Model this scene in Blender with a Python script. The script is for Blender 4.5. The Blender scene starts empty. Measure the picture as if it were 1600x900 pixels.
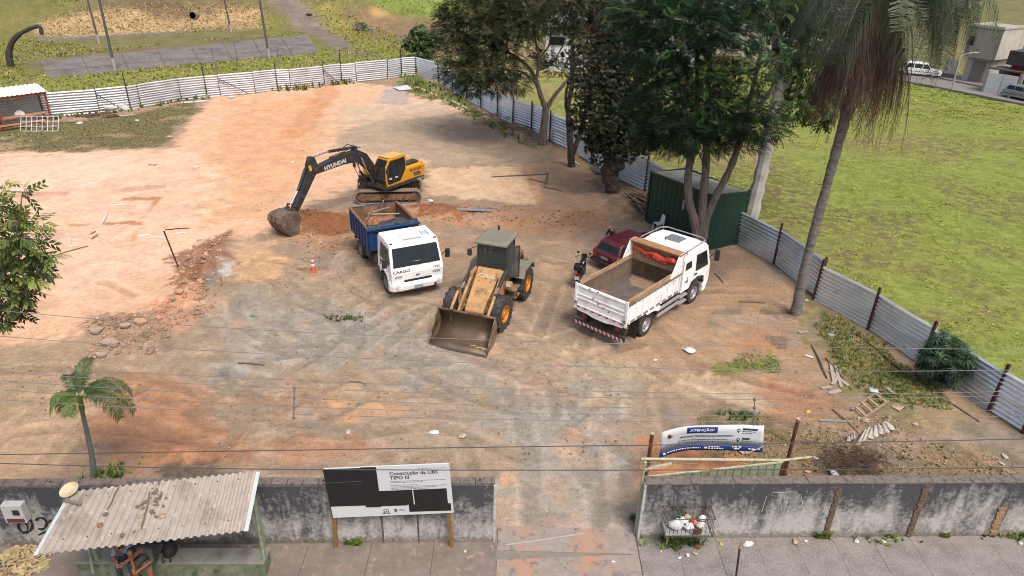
import bpy, math, random
import numpy as np
from mathutils import Vector, Matrix
R = math.radians
rnd = random.Random(7)
S = bpy.context.scene
COL = S.collection

# ---------------------------------------------------------------- camera
CAM_H, FPX, PITCH, ROLL = 14.3, 1090.0, R(27.0), R(-1.6)
_fw = np.array([0, math.cos(PITCH), -math.sin(PITCH)]); _u = np.array([0, math.sin(PITCH), math.cos(PITCH)]); _r = np.array([1.0, 0, 0])
RT = math.cos(ROLL)*_r - math.sin(ROLL)*_u
UP = math.sin(ROLL)*_r + math.cos(ROLL)*_u
EYE = np.array([0, 0, CAM_H])
cd = bpy.data.cameras.new('camera'); cam = bpy.data.objects.new('camera', cd); COL.objects.link(cam)
cd.sensor_width = 36; cd.lens = 36*FPX/1600; cd.clip_end = 2000; cd.clip_start = 0.1
cam.matrix_world = Matrix(((RT[0], UP[0], -_fw[0], 0), (RT[1], UP[1], -_fw[1], 0), (RT[2], UP[2], -_fw[2], CAM_H), (0, 0, 0, 1)))
S.camera = cam

# ---------------------------------------------------------------- light
SUN_EL, SUN_AZ = R(58), R(150)      # high soft sun behind thin cloud; azimuth clockwise from +Y
w = bpy.data.worlds.new('World'); S.world = w; w.use_nodes = True
nt = w.node_tree; nt.nodes.clear()
sky = nt.nodes.new('ShaderNodeTexSky'); sky.sky_type = 'NISHITA'; sky.sun_disc = False
sky.sun_elevation = SUN_EL; sky.sun_rotation = SUN_AZ; sky.air_density = 1.0; sky.dust_density = 6.0; sky.ozone_density = 0.6
bg = nt.nodes.new('ShaderNodeBackground'); bg.inputs['Strength'].default_value = 0.13
wo = nt.nodes.new('ShaderNodeOutputWorld')
nt.links.new(sky.outputs[0], bg.inputs[0]); nt.links.new(bg.outputs[0], wo.inputs[0])
sl = bpy.data.lights.new('sun', 'SUN'); sl.energy = 1.5; sl.angle = R(22); sl.color = (1.0, 0.96, 0.90)
sun = bpy.data.objects.new('sun', sl); COL.objects.link(sun)
sun.rotation_euler = (math.pi/2 - SUN_EL, 0, math.pi - SUN_AZ)
S.view_settings.view_transform = 'Standard'; S.view_settings.look = 'None'; S.view_settings.gamma = 1
S.view_settings.exposure = 0.66
S.cycles.filter_width = 1.0
KE = 1.55    # display value of a white horizontal surface: colours below are written as seen on site and divided by it

# ---------------------------------------------------------------- helpers
def ray(px, py):
    return _fw + RT*(px-800)/FPX - UP*(py-450)/FPX
def g(px, py, z=0.0):                      # point of the photograph on the plane at height z
    d = ray(px, py); t = (z-CAM_H)/d[2]; return EYE + d*t
def at(px, py, Y):                         # point of the photograph on the vertical plane y = Y
    d = ray(px, py); return EYE + d*(Y/d[1])
def lin(v):
    v = v/255.0
    return v/12.92 if v <= .04045 else ((v+.055)/1.055)**2.4
def c(r, gg, b, k=None):
    k = KE if k is None else k
    return tuple(min(.86, lin(x)/k) for x in (r, gg, b))

def tag(o, label=None, cat=None, group=None, kind=None):
    if label: o['label'] = label
    if cat: o['category'] = cat
    if group: o['group'] = group
    if kind: o['kind'] = kind
    return o
def empty(name, loc=(0, 0, 0), rz=0.0, label=None, cat=None, group=None):
    o = bpy.data.objects.new(name, None); COL.objects.link(o); o.empty_display_size = .3
    o.location = loc; o.rotation_euler = (0, 0, rz); tag(o, label, cat, group); return o

MATS = {}
def mat(name, col, rough=.6, metal=0.0, var=.12, scale=6.0, bump=0.0, bscale=40.0, col2=None, t2=.55, w2=.1, s2=None, spec=.5, detail=5, stretch=None, trans=0.0, alpha=None, col3=None, t3=.62, s3=9.0):
    """procedural paint / soil / bark: noise-varied base colour, a second patchy colour (rust, dirt), bump"""
    if name in MATS: return MATS[name]
    m = bpy.data.materials.new(name); m.use_nodes = True; MATS[name] = m
    n = m.node_tree; b = n.nodes['Principled BSDF']; L = n.links.new
    b.inputs['Roughness'].default_value = rough; b.inputs['Metallic'].default_value = metal
    b.inputs['Specular IOR Level'].default_value = spec
    tc = n.nodes.new('ShaderNodeTexCoord'); vec = tc.outputs['Object']
    if stretch:
        mp = n.nodes.new('ShaderNodeMapping'); mp.inputs['Scale'].default_value = stretch; L(vec, mp.inputs[0]); vec = mp.outputs[0]
    def noise(sc, det=detail):
        x = n.nodes.new('ShaderNodeTexNoise'); x.inputs['Scale'].default_value = sc; x.inputs['Detail'].default_value = det
        x.inputs['Roughness'].default_value = .62; L(vec, x.inputs['Vector']); return x.outputs['Fac']
    def ramp(f, a, bb):
        r = n.nodes.new('ShaderNodeMapRange'); r.inputs['From Min'].default_value = a; r.inputs['From Max'].default_value = bb; r.clamp = True
        L(f, r.inputs['Value']); return r.outputs[0]
    def mixc(f, A, B):
        x = n.nodes.new('ShaderNodeMix'); x.data_type = 'RGBA'
        if hasattr(f, 'links'): L(f, x.inputs[0])
        else: x.inputs[0].default_value = f
        for s, v in ((6, A), (7, B)):
            if hasattr(v, 'links'): L(v, x.inputs[s])
            else: x.inputs[s].default_value = (*v, 1)
        return x.outputs[2]
    lo = tuple(v*(1-var) for v in col); hi = tuple(min(.9, v*(1+var)) for v in col)
    o = mixc(ramp(noise(scale), .3, .7), lo, hi)
    if col2: o = mixc(ramp(noise(s2 or scale*.6), t2-w2, t2+w2), o, col2)
    if col3: o = mixc(ramp(noise(s3), t3-.06, t3+.06), o, col3)
    L(o, b.inputs['Base Color'])
    if bump:
        bn = n.nodes.new('ShaderNodeBump'); bn.inputs['Strength'].default_value = bump; bn.inputs['Distance'].default_value = .02
        L(noise(bscale, 3), bn.inputs['Height']); L(bn.outputs[0], b.inputs['Normal'])
    if trans:
        b.inputs['Subsurface Weight'].default_value = 0
        t = n.nodes.new('ShaderNodeBsdfTranslucent'); L(o, t.inputs[0]); mx = n.nodes.new('ShaderNodeMixShader'); mx.inputs[0].default_value = trans
        out = n.nodes['Material Output']; L(b.outputs[0], mx.inputs[1]); L(t.outputs[0], mx.inputs[2]); L(mx.outputs[0], out.inputs[0])
    if alpha is not None: b.inputs['Alpha'].default_value = alpha
    return m

def glass(name, col=(.012, .016, .018), rough=.08):
    return mat(name, col, rough, 0, .3, 2.5, spec=.3)

class MB:
    """collects shapes, then links them as ONE mesh object"""
    def __init__(s): s.v = []; s.f = []
    def poly(s, pts, faces):
        o = len(s.v); s.v += [tuple(p) for p in pts]; s.f += [tuple(i+o for i in f) for f in faces]; return s
    def box(s, ce, sz, rot=None, taper=None):
        x, y, z = (q/2 for q in sz); tx, ty = taper or (1, 1)
        P = [Vector((sx*x*(tx if sz_ > 0 else 1), sy*y*(ty if sz_ > 0 else 1), sz_*z)) for sz_ in (-1, 1) for sy in (-1, 1) for sx in (-1, 1)]
        if rot is not None:
            M = rot if isinstance(rot, Matrix) else (Matrix.Rotation(rot[2], 3, 'Z') @ Matrix.Rotation(rot[1], 3, 'Y') @ Matrix.Rotation(rot[0], 3, 'X'))
            P = [M @ p for p in P]
        ce = Vector(ce)
        return s.poly([p+ce for p in P], [(0, 2, 3, 1), (4, 5, 7, 6), (0, 1, 5, 4), (2, 6, 7, 3), (0, 4, 6, 2), (1, 3, 7, 5)])
    def b2(s, a, b):        # box by two corners
        return s.box([(p+q)/2 for p, q in zip(a, b)], [abs(p-q) for p, q in zip(a, b)])
    def beam(s, p, q, w_, h_=None, up=(0, 0, 1)):
        p = Vector(p); q = Vector(q); d = q-p; l = d.length; d.normalize(); upv = Vector(up)
        if abs(d.dot(upv)) > .97: upv = Vector((1, 0, 0))
        y = upv.cross(d).normalized(); z = d.cross(y); M = Matrix((d, y, z)).transposed()
        return s.box((p+q)/2, (l, w_, h_ or w_), M)
    def cyl(s, p, q, r, r2=None, n=12, caps=True):
        p = Vector(p); q = Vector(q); d = (q-p).normalized(); r2 = r if r2 is None else r2
        a = Vector((0, 0, 1)) if abs(d.z) < .9 else Vector((1, 0, 0)); x = d.cross(a).normalized(); y = d.cross(x)
        P = []
        for e, rr in ((p, r), (q, r2)):
            for i in range(n):
                t = 2*math.pi*i/n; P.append(e + (x*math.cos(t)+y*math.sin(t))*rr)
        F = [(i, (i+1) % n, n+(i+1) % n, n+i) for i in range(n)]
        if caps: F += [tuple(range(n-1, -1, -1)), tuple(range(n, 2*n))]
        return s.poly(P, F)
    def tube(s, pts, r, n=6, caps=True):
        pts = [Vector(p) for p in pts]; m = len(pts); rr = r if hasattr(r, '__len__') else [r]*m; P = []; x = None
        for i, p in enumerate(pts):
            d = (pts[min(i+1, m-1)]-pts[max(i-1, 0)]).normalized()
            if x is None: a = Vector((0, 0, 1)) if abs(d.z) < .9 else Vector((1, 0, 0)); x = d.cross(a).normalized()
            x = (x-d*x.dot(d)).normalized(); y = d.cross(x)
            for k in range(n):
                t = 2*math.pi*k/n; P.append(p+(x*math.cos(t)+y*math.sin(t))*rr[i])
        F = [(i*n+k, i*n+(k+1) % n, (i+1)*n+(k+1) % n, (i+1)*n+k) for i in range(m-1) for k in range(n)]
        if caps: F += [tuple(range(n-1, -1, -1)), tuple(range((m-1)*n, m*n))]
        return s.poly(P, F)
    def prism(s, prof, a, b, axis='y'):      # closed profile in the plane across AXIS, swept from a to b
        n = len(prof); f = {'y': lambda p, t: (p[0], t, p[1]), 'x': lambda p, t: (t, p[0], p[1]), 'z': lambda p, t: (p[0], p[1], t)}[axis]
        P = [f(p, a) for p in prof]+[f(p, b) for p in prof]
        return s.poly(P, [(i, (i+1) % n, n+(i+1) % n, n+i) for i in range(n)]+[tuple(range(n-1, -1, -1)), tuple(range(n, 2*n))])
    def loft(s, rings, caps=True):
        n = len(rings[0]); P = [p for r in rings for p in r]
        F = [(i*n+k, i*n+(k+1) % n, (i+1)*n+(k+1) % n, (i+1)*n+k) for i in range(len(rings)-1) for k in range(n)]
        if caps: F += [tuple(range(n-1, -1, -1)), tuple(range((len(rings)-1)*n, len(rings)*n))]
        return s.poly(P, F)
    def lathe(s, prof, ce, axis='y', n=20, caps=True):  # prof = (radius, offset along axis)
        ce = Vector(ce); P = []
        for r, o in prof:
            for k in range(n):
                t = 2*math.pi*k/n; a, b = r*math.cos(t), r*math.sin(t)
                P.append(ce+Vector({'y': (a, o, b), 'x': (o, a, b), 'z': (a, b, o)}[axis]))
        m = len(prof)
        return s.poly(P, [(i*n+k, i*n+(k+1) % n, (i+1)*n+(k+1) % n, (i+1)*n+k) for i in range(m-1) for k in range(n)]+([tuple(range(n)), tuple(range((m-1)*n, m*n))] if caps else []))
    def sheet(s, grid):                      # rows of points
        m = len(grid[0]); P = [p for r in grid for p in r]
        return s.poly(P, [(i*m+k, i*m+k+1, (i+1)*m+k+1, (i+1)*m+k) for i in range(len(grid)-1) for k in range(m-1)])
    def quadp(s, a, b, cc, d): return s.poly([a, b, cc, d], [(0, 1, 2, 3)])
    def mesh(s, name, m):
        me = bpy.data.meshes.new(name); me.from_pydata([tuple(p) for p in s.v], [], s.f); me.update()
        for x in (m if isinstance(m, (list, tuple)) else [m]): me.materials.append(x)
        return me
    def build(s, name, m, parent=None, bev=0.0, smooth=False, loc=None, rot=None, seg=2, solid=0.0, fixn=True):
        me = s.mesh(name, m)
        if fixn and len(me.vertices) < 4000:
            import bmesh
            bm = bmesh.new(); bm.from_mesh(me); bmesh.ops.recalc_face_normals(bm, faces=bm.faces); bm.to_mesh(me); bm.free()
        return link(name, me, parent, bev, smooth, loc, rot, seg, solid)

def link(name, me, parent=None, bev=0.0, smooth=False, loc=None, rot=None, seg=2, solid=0.0):
    o = bpy.data.objects.new(name, me); COL.objects.link(o); o.parent = parent
    if loc is not None: o.location = loc
    if rot is not None: o.rotation_euler = rot
    if smooth:
        me.polygons.foreach_set('use_smooth', [True]*len(me.polygons)); me.set_sharp_from_angle(angle=R(35))
    if solid:
        md = o.modifiers.new('solid', 'SOLIDIFY'); md.thickness = solid; md.offset = 0
    if bev:
        md = o.modifiers.new('bevel', 'BEVEL'); md.width = bev; md.segments = seg; md.limit_method = 'ANGLE'; md.angle_limit = R(40)
    return o
def copy_tree(o, parent=None):
    k = o.copy(); COL.objects.link(k); k.parent = parent
    for ch in list(o.children): copy_tree(ch, k)
    return k
def arr_mesh(name, V, F, mats, fm=None, smooth=False):     # numpy: V (n,3), F (m,k) all faces k-gons
    me = bpy.data.meshes.new(name); V = np.asarray(V, np.float32); F = np.asarray(F, np.int32); m, k = F.shape
    me.vertices.add(len(V)); me.vertices.foreach_set('co', V.ravel())
    me.loops.add(m*k); me.loops.foreach_set('vertex_index', F.ravel())
    me.polygons.add(m); me.polygons.foreach_set('loop_start', np.arange(m, dtype=np.int32)*k); me.polygons.foreach_set('loop_total', np.full(m, k, np.int32))
    for x in mats: me.materials.append(x)
    if fm is not None: me.polygons.foreach_set('material_index', np.asarray(fm, np.int32))
    if smooth: me.polygons.foreach_set('use_smooth', np.ones(m, bool))
    me.update(calc_edges=True); return me
def text(body, size, m, parent, loc, rot, name='lettering', ext=.002, align='CENTER', bold=0.0, sx=1.0, warp=None):
    cu = bpy.data.curves.new(name, 'FONT'); cu.body = body; cu.size = size; cu.align_x = align; cu.align_y = 'CENTER'; cu.extrude = ext; cu.offset = bold; cu.resolution_u = 2
    o = bpy.data.objects.new(name, cu); dg = bpy.context.evaluated_depsgraph_get(); me = bpy.data.meshes.new_from_object(o, depsgraph=dg); bpy.data.objects.remove(o)
    me.name = name; me.materials.clear(); me.materials.append(m)
    if warp:
        for v in me.vertices: v.co = warp(v.co.x*sx, v.co.y, v.co.z)
        return link(name, me, parent)
    o = link(name, me, parent, loc=loc, rot=rot); o.scale = (sx, 1, 1); return o

# numpy value noise
_T = np.random.RandomState(3).rand(256, 256)
def vn(x, y):
    xi = np.floor(x).astype(int); yi = np.floor(y).astype(int); fx = x-xi; fy = y-yi
    fx = fx*fx*(3-2*fx); fy = fy*fy*(3-2*fy); a = lambda i, j: _T[(xi+i) & 255, (yi+j) & 255]
    return (a(0, 0)*(1-fx)+a(1, 0)*fx)*(1-fy)+(a(0, 1)*(1-fx)+a(1, 1)*fx)*fy
def fbm(x, y, o=4, s=1.0):
    v = 0; amp = .5; tot = 0
    for i in range(o):
        v = v+amp*vn(x*s+17.3*i, y*s+9.1*i); tot += amp; amp *= .55; s *= 2.03
    return v/tot
def sdist(x, y, P):            # signed distance to a polygon, negative inside
    P = np.asarray(P)[:, :2]; d = np.full(x.shape, 1e9); ins = np.zeros(x.shape, bool); n = len(P)
    for i in range(n):
        a = P[i]; b = P[(i+1) % n]; e = b-a; wx = x-a[0]; wy = y-a[1]
        t = np.clip((wx*e[0]+wy*e[1])/(e@e+1e-9), 0, 1); d = np.minimum(d, np.hypot(wx-t*e[0], wy-t*e[1]))
        cnd = (a[1] > y) != (b[1] > y)
        with np.errstate(divide='ignore', invalid='ignore'):
            ins ^= cnd & (x < (b[0]-a[0])*(y-a[1])/(b[1]-a[1]+1e-12)+a[0])
    return np.where(ins, -d, d)
def ldist(x, y, P):            # distance to a polyline
    P = np.asarray(P)[:, :2]; d = np.full(x.shape, 1e9)
    for a, b in zip(P[:-1], P[1:]):
        e = b-a; wx = x-a[0]; wy = y-a[1]; t = np.clip((wx*e[0]+wy*e[1])/(e@e+1e-9), 0, 1); d = np.minimum(d, np.hypot(wx-t*e[0], wy-t*e[1]))
    return d
def sm(a, b, v):
    t = np.clip((v-a)/(b-a), 0, 1); return t*t*(3-2*t)

# ================================================================ GROUND
def soil_mat(name, big=.9, fine=16.0, peb=11.0, bump=.5, gravel=1.0, rough=.95, streak=1.0, clump=None):
    m = bpy.data.materials.new(name); m.use_nodes = True; n = m.node_tree; L = n.links.new; b = n.nodes['Principled BSDF']
    b.inputs['Roughness'].default_value = rough; b.inputs['Specular IOR Level'].default_value = .2
    at_ = n.nodes.new('ShaderNodeAttribute'); at_.attribute_name = 'Col'
    tc = n.nodes.new('ShaderNodeTexCoord')
    def node(t, **k):
        x = n.nodes.new(t)
        for q, v in k.items():
            if q in x.inputs: x.inputs[q].default_value = v
            else: setattr(x, q, v)
        return x
    def noise(sc, det, vec=None, ro=.6):
        x = node('ShaderNodeTexNoise', Scale=sc, Detail=det, Roughness=ro); L(vec or tc.outputs['Object'], x.inputs['Vector']); return x.outputs['Fac']
    def rng(f, a, bb, c_, d):
        x = n.nodes.new('ShaderNodeMapRange'); x.clamp = True
        for q, v in zip((1, 2, 3, 4), (a, bb, c_, d)): x.inputs[q].default_value = v
        L(f, x.inputs[0]); return x.outputs[0]
    def math_(op, a, bb):
        x = n.nodes.new('ShaderNodeMath'); x.operation = op
        for i, v in enumerate((a, bb)):
            if hasattr(v, 'links'): L(v, x.inputs[i])
            else: x.inputs[i].default_value = v
        return x.outputs[0]
    n1 = noise(big, 9, ro=.65); n2 = noise(fine, 5); n3 = noise(fine*5, 3)
    mp = node('ShaderNodeMapping'); mp.inputs['Rotation'].default_value = (0, 0, .5); mp.inputs['Scale'].default_value = (1.2, 7, 1); L(tc.outputs['Object'], mp.inputs[0])
    n4 = noise(1.1, 6, mp.outputs[0], .7)
    v = node('ShaderNodeTexVoronoi', Scale=peb); L(tc.outputs['Object'], v.inputs['Vector'])
    n5 = noise(fine*.28, 8, ro=.72)
    gw = math_('ADD', math_('MULTIPLY', at_.outputs['Alpha'], .75), .3)
    g2 = math_('ADD', math_('MULTIPLY', math_('SUBTRACT', rng(n2, .36, .64, .76, 1.19), 1.0), gw), 1.0)
    f = math_('MULTIPLY', rng(n1, .36, .64, .90, 1.09), g2)
    f = math_('MULTIPLY', f, rng(n3, .3, .7, .88, 1.10)); f = math_('MULTIPLY', f, rng(n5, .36, .64, .84, 1.13))
    f = math_('MULTIPLY', f, rng(n4, .36, .64, 1-.07*streak, 1+.06*streak))
    crk = math_('MULTIPLY', rng(noise(fine*.5, 6, mp.outputs[0] if streak else None, .75), .60, .70, 0, 1), .34*streak); f = math_('MULTIPLY', f, math_('SUBTRACT', 1.0, crk))
    src = at_.outputs['Color']
    if clump:
        cA, cB, sc_c = clump; cl = noise(sc_c, 7, ro=.66); x = node('ShaderNodeMix', data_type='RGBA'); L(rng(cl, .48, .55, 0, .8), x.inputs[0]); L(src, x.inputs[6]); x.inputs[7].default_value = (*cA, 1)
        y_ = node('ShaderNodeMix', data_type='RGBA'); L(rng(noise(sc_c*1.7, 6, ro=.7), .56, .66, 0, .7), y_.inputs[0]); L(x.outputs[2], y_.inputs[6]); y_.inputs[7].default_value = (*cB, 1); src = y_.outputs[2]
    mul = node('ShaderNodeVectorMath', operation='SCALE'); L(src, mul.inputs[0]); L(f, mul.inputs['Scale'])
    # loose clods and pebbles: picked voronoi cells, lighter or darker
    sep = node('ShaderNodeSeparateColor'); L(v.outputs['Color'], sep.inputs[0])
    inner = rng(v.outputs['Distance'], .18, .34, 1, 0)
    pick = math_('MULTIPLY', math_('GREATER_THAN', sep.outputs[0], .66), inner)
    pick = math_('MULTIPLY', pick, math_('MULTIPLY', at_.outputs['Alpha'], gravel))
    tone = rng(sep.outputs[1], 0, 1, .35, 1.9)
    sc2 = node('ShaderNodeVectorMath', operation='SCALE'); L(mul.outputs[0], sc2.inputs[0]); L(tone, sc2.inputs['Scale'])
    mx = node('ShaderNodeMix', data_type='RGBA'); L(pick, mx.inputs[0]); L(mul.outputs[0], mx.inputs[6]); L(sc2.outputs[0], mx.inputs[7])
    L(mx.outputs[2], b.inputs['Base Color'])
    h = math_('ADD', math_('MULTIPLY', n2, .6), math_('MULTIPLY', pick, .8)); h = math_('ADD', h, math_('MULTIPLY', n3, .3)); h = math_('ADD', h, math_('MULTIPLY', n4, .5*streak))
    bn = node('ShaderNodeBump', Strength=bump, Distance=.05); L(h, bn.inputs['Height']); L(bn.outputs[0], b.inputs['Normal'])
    return m

def colour_sheet(name, X, Y, Z, RGB, A, m, kind='structure', par=None):
    ny, nx = X.shape; V = np.stack([X, Y, Z], -1).reshape(-1, 3)
    i = np.arange(ny*nx).reshape(ny, nx); F = np.stack([i[:-1, :-1], i[:-1, 1:], i[1:, 1:], i[1:, :-1]], -1).reshape(-1, 4)
    me = arr_mesh(name, V, F, [m], smooth=True); a = me.color_attributes.new('Col', 'FLOAT_COLOR', 'POINT')
    a.data.foreach_set('color', np.concatenate([RGB.reshape(-1, 3), A.reshape(-1, 1)], 1).astype(np.float32).ravel())
    o = link(name, me, par)
    if par is None: tag(o, kind=kind)
    return o

def W(*px): return [g(*p)[:2] for p in px]

PATCH = [  # outline in the photograph (put on the ground), colour, soft edge m, ragged edge m, strength, clods
 ([(-300,240),(0,236),(270,230),(300,180),(330,150),(420,143),(530,125),(720,150),(760,200),(700,250),(560,290),(470,330),(430,365),(350,375),(300,440),(250,480),(170,505),(120,530),(-10,545),(-400,560)],(238,188,152),.8,.7,.95,.06),
 ([(60,250),(300,240),(470,260),(420,330),(300,400),(120,470),(-60,470),(-80,300)],(246,203,173),2.0,1.0,.6,.03),
 ([(370,160),(520,150),(510,215),(450,300),(400,350),(330,340),(330,230)],(229,171,126),1.8,1.2,.75,.10),
 ([(500,140),(520,130),(532,150),(470,215),(430,220)],(214,150,105),.5,.4,.6,.4),
 ([(0,240),(270,232),(280,250),(120,300),(-30,310)],(243,206,178),1.0,1,.6,.03),
 ([(530,165),(700,155),(730,195),(640,215),(530,195)],(214,186,158),1.0,.8,.8,.05),
 ([(600,140),(625,137),(640,150),(635,165),(590,160)],(180,172,165),.4,.4,.8,.9),
 ([(525,210),(560,195),(720,175),(790,190),(870,240),(850,255),(690,262),(665,250),(530,232)],(182,160,136),.8,.8,.9,.55),
 ([(700,175),(800,195),(890,250),(860,262),(740,240),(690,215)],(154,131,110),1.0,.8,.7,.5),
 ([(840,250),(900,240),(960,300),(1010,345),(950,350),(880,310),(830,275)],(184,148,116),.9,.8,.8,.3),
 ([(880,232),(900,228),(905,250),(880,258)],(196,132,92),.5,.5,.8,.5),
 ([(930,270),(1010,300),(1030,360),(985,350),(940,310)],(128,106,88),.6,.6,.8,.9),
 ([(665,262),(815,258),(830,285),(850,310),(840,322),(670,305)],(228,190,152),.4,.4,.95,.06),
 ([(815,258),(830,258),(858,318),(838,322)],(205,150,112),.2,.2,.7,.2),
 ([(480,325),(560,335),(660,318),(800,322),(900,325),(960,345),(900,372),(780,360),(660,352),(690,400),(560,420),(450,375),(425,350)],(196,146,110),.6,.9,.85,.55),
 ([(470,336),(560,332),(570,352),(520,366),(470,358)],(140,84,54),.5,.5,.9,.5),
 ([(640,322),(700,318),(760,330),(720,345),(640,345)],(146,88,58),.5,.6,.8,.6),
 ([(690,324),(790,325),(800,330),(700,333)],(150,145,145),.2,.2,.7,.3),
 ([(505,375),(560,372),(590,410),(560,430),(490,420)],(148,122,98),.5,.6,.85,.8),
 ([(365,385),(420,375),(460,410),(440,440),(370,440)],(222,176,132),.6,.5,.7,.15),
 ([(285,395),(340,370),(360,360),(352,400),(345,455),(290,470),(275,440)],(150,100,74),.4,.6,.85,1.0),
 ([(315,430),(352,420),(350,455),(315,455)],(150,140,130),.3,.3,.8,.7),
 ([(342,408),(360,412),(356,438),(346,430)],(214,206,200),.2,.25,.8,.3),
 ([(150,500),(260,485),(280,510),(230,560),(160,560),(140,520)],(170,138,112),.5,.7,.85,1.0),
 ([(240,480),(310,450),(330,480),(290,520),(250,510)],(214,150,114),.5,.5,.8,.5),
 ([(0,548),(150,530),(190,580),(170,640),(0,660),(-200,640),(-200,560)],(178,150,122),.7,.7,.8,.6),
 ([(-200,640),(0,650),(180,590),(260,600),(200,680),(60,760),(-200,780)],(196,162,130),.8,.6,.75,.3),
 ([(330,450),(560,430),(700,470),(780,540),(1000,560),(1020,640),(990,700),(990,900),(790,900),(780,750),(600,700),(400,690),(300,640),(270,560)],(174,151,127),1.2,1.2,.85,.35),
 ([(380,470),(620,480),(760,560),(860,600),(960,640),(975,740),(830,740),(780,640),(600,570),(450,570)],(164,153,141),1.2,1.2,.8,.45),
 ([(370,450),(410,450),(440,560),(470,640),(380,600),(350,520)],(172,158,142),.7,.7,.7,.15),
 ([(340,570),(400,550),(420,580),(370,600),(330,595)],(178,170,160),.5,.5,.7,.1),
 ([(335,578),(362,575),(370,592),(340,600)],(132,122,116),.3,.3,.7,.3),
 ([(175,590),(250,590),(330,640),(390,690),(300,735),(160,735),(120,700)],(186,132,97),.6,.7,.8,.4),
 ([(300,610),(420,600),(520,615),(500,655),(420,640),(300,650)],(188,142,110),.7,.7,.55,.4),
 ([(430,688),(560,690),(600,706),(450,715)],(184,134,102),.3,.4,.75,.4),
 ([(250,700),(390,712),(380,722),(250,725)],(178,124,92),.25,.3,.8,.5),
 ([(250,725),(330,725),(360,745),(250,748)],(96,86,78),.3,.4,.8,.9),
 ([(520,620),(630,630),(640,650),(540,650)],(206,158,116),.6,.6,.7,.1),
 ([(790,520),(880,520),(1000,560),(1040,600),(900,600),(800,560)],(192,166,134),.9,.9,.7,.15),
 ([(870,560),(960,560),(1000,600),(990,640),(900,640)],(176,162,144),.8,.7,.6,.2),
 ([(840,470),(1000,540),(960,560),(860,520),(820,480)],(150,130,110),.7,.6,.7,.3),
 ([(1000,520),(1110,440),(1260,500),(1300,580),(1290,660),(1180,640),(1050,600),(980,550)],(178,142,112),1.0,.9,.8,.45),
 ([(1150,420),(1230,430),(1250,490),(1180,480),(1120,440)],(196,156,122),.6,.6,.7,.3),
 ([(1110,480),(1160,478),(1170,510),(1110,512)],(140,126,112),.3,.3,.7,.3),
 ([(1160,505),(1230,505),(1210,550),(1150,545)],(200,142,98),.4,.5,.75,.3),
 ([(1020,590),(1180,600),(1240,640),(1180,650),(1060,615)],(214,184,150),.4,.6,.6,.2),
 ([(1180,590),(1290,620),(1300,660),(1200,660)],(178,124,92),.6,.6,.7,.6),
 ([(1125,568),(1165,562),(1200,552),(1215,565),(1205,583),(1170,582),(1130,580)],(122,128,68),.25,.4,.85,.3),
 ([(1195,485),(1225,480),(1240,495),(1200,500)],(90,78,70),.3,.4,.6,.8),
 ([(1195,525),(1225,528),(1215,540)],(70,60,56),.25,.3,.7,.8),
 ([(1250,440),(1290,480),(1450,590),(1560,680),(1640,740),(1500,720),(1390,660),(1320,610),(1270,520)],(128,118,72),.7,.8,.8,.6),
 ([(1200,660),(1360,640),(1700,760),(1700,900),(1000,900),(1000,740),(1090,650)],(142,117,88),.8,.9,.85,.8),
 ([(1280,620),(1420,690),(1500,740),(1300,690),(1230,650)],(170,130,98),.6,.7,.6,.6),
 ([(1090,640),(1190,650),(1200,690),(1090,670)],(104,96,62),.4,.5,.7,.8),
 ([(1000,690),(1090,700),(1180,715),(1190,760),(1000,760)],(204,136,94),.4,.5,.85,.35),
 ([(1290,690),(1370,700),(1380,745),(1290,750)],(90,74,62),.4,.5,.8,1.0),
 ([(830,810),(860,800),(960,900),(960,960),(840,960)],(206,150,116),.3,.5,.8,.3),
 ([(800,640),(960,640),(985,760),(985,900),(790,900),(785,760)],(170,160,149),.8,.8,.7,.4),
 ([(-60,205),(60,195),(210,178),(300,158),(310,170),(270,200),(250,228),(150,233),(-60,240)],(112,102,66),.5,.9,.9,.5),
 ([(620,118),(650,117),(720,150),(760,185),(700,162),(650,150),(625,132)],(92,102,52),.4,.7,.9,.5),
 ([(740,175),(800,205),(850,235),(800,222),(745,195)],(104,92,66),.4,.5,.8,.8),
 ([(190,292),(260,288),(258,294),(190,300)],(205,150,118),.2,.2,.6,.2),
 ([(-20,300),(110,298),(112,305),(-20,310)],(206,150,116),.2,.25,.6,.2),
 ([(190,309),(253,308),(235,332),(228,332),(243,312),(190,313)],(196,132,92),.05,.12,.8,.2),
 ([(160,348),(228,343),(222,350),(165,350)],(192,126,86),.05,.15,.85,.2),
 ([(105,350),(138,349),(136,352),(106,353)],(196,132,92),.05,.1,.7,.2),
 ([(208,360),(216,358),(212,376),(203,376)],(206,148,110),.1,.1,.6,.2),
]
TRACKS = [  # wheel routes
 [(900,900),(875,760),(855,650),(800,560),(690,540)], [(880,880),(880,720),(860,640),(900,560),(960,520)],
 [(860,700),(700,640),(540,650),(430,620),(390,540),(340,470)], [(560,700),(420,690),(300,650),(190,610),(60,600),(-60,610)],
 [(640,470),(560,540),(470,600),(350,640)], [(600,470),(500,520),(420,500),(400,440),(440,400)],
 [(1000,540),(1090,590),(1180,620),(1260,640)], [(1090,470),(1180,470),(1240,470)], [(780,470),(820,520),(900,600),(920,700)],
 [(330,620),(420,660),(560,600),(700,590)], [(20,720),(90,650),(200,590),(280,520)], [(480,430),(520,460),(600,520),(760,600),(900,640)],
 [(380,560),(500,590),(560,640),(640,690)], [(560,380),(600,440),(700,460),(760,440)], [(840,420),(900,440),(880,520),(860,600)],
]
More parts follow.
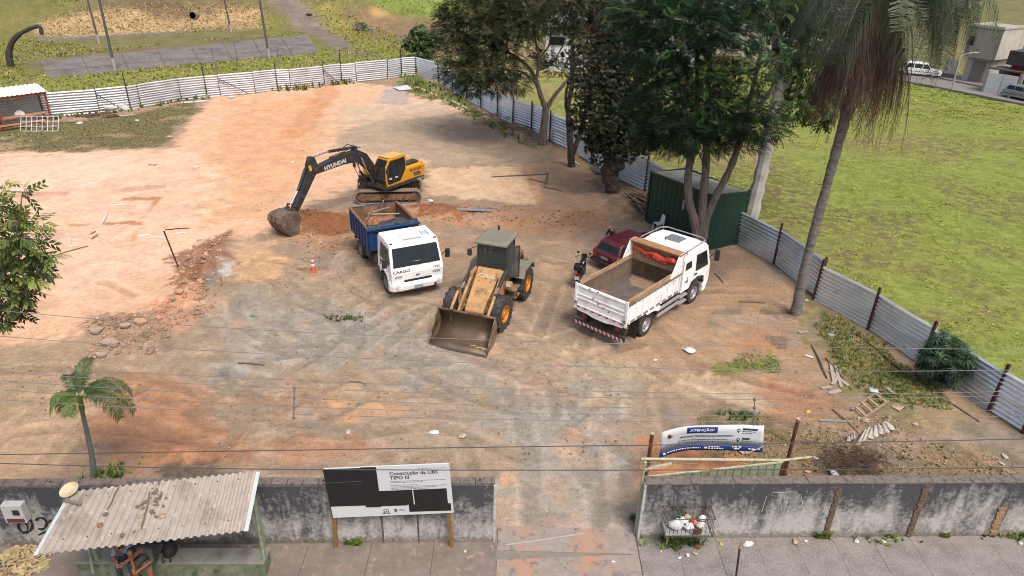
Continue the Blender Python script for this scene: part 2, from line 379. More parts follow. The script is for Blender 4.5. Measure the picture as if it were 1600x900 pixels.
MOUND = [  # px, py, radius across, radius along view, height
 (480,338,1.6,.9,.35),(520,352,1.3,1.0,-.45),(560,338,1.0,.8,-.2),(690,334,1.3,1.1,.5),(650,330,1.2,.8,.25),(770,332,2.0,.6,.22),(740,340,2.0,.7,.2),(610,326,2.0,.5,-.12),
 (330,415,1.0,1.6,.4),(345,385,1.1,.8,.32),(300,455,1.1,1.0,.35),(185,515,1.5,1.0,.32),(215,540,1.4,.9,.25),(530,395,1.0,1.0,.3),(550,410,.9,.9,.25),
 (985,310,1.8,1.8,.3),(890,240,1.8,1.4,.35),(945,300,1.0,1.2,.2),(230,705,2.6,.35,.12),(330,715,1.6,.3,.14),(500,700,2.2,.3,.08),
 (1330,720,.9,.5,.3),(1150,648,1.3,.5,.15),(300,700,1.5,.6,.1),(1390,610,1.5,1.0,.18),(1320,560,1.0,1.2,.15),(760,208,2.0,1.4,.2),(700,238,2.5,1.2,.2),(580,225,2.0,1.0,.18),
]
_MW = [(*g(a, b)[:2], rx, ry, h) for a, b, rx, ry, h in MOUND]
_TW = [np.array(W(*t)) for t in TRACKS]
def _smooth(P, k=4):
    out = []
    n = len(P)
    for i in range(n-1):
        p0, p1, p2, p3 = P[max(i-1, 0)], P[i], P[i+1], P[min(i+2, n-1)]
        for j in range(k):
            t = j/k; out.append(.5*((2*p1)+(-p0+p2)*t+(2*p0-5*p1+4*p2-p3)*t*t+(-p0+3*p1-3*p2+p3)*t**3))
    out.append(P[-1]); return np.array(out)
_TW = [_smooth(t) for t in _TW]
_RUT = []
for t in _TW:
    d = np.gradient(t, axis=0); d /= np.linalg.norm(d, axis=1)[:, None]+1e-9; nn = np.stack([-d[:, 1], d[:, 0]], 1)
    _RUT += [t+nn*.95, t-nn*.95]
_tr = random.Random(21)
for _k in range(26):            # stray arcs left by turning machines
    cx_, cy_ = g(_tr.uniform(260, 1060), _tr.uniform(430, 740))[:2]; rr_ = _tr.uniform(4, 16); a0_ = _tr.uniform(0, 6.28); da_ = _tr.uniform(3, 9)/rr_
    q_ = np.array([[cx_+rr_*(math.cos(a0_+da_*i/10)-math.cos(a0_)), cy_+rr_*(math.sin(a0_+da_*i/10)-math.sin(a0_))] for i in range(11)]); _RUT.append(q_)
    if _k % 2: d_ = q_.mean(0)-[cx_-rr_*math.cos(a0_), cy_-rr_*math.sin(a0_)]; _RUT.append(q_+d_/np.linalg.norm(d_)*1.7)
# the vehicles stand on levelled soil
FLAT = [(-7.5, 39.7, 3.2), (-5.5, 29.6, 3.4), (-1.1, 25.2, 3.6), (5.9, 26.4, 4.2), (6.0, 33.0, 2.6), (9.5, 35.2, 3.2), (3.1, 29.0, 1.2)]
def hz(x, y, fine=True):
    z = (fbm(x, y, 3, .16)-.5)*.16+(fbm(x, y, 3, .9)-.5)*.07
    for f in FLAT: z = z*(1-np.exp(-((x-f[0])**2+(y-f[1])**2)/(f[2]**2)))
    for mx_, my_, rx, ry, h in _MW:
        q = ((x-mx_)/rx)**2+((y-my_)/ry)**2; z = z+h*np.exp(-q*1.4)*(.75+.5*fbm(x, y, 3, 2.4))
    z = z*sm(13.6, 15.5, y)                   # level with the pavement at the gate
    return z
def hzf(x, y): return float(hz(np.array([x], float), np.array([y], float))[0])
def gp(px, py):                               # photograph point on the uneven lot
    p = g(px, py)
    for _ in range(3): p = g(px, py, hzf(p[0], p[1]))
    return p

def lot_colours(x, y):
    wx = (fbm(x, y, 4, .55)-.5); wy = (fbm(x+50, y+31, 4, .55)-.5); fx = fbm(x+9, y-7, 4, 2.2)-.5; f2 = fbm(x-19, y+7, 3, 6.5)-.5
    rgb = np.empty(x.shape+(3,)); rgb[:] = np.array(c(172, 148, 122)); al = np.full(x.shape, .5)
    for P, cc, soft, rag, st, gr in PATCH:
        Q = np.array(W(*P)); lo = Q.min(0)-3; hi = Q.max(0)+3
        mk = (x > lo[0]) & (x < hi[0]) & (y > lo[1]) & (y < hi[1])
        if not mk.any(): continue
        xs, ys = x[mk], y[mk]
        d = sdist(xs, ys, Q)+rag*(wx[mk]*2.8+fx[mk]*2.4+f2[mk]*1.2)
        a = (1-sm(-soft*.5, soft*.35, d))*st; cc = [min(250, v*.985+k_) for v, k_ in zip(cc, (3, 7, 5))]
        rgb[mk] = rgb[mk]*(1-a[:, None])+np.array(c(*cc))*a[:, None]; al[mk] = al[mk]*(1-a)+gr*a
    lane = np.exp(-((x-(.8+.03*(y-14)))/2.6)**2)*sm(26, 20, y); sp_ = sm(.60, .70, fbm(x+31, y+3, 3, 1.0))*lane*.5+sm(.63, .72, fbm(x+11, y+63, 3, .7))*.4
    rgb = rgb*(1-sp_[..., None])+np.array(c(212, 176, 144))*sp_[..., None]
    gy_ = sm(.56, .68, fbm(x-77, y+13, 4, .42))*.4*sm(44, 38, y)*sm(-14, -9, x)
    rgb = rgb*(1-gy_[..., None])+np.array(c(158, 148, 138))*gy_[..., None]
    dk = np.zeros(x.shape); lt = np.zeros(x.shape)
    for i, t in enumerate(_RUT):
        lo = t.min(0)-1; hi = t.max(0)+1; mk = (x > lo[0]) & (x < hi[0]) & (y > lo[1]) & (y < hi[1])
        if not mk.any(): continue
        xs, ys = x[mk], y[mk]; d = ldist(xs, ys, t)+.10*wx[mk]; v = sm(.36, .52, fbm(xs+3+i, ys+8, 3, .45))
        tr_ = .65+.35*np.sin((xs*.8+ys*1.1)*13+4*wx[mk]); dk[mk] = np.maximum(dk[mk], (1-sm(.14, .27, d))*v*tr_); lt[mk] = np.maximum(lt[mk], np.exp(-((d-.36)/.10)**2)*v)
    rgb *= (1+np.where(dk > .08, -.20*dk, .18*lt))[..., None]; al *= 1-.5*dk
    br = 1.06+(fbm(x+100, y, 5, 1.9)-.5)*.40; rgb *= br[..., None]
    hue = (fbm(x-40, y+80, 4, .5)-.5)*.16; rgb[..., 0] *= 1+hue*.35; rgb[..., 2] *= 1-hue
    rgb[..., 2] *= 1.03
    return np.clip(rgb, .01, .8), np.clip(al, 0, 1)
def lot_height(X, Y, AL_=None):
    Z = hz(X, Y)
    dn = np.zeros(X.shape); ri = np.zeros(X.shape)
    for i, t in enumerate(_RUT):
        lo = t.min(0)-1; hi = t.max(0)+1; mk = (X > lo[0]) & (X < hi[0]) & (Y > lo[1]) & (Y < hi[1])
        if not mk.any(): continue
        xs, ys = X[mk], Y[mk]; d = ldist(xs, ys, t); v = sm(.36, .56, fbm(xs+3+i, ys+8, 3, .45))
        tread = .5+.5*np.sin((xs*.8+ys*1.1)*16)
        dn[mk] = np.maximum(dn[mk], v*.045*(1-sm(.12, .30, d))*(.5+.5*tread)); ri[mk] = np.maximum(ri[mk], v*.036*np.exp(-((d-.38)/.10)**2))
    Z += np.where(dn > .004, -dn, ri)
    rough = fbm(X+60, Y+20, 3, .35)
    _, gv = lot_colours(X, Y) if AL_ is None else (None, AL_); Z += ((fbm(X+7, Y, 3, 4.2)-.5)*.16+(fbm(X+3, Y+5, 3, 1.7)-.5)*.16)*sm(.45, 1.0, gv)*sm(14.5, 16.5, Y)
    Z += (fbm(X, Y, 3, 3.5)-.5)*.055*sm(.4, .7, rough)*sm(14.5, 16.5, Y)
    return Z
M_SOIL = soil_mat('soil', bump=.8)
xs = np.arange(-24, 19.01, .13); ys = np.concatenate([np.arange(13.0, 30, .13), np.arange(30, 46, .17)])
X, Y = np.meshgrid(xs, ys); RGB, AL = lot_colours(X, Y)
FLL = np.array(W((-160,214),(0,195),(80,183),(204,171),(324,152),(434,141),(534,130),(605,123),(650,117)))       # back fence line
FLR = np.array(W((650,117),(686,128),(730,157),(778,182),(831,203),(860,220),(925,256),(1008,300),(1148,377),(1211,412),(1279,466),(1358,514),(1440,570),(1546,642),(1600,676)))
FLR = np.vstack([FLR, FLR[-1]+(FLR[-1]-FLR[-3])*1.6])
def right_of_fence(x, y):                    # metres to the right of the side fence
    return x-np.interp(y, FLR[::-1, 1], FLR[::-1, 0])
def behind_fence(x, y):
    return y-np.interp(x, FLL[:, 0], FLL[:, 1])
def clip_sheet(Z, X, Y):                     # the lot dives under the field just past the fence
    return Z-.5*sm(.15, .8, right_of_fence(X, Y))-.10*sm(13.95, 13.75, Y)
Z = clip_sheet(lot_height(X, Y, AL), X, Y)
ground = colour_sheet('bare_earth_ground', X, Y, Z, RGB, AL, M_SOIL)
# farther half of the lot, coarser
xs = np.arange(-62, 16, .26); ys = np.concatenate([np.arange(45.6, 84, .26)])
X, Y = np.meshgrid(xs, ys); RGB, AL = lot_colours(X, Y); Z = clip_sheet(lot_height(X, Y, AL), X, Y)-.5*sm(.1, .7, behind_fence(X, Y))
colour_sheet('far_bare_earth_ground', X, Y, Z, RGB, AL, M_SOIL)
xs = np.arange(-62, -23.7, .3); ys = np.arange(13, 46, .3)
X, Y = np.meshgrid(xs, ys); RGB, AL = lot_colours(X, Y)
colour_sheet('side_bare_earth_ground', X, Y, lot_height(X, Y, AL), RGB, AL, M_SOIL)

# ---------------------------------------------------------------- land beyond the fences
def hill(x, y):
    toe = np.interp(x, [-120, -60, -38, -20, 0, 20, 60], [86, 100, 112, 118, 112, 105, 118])      # foot of the bank behind the sports court
    d = y-toe
    h = 5.5*sm(0, 13, d)+6*sm(13, 60, d)+9*sm(60, 170, d)
    k = sm(30, 8, x)                          # flattens out towards the street on the right
    h = h*k+(1-k)*2.5*sm(20, 120, y-95)
    dip = np.exp(-((x-(-17+(y-90)*-.55))/5.0)**2)*sm(0, 10, d)            # the track climbs through a cutting
    h = h*(1-.35*dip)
    return h+(fbm(x, y, 4, .12)-.5)*1.0*sm(2, 10, d)+(fbm(x, y, 4, .5)-.5)*.3*sm(1, 6, d)
def hillf(x, y): return float(hill(np.array([float(x)]), np.array([float(y)]))[0])
def gh(px, py):                               # photograph point on the hillside
    d = ray(px, py); t = 30.0
    while t < 400:
        p = EYE+d*t
        if p[2] <= hillf(p[0], p[1]): return p
        t += .25
    return p
def WH(*px): return [gh(*p)[:2] for p in px]
HP = [ # hillside patches
 ([(-60,130),(0,120),(60,118),(280,100),(400,90),(560,72),(700,85),(690,110),(540,100),(300,135),(100,160),(-60,175)],(146,148,80),.8,1.0,.9),
 ([(-60,60),(60,62),(160,75),(250,70),(300,66),(480,50),(470,62),(60,92),(-60,125)],(132,122,82),.8,1.0,.85),
 ([(-60,20),(20,25),(40,60),(15,95),(60,120),(-60,130)],(134,130,72),.8,1.0,.8),
 ([(80,60),(60,35),(130,15),(300,8),(410,12),(430,40),(300,48),(150,58)],(192,162,124),.8,1.2,.9),
 ([(200,8),(320,5),(330,25),(240,22)],(120,100,78),.6,1.0,.8),
 ([(-60,-60),(150,-60),(130,10),(60,30),(-60,40)],(122,120,70),.8,1.4,.9),
 ([(120,-80),(420,-80),(415,16),(300,10),(150,18)],(120,104,80),1,1.4,.85),
 ([(410,20),(440,25),(470,60),(520,75),(500,85),(470,62),(410,52)],(126,132,66),.7,1.0,.8),
 ([(415,0),(470,-40),(475,0),(520,40),(560,75),(590,88),(530,88),(500,60),(450,25)],(140,128,118),.5,.5,.95),
 ([(465,0),(520,0),(600,45),(680,85),(570,78),(500,30)],(156,146,82),.7,1.0,.85),
 ([(470,-80),(700,-80),(720,30),(620,25),(500,-5)],(136,154,76),.8,1.2,.9),
 ([(520,10),(590,12),(720,35),(740,100),(640,85),(560,50)],(150,124,98),.8,1.2,.85),
 ([(580,14),(610,15),(612,28),(580,26)],(206,172,110),.5,.6,.7),
 ([(720,30),(800,60),(900,100),(940,160),(880,150),(780,110),(700,95)],(172,150,112),.8,1.2,.85),
 ([(840,105),(920,115),(930,145),(880,140),(840,125)],(110,150,60),.6,.8,.85),
]
xs = np.concatenate([np.arange(-120, -70, 1.6), np.arange(-70, 40, .6), np.arange(40, 130, 1.6)]); ys = np.concatenate([np.arange(40, 130, .6), np.arange(130, 270, 1.6)])
X, Y = np.meshgrid(xs, ys); Z = hill(X, Y)
wx = fbm(X, Y, 4, .3)-.5; fx = fbm(X+9, Y, 4, 1.1)-.5
RGB = np.empty(X.shape+(3,)); RGB[:] = c(130, 126, 82); AL = np.full(X.shape, .7)
for P, cc, soft, rag, st in HP:
    Q = np.array(WH(*P)); d = sdist(X, Y, Q)+rag*(wx*3+fx*2); a = (1-sm(-soft, soft*.8, d))*st
    RGB = RGB*(1-a[..., None])+np.array(c(*cc))*a[..., None]
RGB *= (1+(fbm(X+5, Y+70, 5, .6)-.5)*.6)[..., None]
rf = right_of_fence(X, Y); bf = behind_fence(X, Y)
inside = sm(-.3, -1.6, rf)*sm(-.1, -1.4, bf)
Z = Z-.9*inside
M_HILL = soil_mat('hill_soil', big=.5, fine=5, peb=7, bump=.8, gravel=.7, streak=.4)
Zh = Z-.02-.8*sm(1.0, 3.0, rf)*sm(92, 89, Y)          # the field sheet takes over on the right
colour_sheet('hillside_terrain', X, Y, Zh, RGB, AL, M_HILL)
# grass field on the right
xs = np.arange(0, 84, .35); ys = np.arange(10, 92, .3)
X, Y = np.meshgrid(xs, ys); rf = right_of_fence(X, Y)
n1 = fbm(X, Y, 4, .13); n2 = fbm(X+30, Y+9, 4, .6); n3 = fbm(X+3, Y+99, 3, 1.9)
A_ = np.array(c(130, 130, 76)); B_ = np.array(c(122, 114, 78)); C_ = np.array(c(132, 146, 66)); D_ = np.array(c(182, 170, 126))
RGB = A_+(B_-A_)*sm(.42, .62, n2)[..., None]; RGB = RGB+(C_*1.12-RGB)*(sm(.46, .60, n1+.12*sm(34, 22, Y)+.10*sm(.9, 1.3, X/(Y*.62+1)))*.85)[..., None]; wn = sm(.50, .62, fbm(X-9, Y+55, 4, .09)); RGB = RGB+(np.array(c(128, 112, 82))-RGB)*(wn*.8)[..., None]; RGB = RGB+(D_-RGB)*(sm(2.6, .4, rf+n2*2)*.75)[..., None]
RGB = RGB+(C_*1.05-RGB)*(sm(58, 66, Y+n1*8)*.6)[..., None]
Tn = np.array(c(176, 156, 118)); far_dry = sm(46, 52, Y)*sm(26, 14, X); RGB = RGB+(Tn-RGB)*(far_dry*.8*sm(.3, .5, n2))[..., None]
RGB *= (.72+.4*n3+.16*sm(.40, .60, fbm(X+70, Y, 4, .07)))[..., None]
Z = (fbm(X, Y, 3, .25)-.5)*.18+(n3-.5)*.05-.9*sm(-.05, -.8, rf)
M_FIELD = soil_mat('field_turf', big=.6, fine=7, peb=14, bump=1.0, gravel=.4, streak=0, clump=(c(154, 162, 78), c(90, 88, 54), 1.7))
FIELD_Z = lambda x, y: float((fbm(np.array([x]), np.array([y]), 3, .25)[0]-.5)*.18)
colour_sheet('grass_field', X, Y, Z, RGB, np.full(X.shape, .5), M_FIELD)
# everything out to the horizon
tag(MB().quadp((-900, -200, -1.2), (900, -200, -1.2), (900, 1400, -1.2), (-900, 1400, -1.2)).build('ground', mat('plain', c(120, 125, 75), .95, var=.3, scale=.05)), kind='structure')

# ---------------------------------------------------------------- grass and weeds
M_G = [mat('blade_a', c(190, 202, 86), .7, var=.2, scale=2, trans=.4), mat('blade_b', c(160, 186, 74), .7, var=.2, scale=2, trans=.4),
       mat('blade_c', c(212, 206, 118), .8, var=.2, scale=2, trans=.4), mat('blade_d', c(222, 200, 152), .8, var=.2, scale=2, trans=.3), mat('blade_e', c(94, 120, 50), .7, var=.3, scale=3, trans=.3)]
nr = np.random.RandomState(11)
def blades(P, H, Wd, mi, spread=.5, nb=5, low=1.0):
    """tufts of NB bent blades at P (n,3)"""
    n = len(P); P = np.repeat(P, nb, 0); H = np.repeat(H, nb)*nr.uniform(.55, 1.15, n*nb); Wd = np.repeat(Wd, nb); mi = np.repeat(mi, nb); N = n*nb
    a = nr.uniform(0, 2*np.pi, N); lean = nr.uniform(.15, 1, N)*spread; d = np.stack([np.cos(a), np.sin(a), np.zeros(N)], 1); s = np.stack([-np.sin(a), np.cos(a), np.zeros(N)], 1)
    b = P+d*(nr.uniform(0, .5, N)*H*.5)[:, None]; up = np.array([0, 0, 1.0])
    m_ = b+up*(H*.6*low)[:, None]+d*(H*lean*.4/low)[:, None]; t = b+up*(H*(1-.35*lean)*low)[:, None]+d*(H*lean*1.1/low)[:, None]
    w_ = (s*Wd[:, None]*.5)
    V = np.stack([b-w_, b+w_, m_+w_*.8, m_-w_*.8, t], 1).reshape(-1, 3); o = np.arange(N)[:, None]*5
    F = np.concatenate([o+[0, 1, 2], o+[0, 2, 3], o+[3, 2, 4]], 0); return V, F, np.tile(mi, 3)
def grass(name, P, H, Wd, mi, label, spread=.5, nb=5, mats=None, low=1.0):
    V, F, fm = blades(P, H, Wd, mi, spread, nb, low); me = arr_mesh(name, V, F, mats or M_G, fm); return tag(link(name, me), label, 'grass', kind='stuff')
n = 64000
y = 14+(92-14)*nr.rand(n)**1.25; x = nr.uniform(8, 82, n); k = (right_of_fence(x, y) > .25) & (np.abs(x-y*.62) < 26) & ~((y > 46) & (x < 16) & (nr.rand(n) < .8)); x, y = x[k], y[k]
cl = fbm(x, y, 3, .7); k = cl+nr.uniform(-.12, .12, len(x)) > .47; x, y, cl = x[k], y[k], cl[k]
z = (fbm(x, y, 3, .25)-.5)*.18-.01; hgt = .05+.09*np.clip((cl-.42)*4, 0, 1)+.18*sm(60, 72, y); q = nr.rand(len(x))
mi = np.where(q < .45, 0, np.where(q < .72, 1, np.where(q < .93, 2, 3))); mi = np.where((right_of_fence(x, y) < 2.2) & (q < .6), 3, mi)
hgt = np.where(right_of_fence(x, y) < 1.8, hgt+.14*nr.rand(len(x)), hgt)
grass('field_grass', np.stack([x, y, z], 1), hgt, .022+.0009*y, mi, 'yellow green tufts of grass covering the field beyond the metal fence', .9, 5, None, .55)
# hillside grass behind the fences
n = 34000; x = nr.uniform(-66, 12, n); y = nr.uniform(54, 150, n); k = (behind_fence(x, y) > .3); x, y = x[k], y[k]
GP = [np.array(WH(*P[0])) for P in HP]; idx = [0, 1, 2, 5, 9, 10, 14]; dm = np.min([sdist(x, y, GP[i]) for i in idx], 0)+(fbm(x, y, 3, .4)-.5)*3; k = (dm < 0); x, y = x[k], y[k]
z = hill(x, y)-.05; q = nr.rand(len(x)); mi = np.where(q < .3, 0, np.where(q < .5, 1, np.where(q < .75, 2, np.where(q < .9, 3, 4)))); hgt = nr.uniform(.15, .5, len(x))*np.where(bf_ := (behind_fence(x, y) < 14), 1.0, .8)
court_poly = np.array(WH((62,95),(300,66),(482,55),(505,82),(300,100),(78,122))); k = sdist(x, y, court_poly) > .2
grass('hillside_grass', np.stack([x, y, z], 1)[k], hgt[k], np.full(k.sum(), .13), mi[k], 'green and straw coloured grass on the slope beyond the back fence', .6, 4)
n = 5000; P_ = np.array(WH((70,60),(60,35),(130,12),(300,6),(420,10),(430,44),(300,52),(150,60))); x = nr.uniform(P_[:, 0].min(), P_[:, 0].max(), n); y = nr.uniform(P_[:, 1].min(), P_[:, 1].max(), n); k = sdist(x, y, P_) < 0; x, y = x[k], y[k]
q = nr.rand(len(x)); grass('dry_bank_grass', np.stack([x, y, hill(x, y)-.05], 1), nr.uniform(.15, .4, len(x)), np.full(len(x), .12), np.where(q < .9, 3, 2), 'pale dry grass hanging on the bank behind the court', .9, 4)
# weeds inside the lot
def scatter_px(poly, n):
    Q = np.array(W(*poly)); lo, hi = Q.min(0), Q.max(0); x = nr.uniform(lo[0], hi[0], n); y = nr.uniform(lo[1], hi[1], n); k = sdist(x, y, Q)+(fbm(x, y, 3, 1.0)-.5)*1.6 < 0; return x[k], y[k]
def weeds(name, poly, n, h, mi, label, spread=.8, wd=.04):
    x, y = scatter_px(poly, n); k = (right_of_fence(x, y) < -.1); x, y = x[k], y[k]; z = hz(x, y)-.01
    grass(name, np.stack([x, y, z], 1), nr.uniform(*h, len(x)), np.full(len(x), wd), nr.choice(mi, len(x)), label, spread, 5)
weeds('fence_weeds', [(1270,470),(1300,490),(1450,590),(1480,640),(1400,640),(1340,610),(1285,550)], 5200, (.04, .2), [1, 2, 4, 4, 4, 3], 'tangled green and yellow weeds along the foot of the near side fence', .8, .02)
weeds('yard_grass', [(1125,568),(1165,562),(1200,552),(1215,565),(1205,583),(1170,582),(1130,580)], 700, (.02, .06), [4, 4, 1], 'small patch of short green grass on the bare ground right of the white truck', .8, .03)
weeds('dry_weeds', [(1200,670),(1360,650),(1600,740),(1620,790),(1250,760),(1080,690),(1100,655)], 2000, (.03, .12), [3, 3, 4], 'dry brown weeds behind the right boundary wall', 1.0, .03)
weeds('corner_grass', [(625,120),(650,117),(720,150),(770,190),(840,230),(790,215),(700,162),(650,150)], 1600, (.15, .5), [1, 4, 4, 0], 'dark green grass in the far corner of the metal fence', .7, .08)
weeds('shed_corner_grass', [(-60,205),(60,195),(210,178),(300,158),(310,170),(270,200),(250,228),(150,233),(-60,240)], 2600, (.03, .12), [4, 2, 3, 1], 'thin trampled grass beside the open shelter in the far left corner', .9, .08)
weeds('fence_foot_plants', [(85,182),(160,176),(220,165),(300,155),(330,150),(330,155),(220,172),(90,188)], 420, (.2, .6), [4, 1], 'dark weeds along the foot of the back fence', .7, .1)
weeds('fence_climber', [(420,140),(460,138),(520,131),(560,127),(560,130),(430,146)], 260, (.3, .9), [4, 4, 3], 'weeds climbing at the foot of the pale back fence', .5, .1)

# ================================================================ FENCES
def corr(name, col, metal=.7, rough=.38, **k): return mat(name, col, rough, metal, col3=c(150, 122, 100), t3=.71, s3=1.7, **k)
M_ZR = corr('galvanised', (.80, .83, .87), .62, .24, var=.08, scale=1.3, col2=(.62, .64, .67), t2=.6, s2=.8)
M_ZL = corr('whitish_zinc', (.47, .48, .50), .3, .42, var=.14, scale=1.3, col2=(.36, .36, .36), t2=.62, s2=.7)
M_RUST = mat('rusty_steel', c(104, 62, 46), .8, .1, .35, 9, .3, col2=c(70, 46, 38), t2=.5)
M_DPOST = mat('dark_post', c(66, 58, 56), .75, .1, .3, 8, .2, col2=c(104, 70, 54), t2=.6)
def rib_profile(h, n, amp):       # trapezoid ribs up the height
    out = []; p = h/n
    for i in range(n): out += [(i*p, 0), (i*p+p*.42, 0), (i*p+p*.47, amp), (i*p+p*.62, amp)]
    return out+[(h, 0)]
def fence_sheet(a, b, z0, h, n, amp, off, m, parent, dz=0.0, name='sheet'):
    a = Vector((a[0], a[1], 0)); b = Vector((b[0], b[1], 0)); d = (b-a).normalized(); nn = Vector((d.y, -d.x, 0))
    cols = []
    L_ = (b-a).length; k = max(2, int(L_/1.2)+1)
    pr = rib_profile(h, n, amp); rows = []
    jit = [rnd.uniform(-.028, .028) for _ in range(k)]
    for z, o in pr: rows.append([a+d*(L_*i/(k-1))+nn*(o+off+jit[i])+Vector((0, 0, z0+z+dz*i/(k-1))) for i in range(k)])
    o = MB().sheet(rows).build(name, m, parent, solid=.004, fixn=False); return o
def fence(name, P, label, m, post_m, bays, h=2.0, tops=None, side=1, thin=None, ribs=10, amp=.035):
    """P: post feet; every bay two overlapping ribbed sheets, every post a part"""
    root = empty(name, (0, 0, 0), 0, label, 'fence')
    n = len(P)
    for i in range(n-1):
        a, b = np.array(P[i]), np.array(P[i+1]); za, zb = hzf(*a)*.5, hzf(*b)*.5
        hh = h[i] if hasattr(h, '__len__') else h
        st = rnd.uniform(-.05, .05)
        fence_sheet(a, b, za-.06+st, hh*.51, ribs//2, amp, 0, m, root, zb-za)
        fence_sheet(a, b, za-.06+hh*.49+st, hh*.51, ribs//2, amp, .012*side, m, root, zb-za)
    for i, p in enumerate(P):
        d = np.array(P[min(i+1, n-1)])-np.array(P[max(i-1, 0)]); d = d/np.linalg.norm(d); nn = np.array([d[1], -d[0]])*side
        hh = (h[min(i, n-2)] if hasattr(h, '__len__') else h)+(tops[i] if tops else .25)
        q = np.array(p)+nn*.09; ln = rnd.uniform(-.03, .03); wd = .045 if thin and thin[i] else .085
        MB().box((0, 0, (hh+.1)/2), (wd, wd, hh+.1)).build('post', post_m, root, loc=(q[0], q[1], -.1), rot=(ln, rnd.uniform(-.03, .03), math.atan2(d[1], d[0])))
        if not (thin and thin[i]):
            MB().box((0, 0, hh/2), (.012, .10, hh*.93)).build('post_flange', post_m, root, loc=(q[0], q[1], 0), rot=(ln, 0, math.atan2(d[1], d[0])))
    return root
PL = W((-150,213),(-60,203),(0,195),(80,183),(156,176),(204,171),(220,168),(284,157),(324,152),(345,150),(399,145),(434,141),(454,140),(507,134),(534,130),(557,128),(605,123),(627,119),(650,117))
thinL = [0,1,0,1,1,0,1,1,0,1,1,0,1,1,0,1,1,0,0]; topL = [.5,.1,.5,.05,.05,1.05,.05,.05,.85,.05,.05,.6,.05,.05,.95,.05,.05,.85,.05]
fl = fence('metal_sheet_fence', PL, 'whitish corrugated metal fence across the far side of the lot', M_ZL, M_DPOST, None, 2.02, topL, 1, thinL, 10, .075)
for (a, b, z0, z1) in (((152,0),(190,0),1.6,.1),((343,0),(372,0),1.6,.1),((505,0),(530,0),1.6,.1)):      # raking braces
    i = np.interp(a[0], [156, 345, 507], [4, 9, 13]); p = np.array(PL[int(round(i))]); q = p+(np.array(PL[int(round(i))+1])-p)*.75+np.array([.25, -.35])
    MB().beam((p[0]+.1, p[1]-.16, z0), (q[0], q[1], z1), .06).build('brace', M_DPOST, fl)
PR1 = W((650,117),(686,128),(708,143),(730,157),(752,168),(778,182),(802,193),(831,203),(860,220),(893,239),(925,256),(966,279),(1008,300),(1060,331),(1100,352),(1148,377))
fence('side_metal_sheet_fence', [tuple(np.array(p)+[.02, .02]) for p in PR1], 'bluish galvanised fence running under the trees from the far corner to the green shed', M_ZR, M_DPOST, None, [2.0]*5+[2.15]*10, [.2]*16, 1, None, 10, .075)
PR2 = W((1151,379),(1211,412),(1279,466))
fence('short_metal_sheet_fence', PR2, 'two bay stretch of galvanised fence between green shed and tall palm trunk', M_ZR, M_RUST, None, [1.85, 1.9], [.1, .25, .12], 1, None, 10, .065)
PR3 = [g(1275,468)[:2]-np.array([.06, -.05])]+W((1358,514),(1440,570),(1546,642),(1600,676)); PR3.append(PR3[-1]+(PR3[-1]-PR3[-2])*1.7)
fence('near_metal_sheet_fence', PR3, 'galvanised fence on rusty posts beside the mango shrub at the right edge', M_ZR, M_RUST, None, [1.75, 1.72, 1.7, 1.7, 1.7], [.25]*6, 1, None, 10, .065)

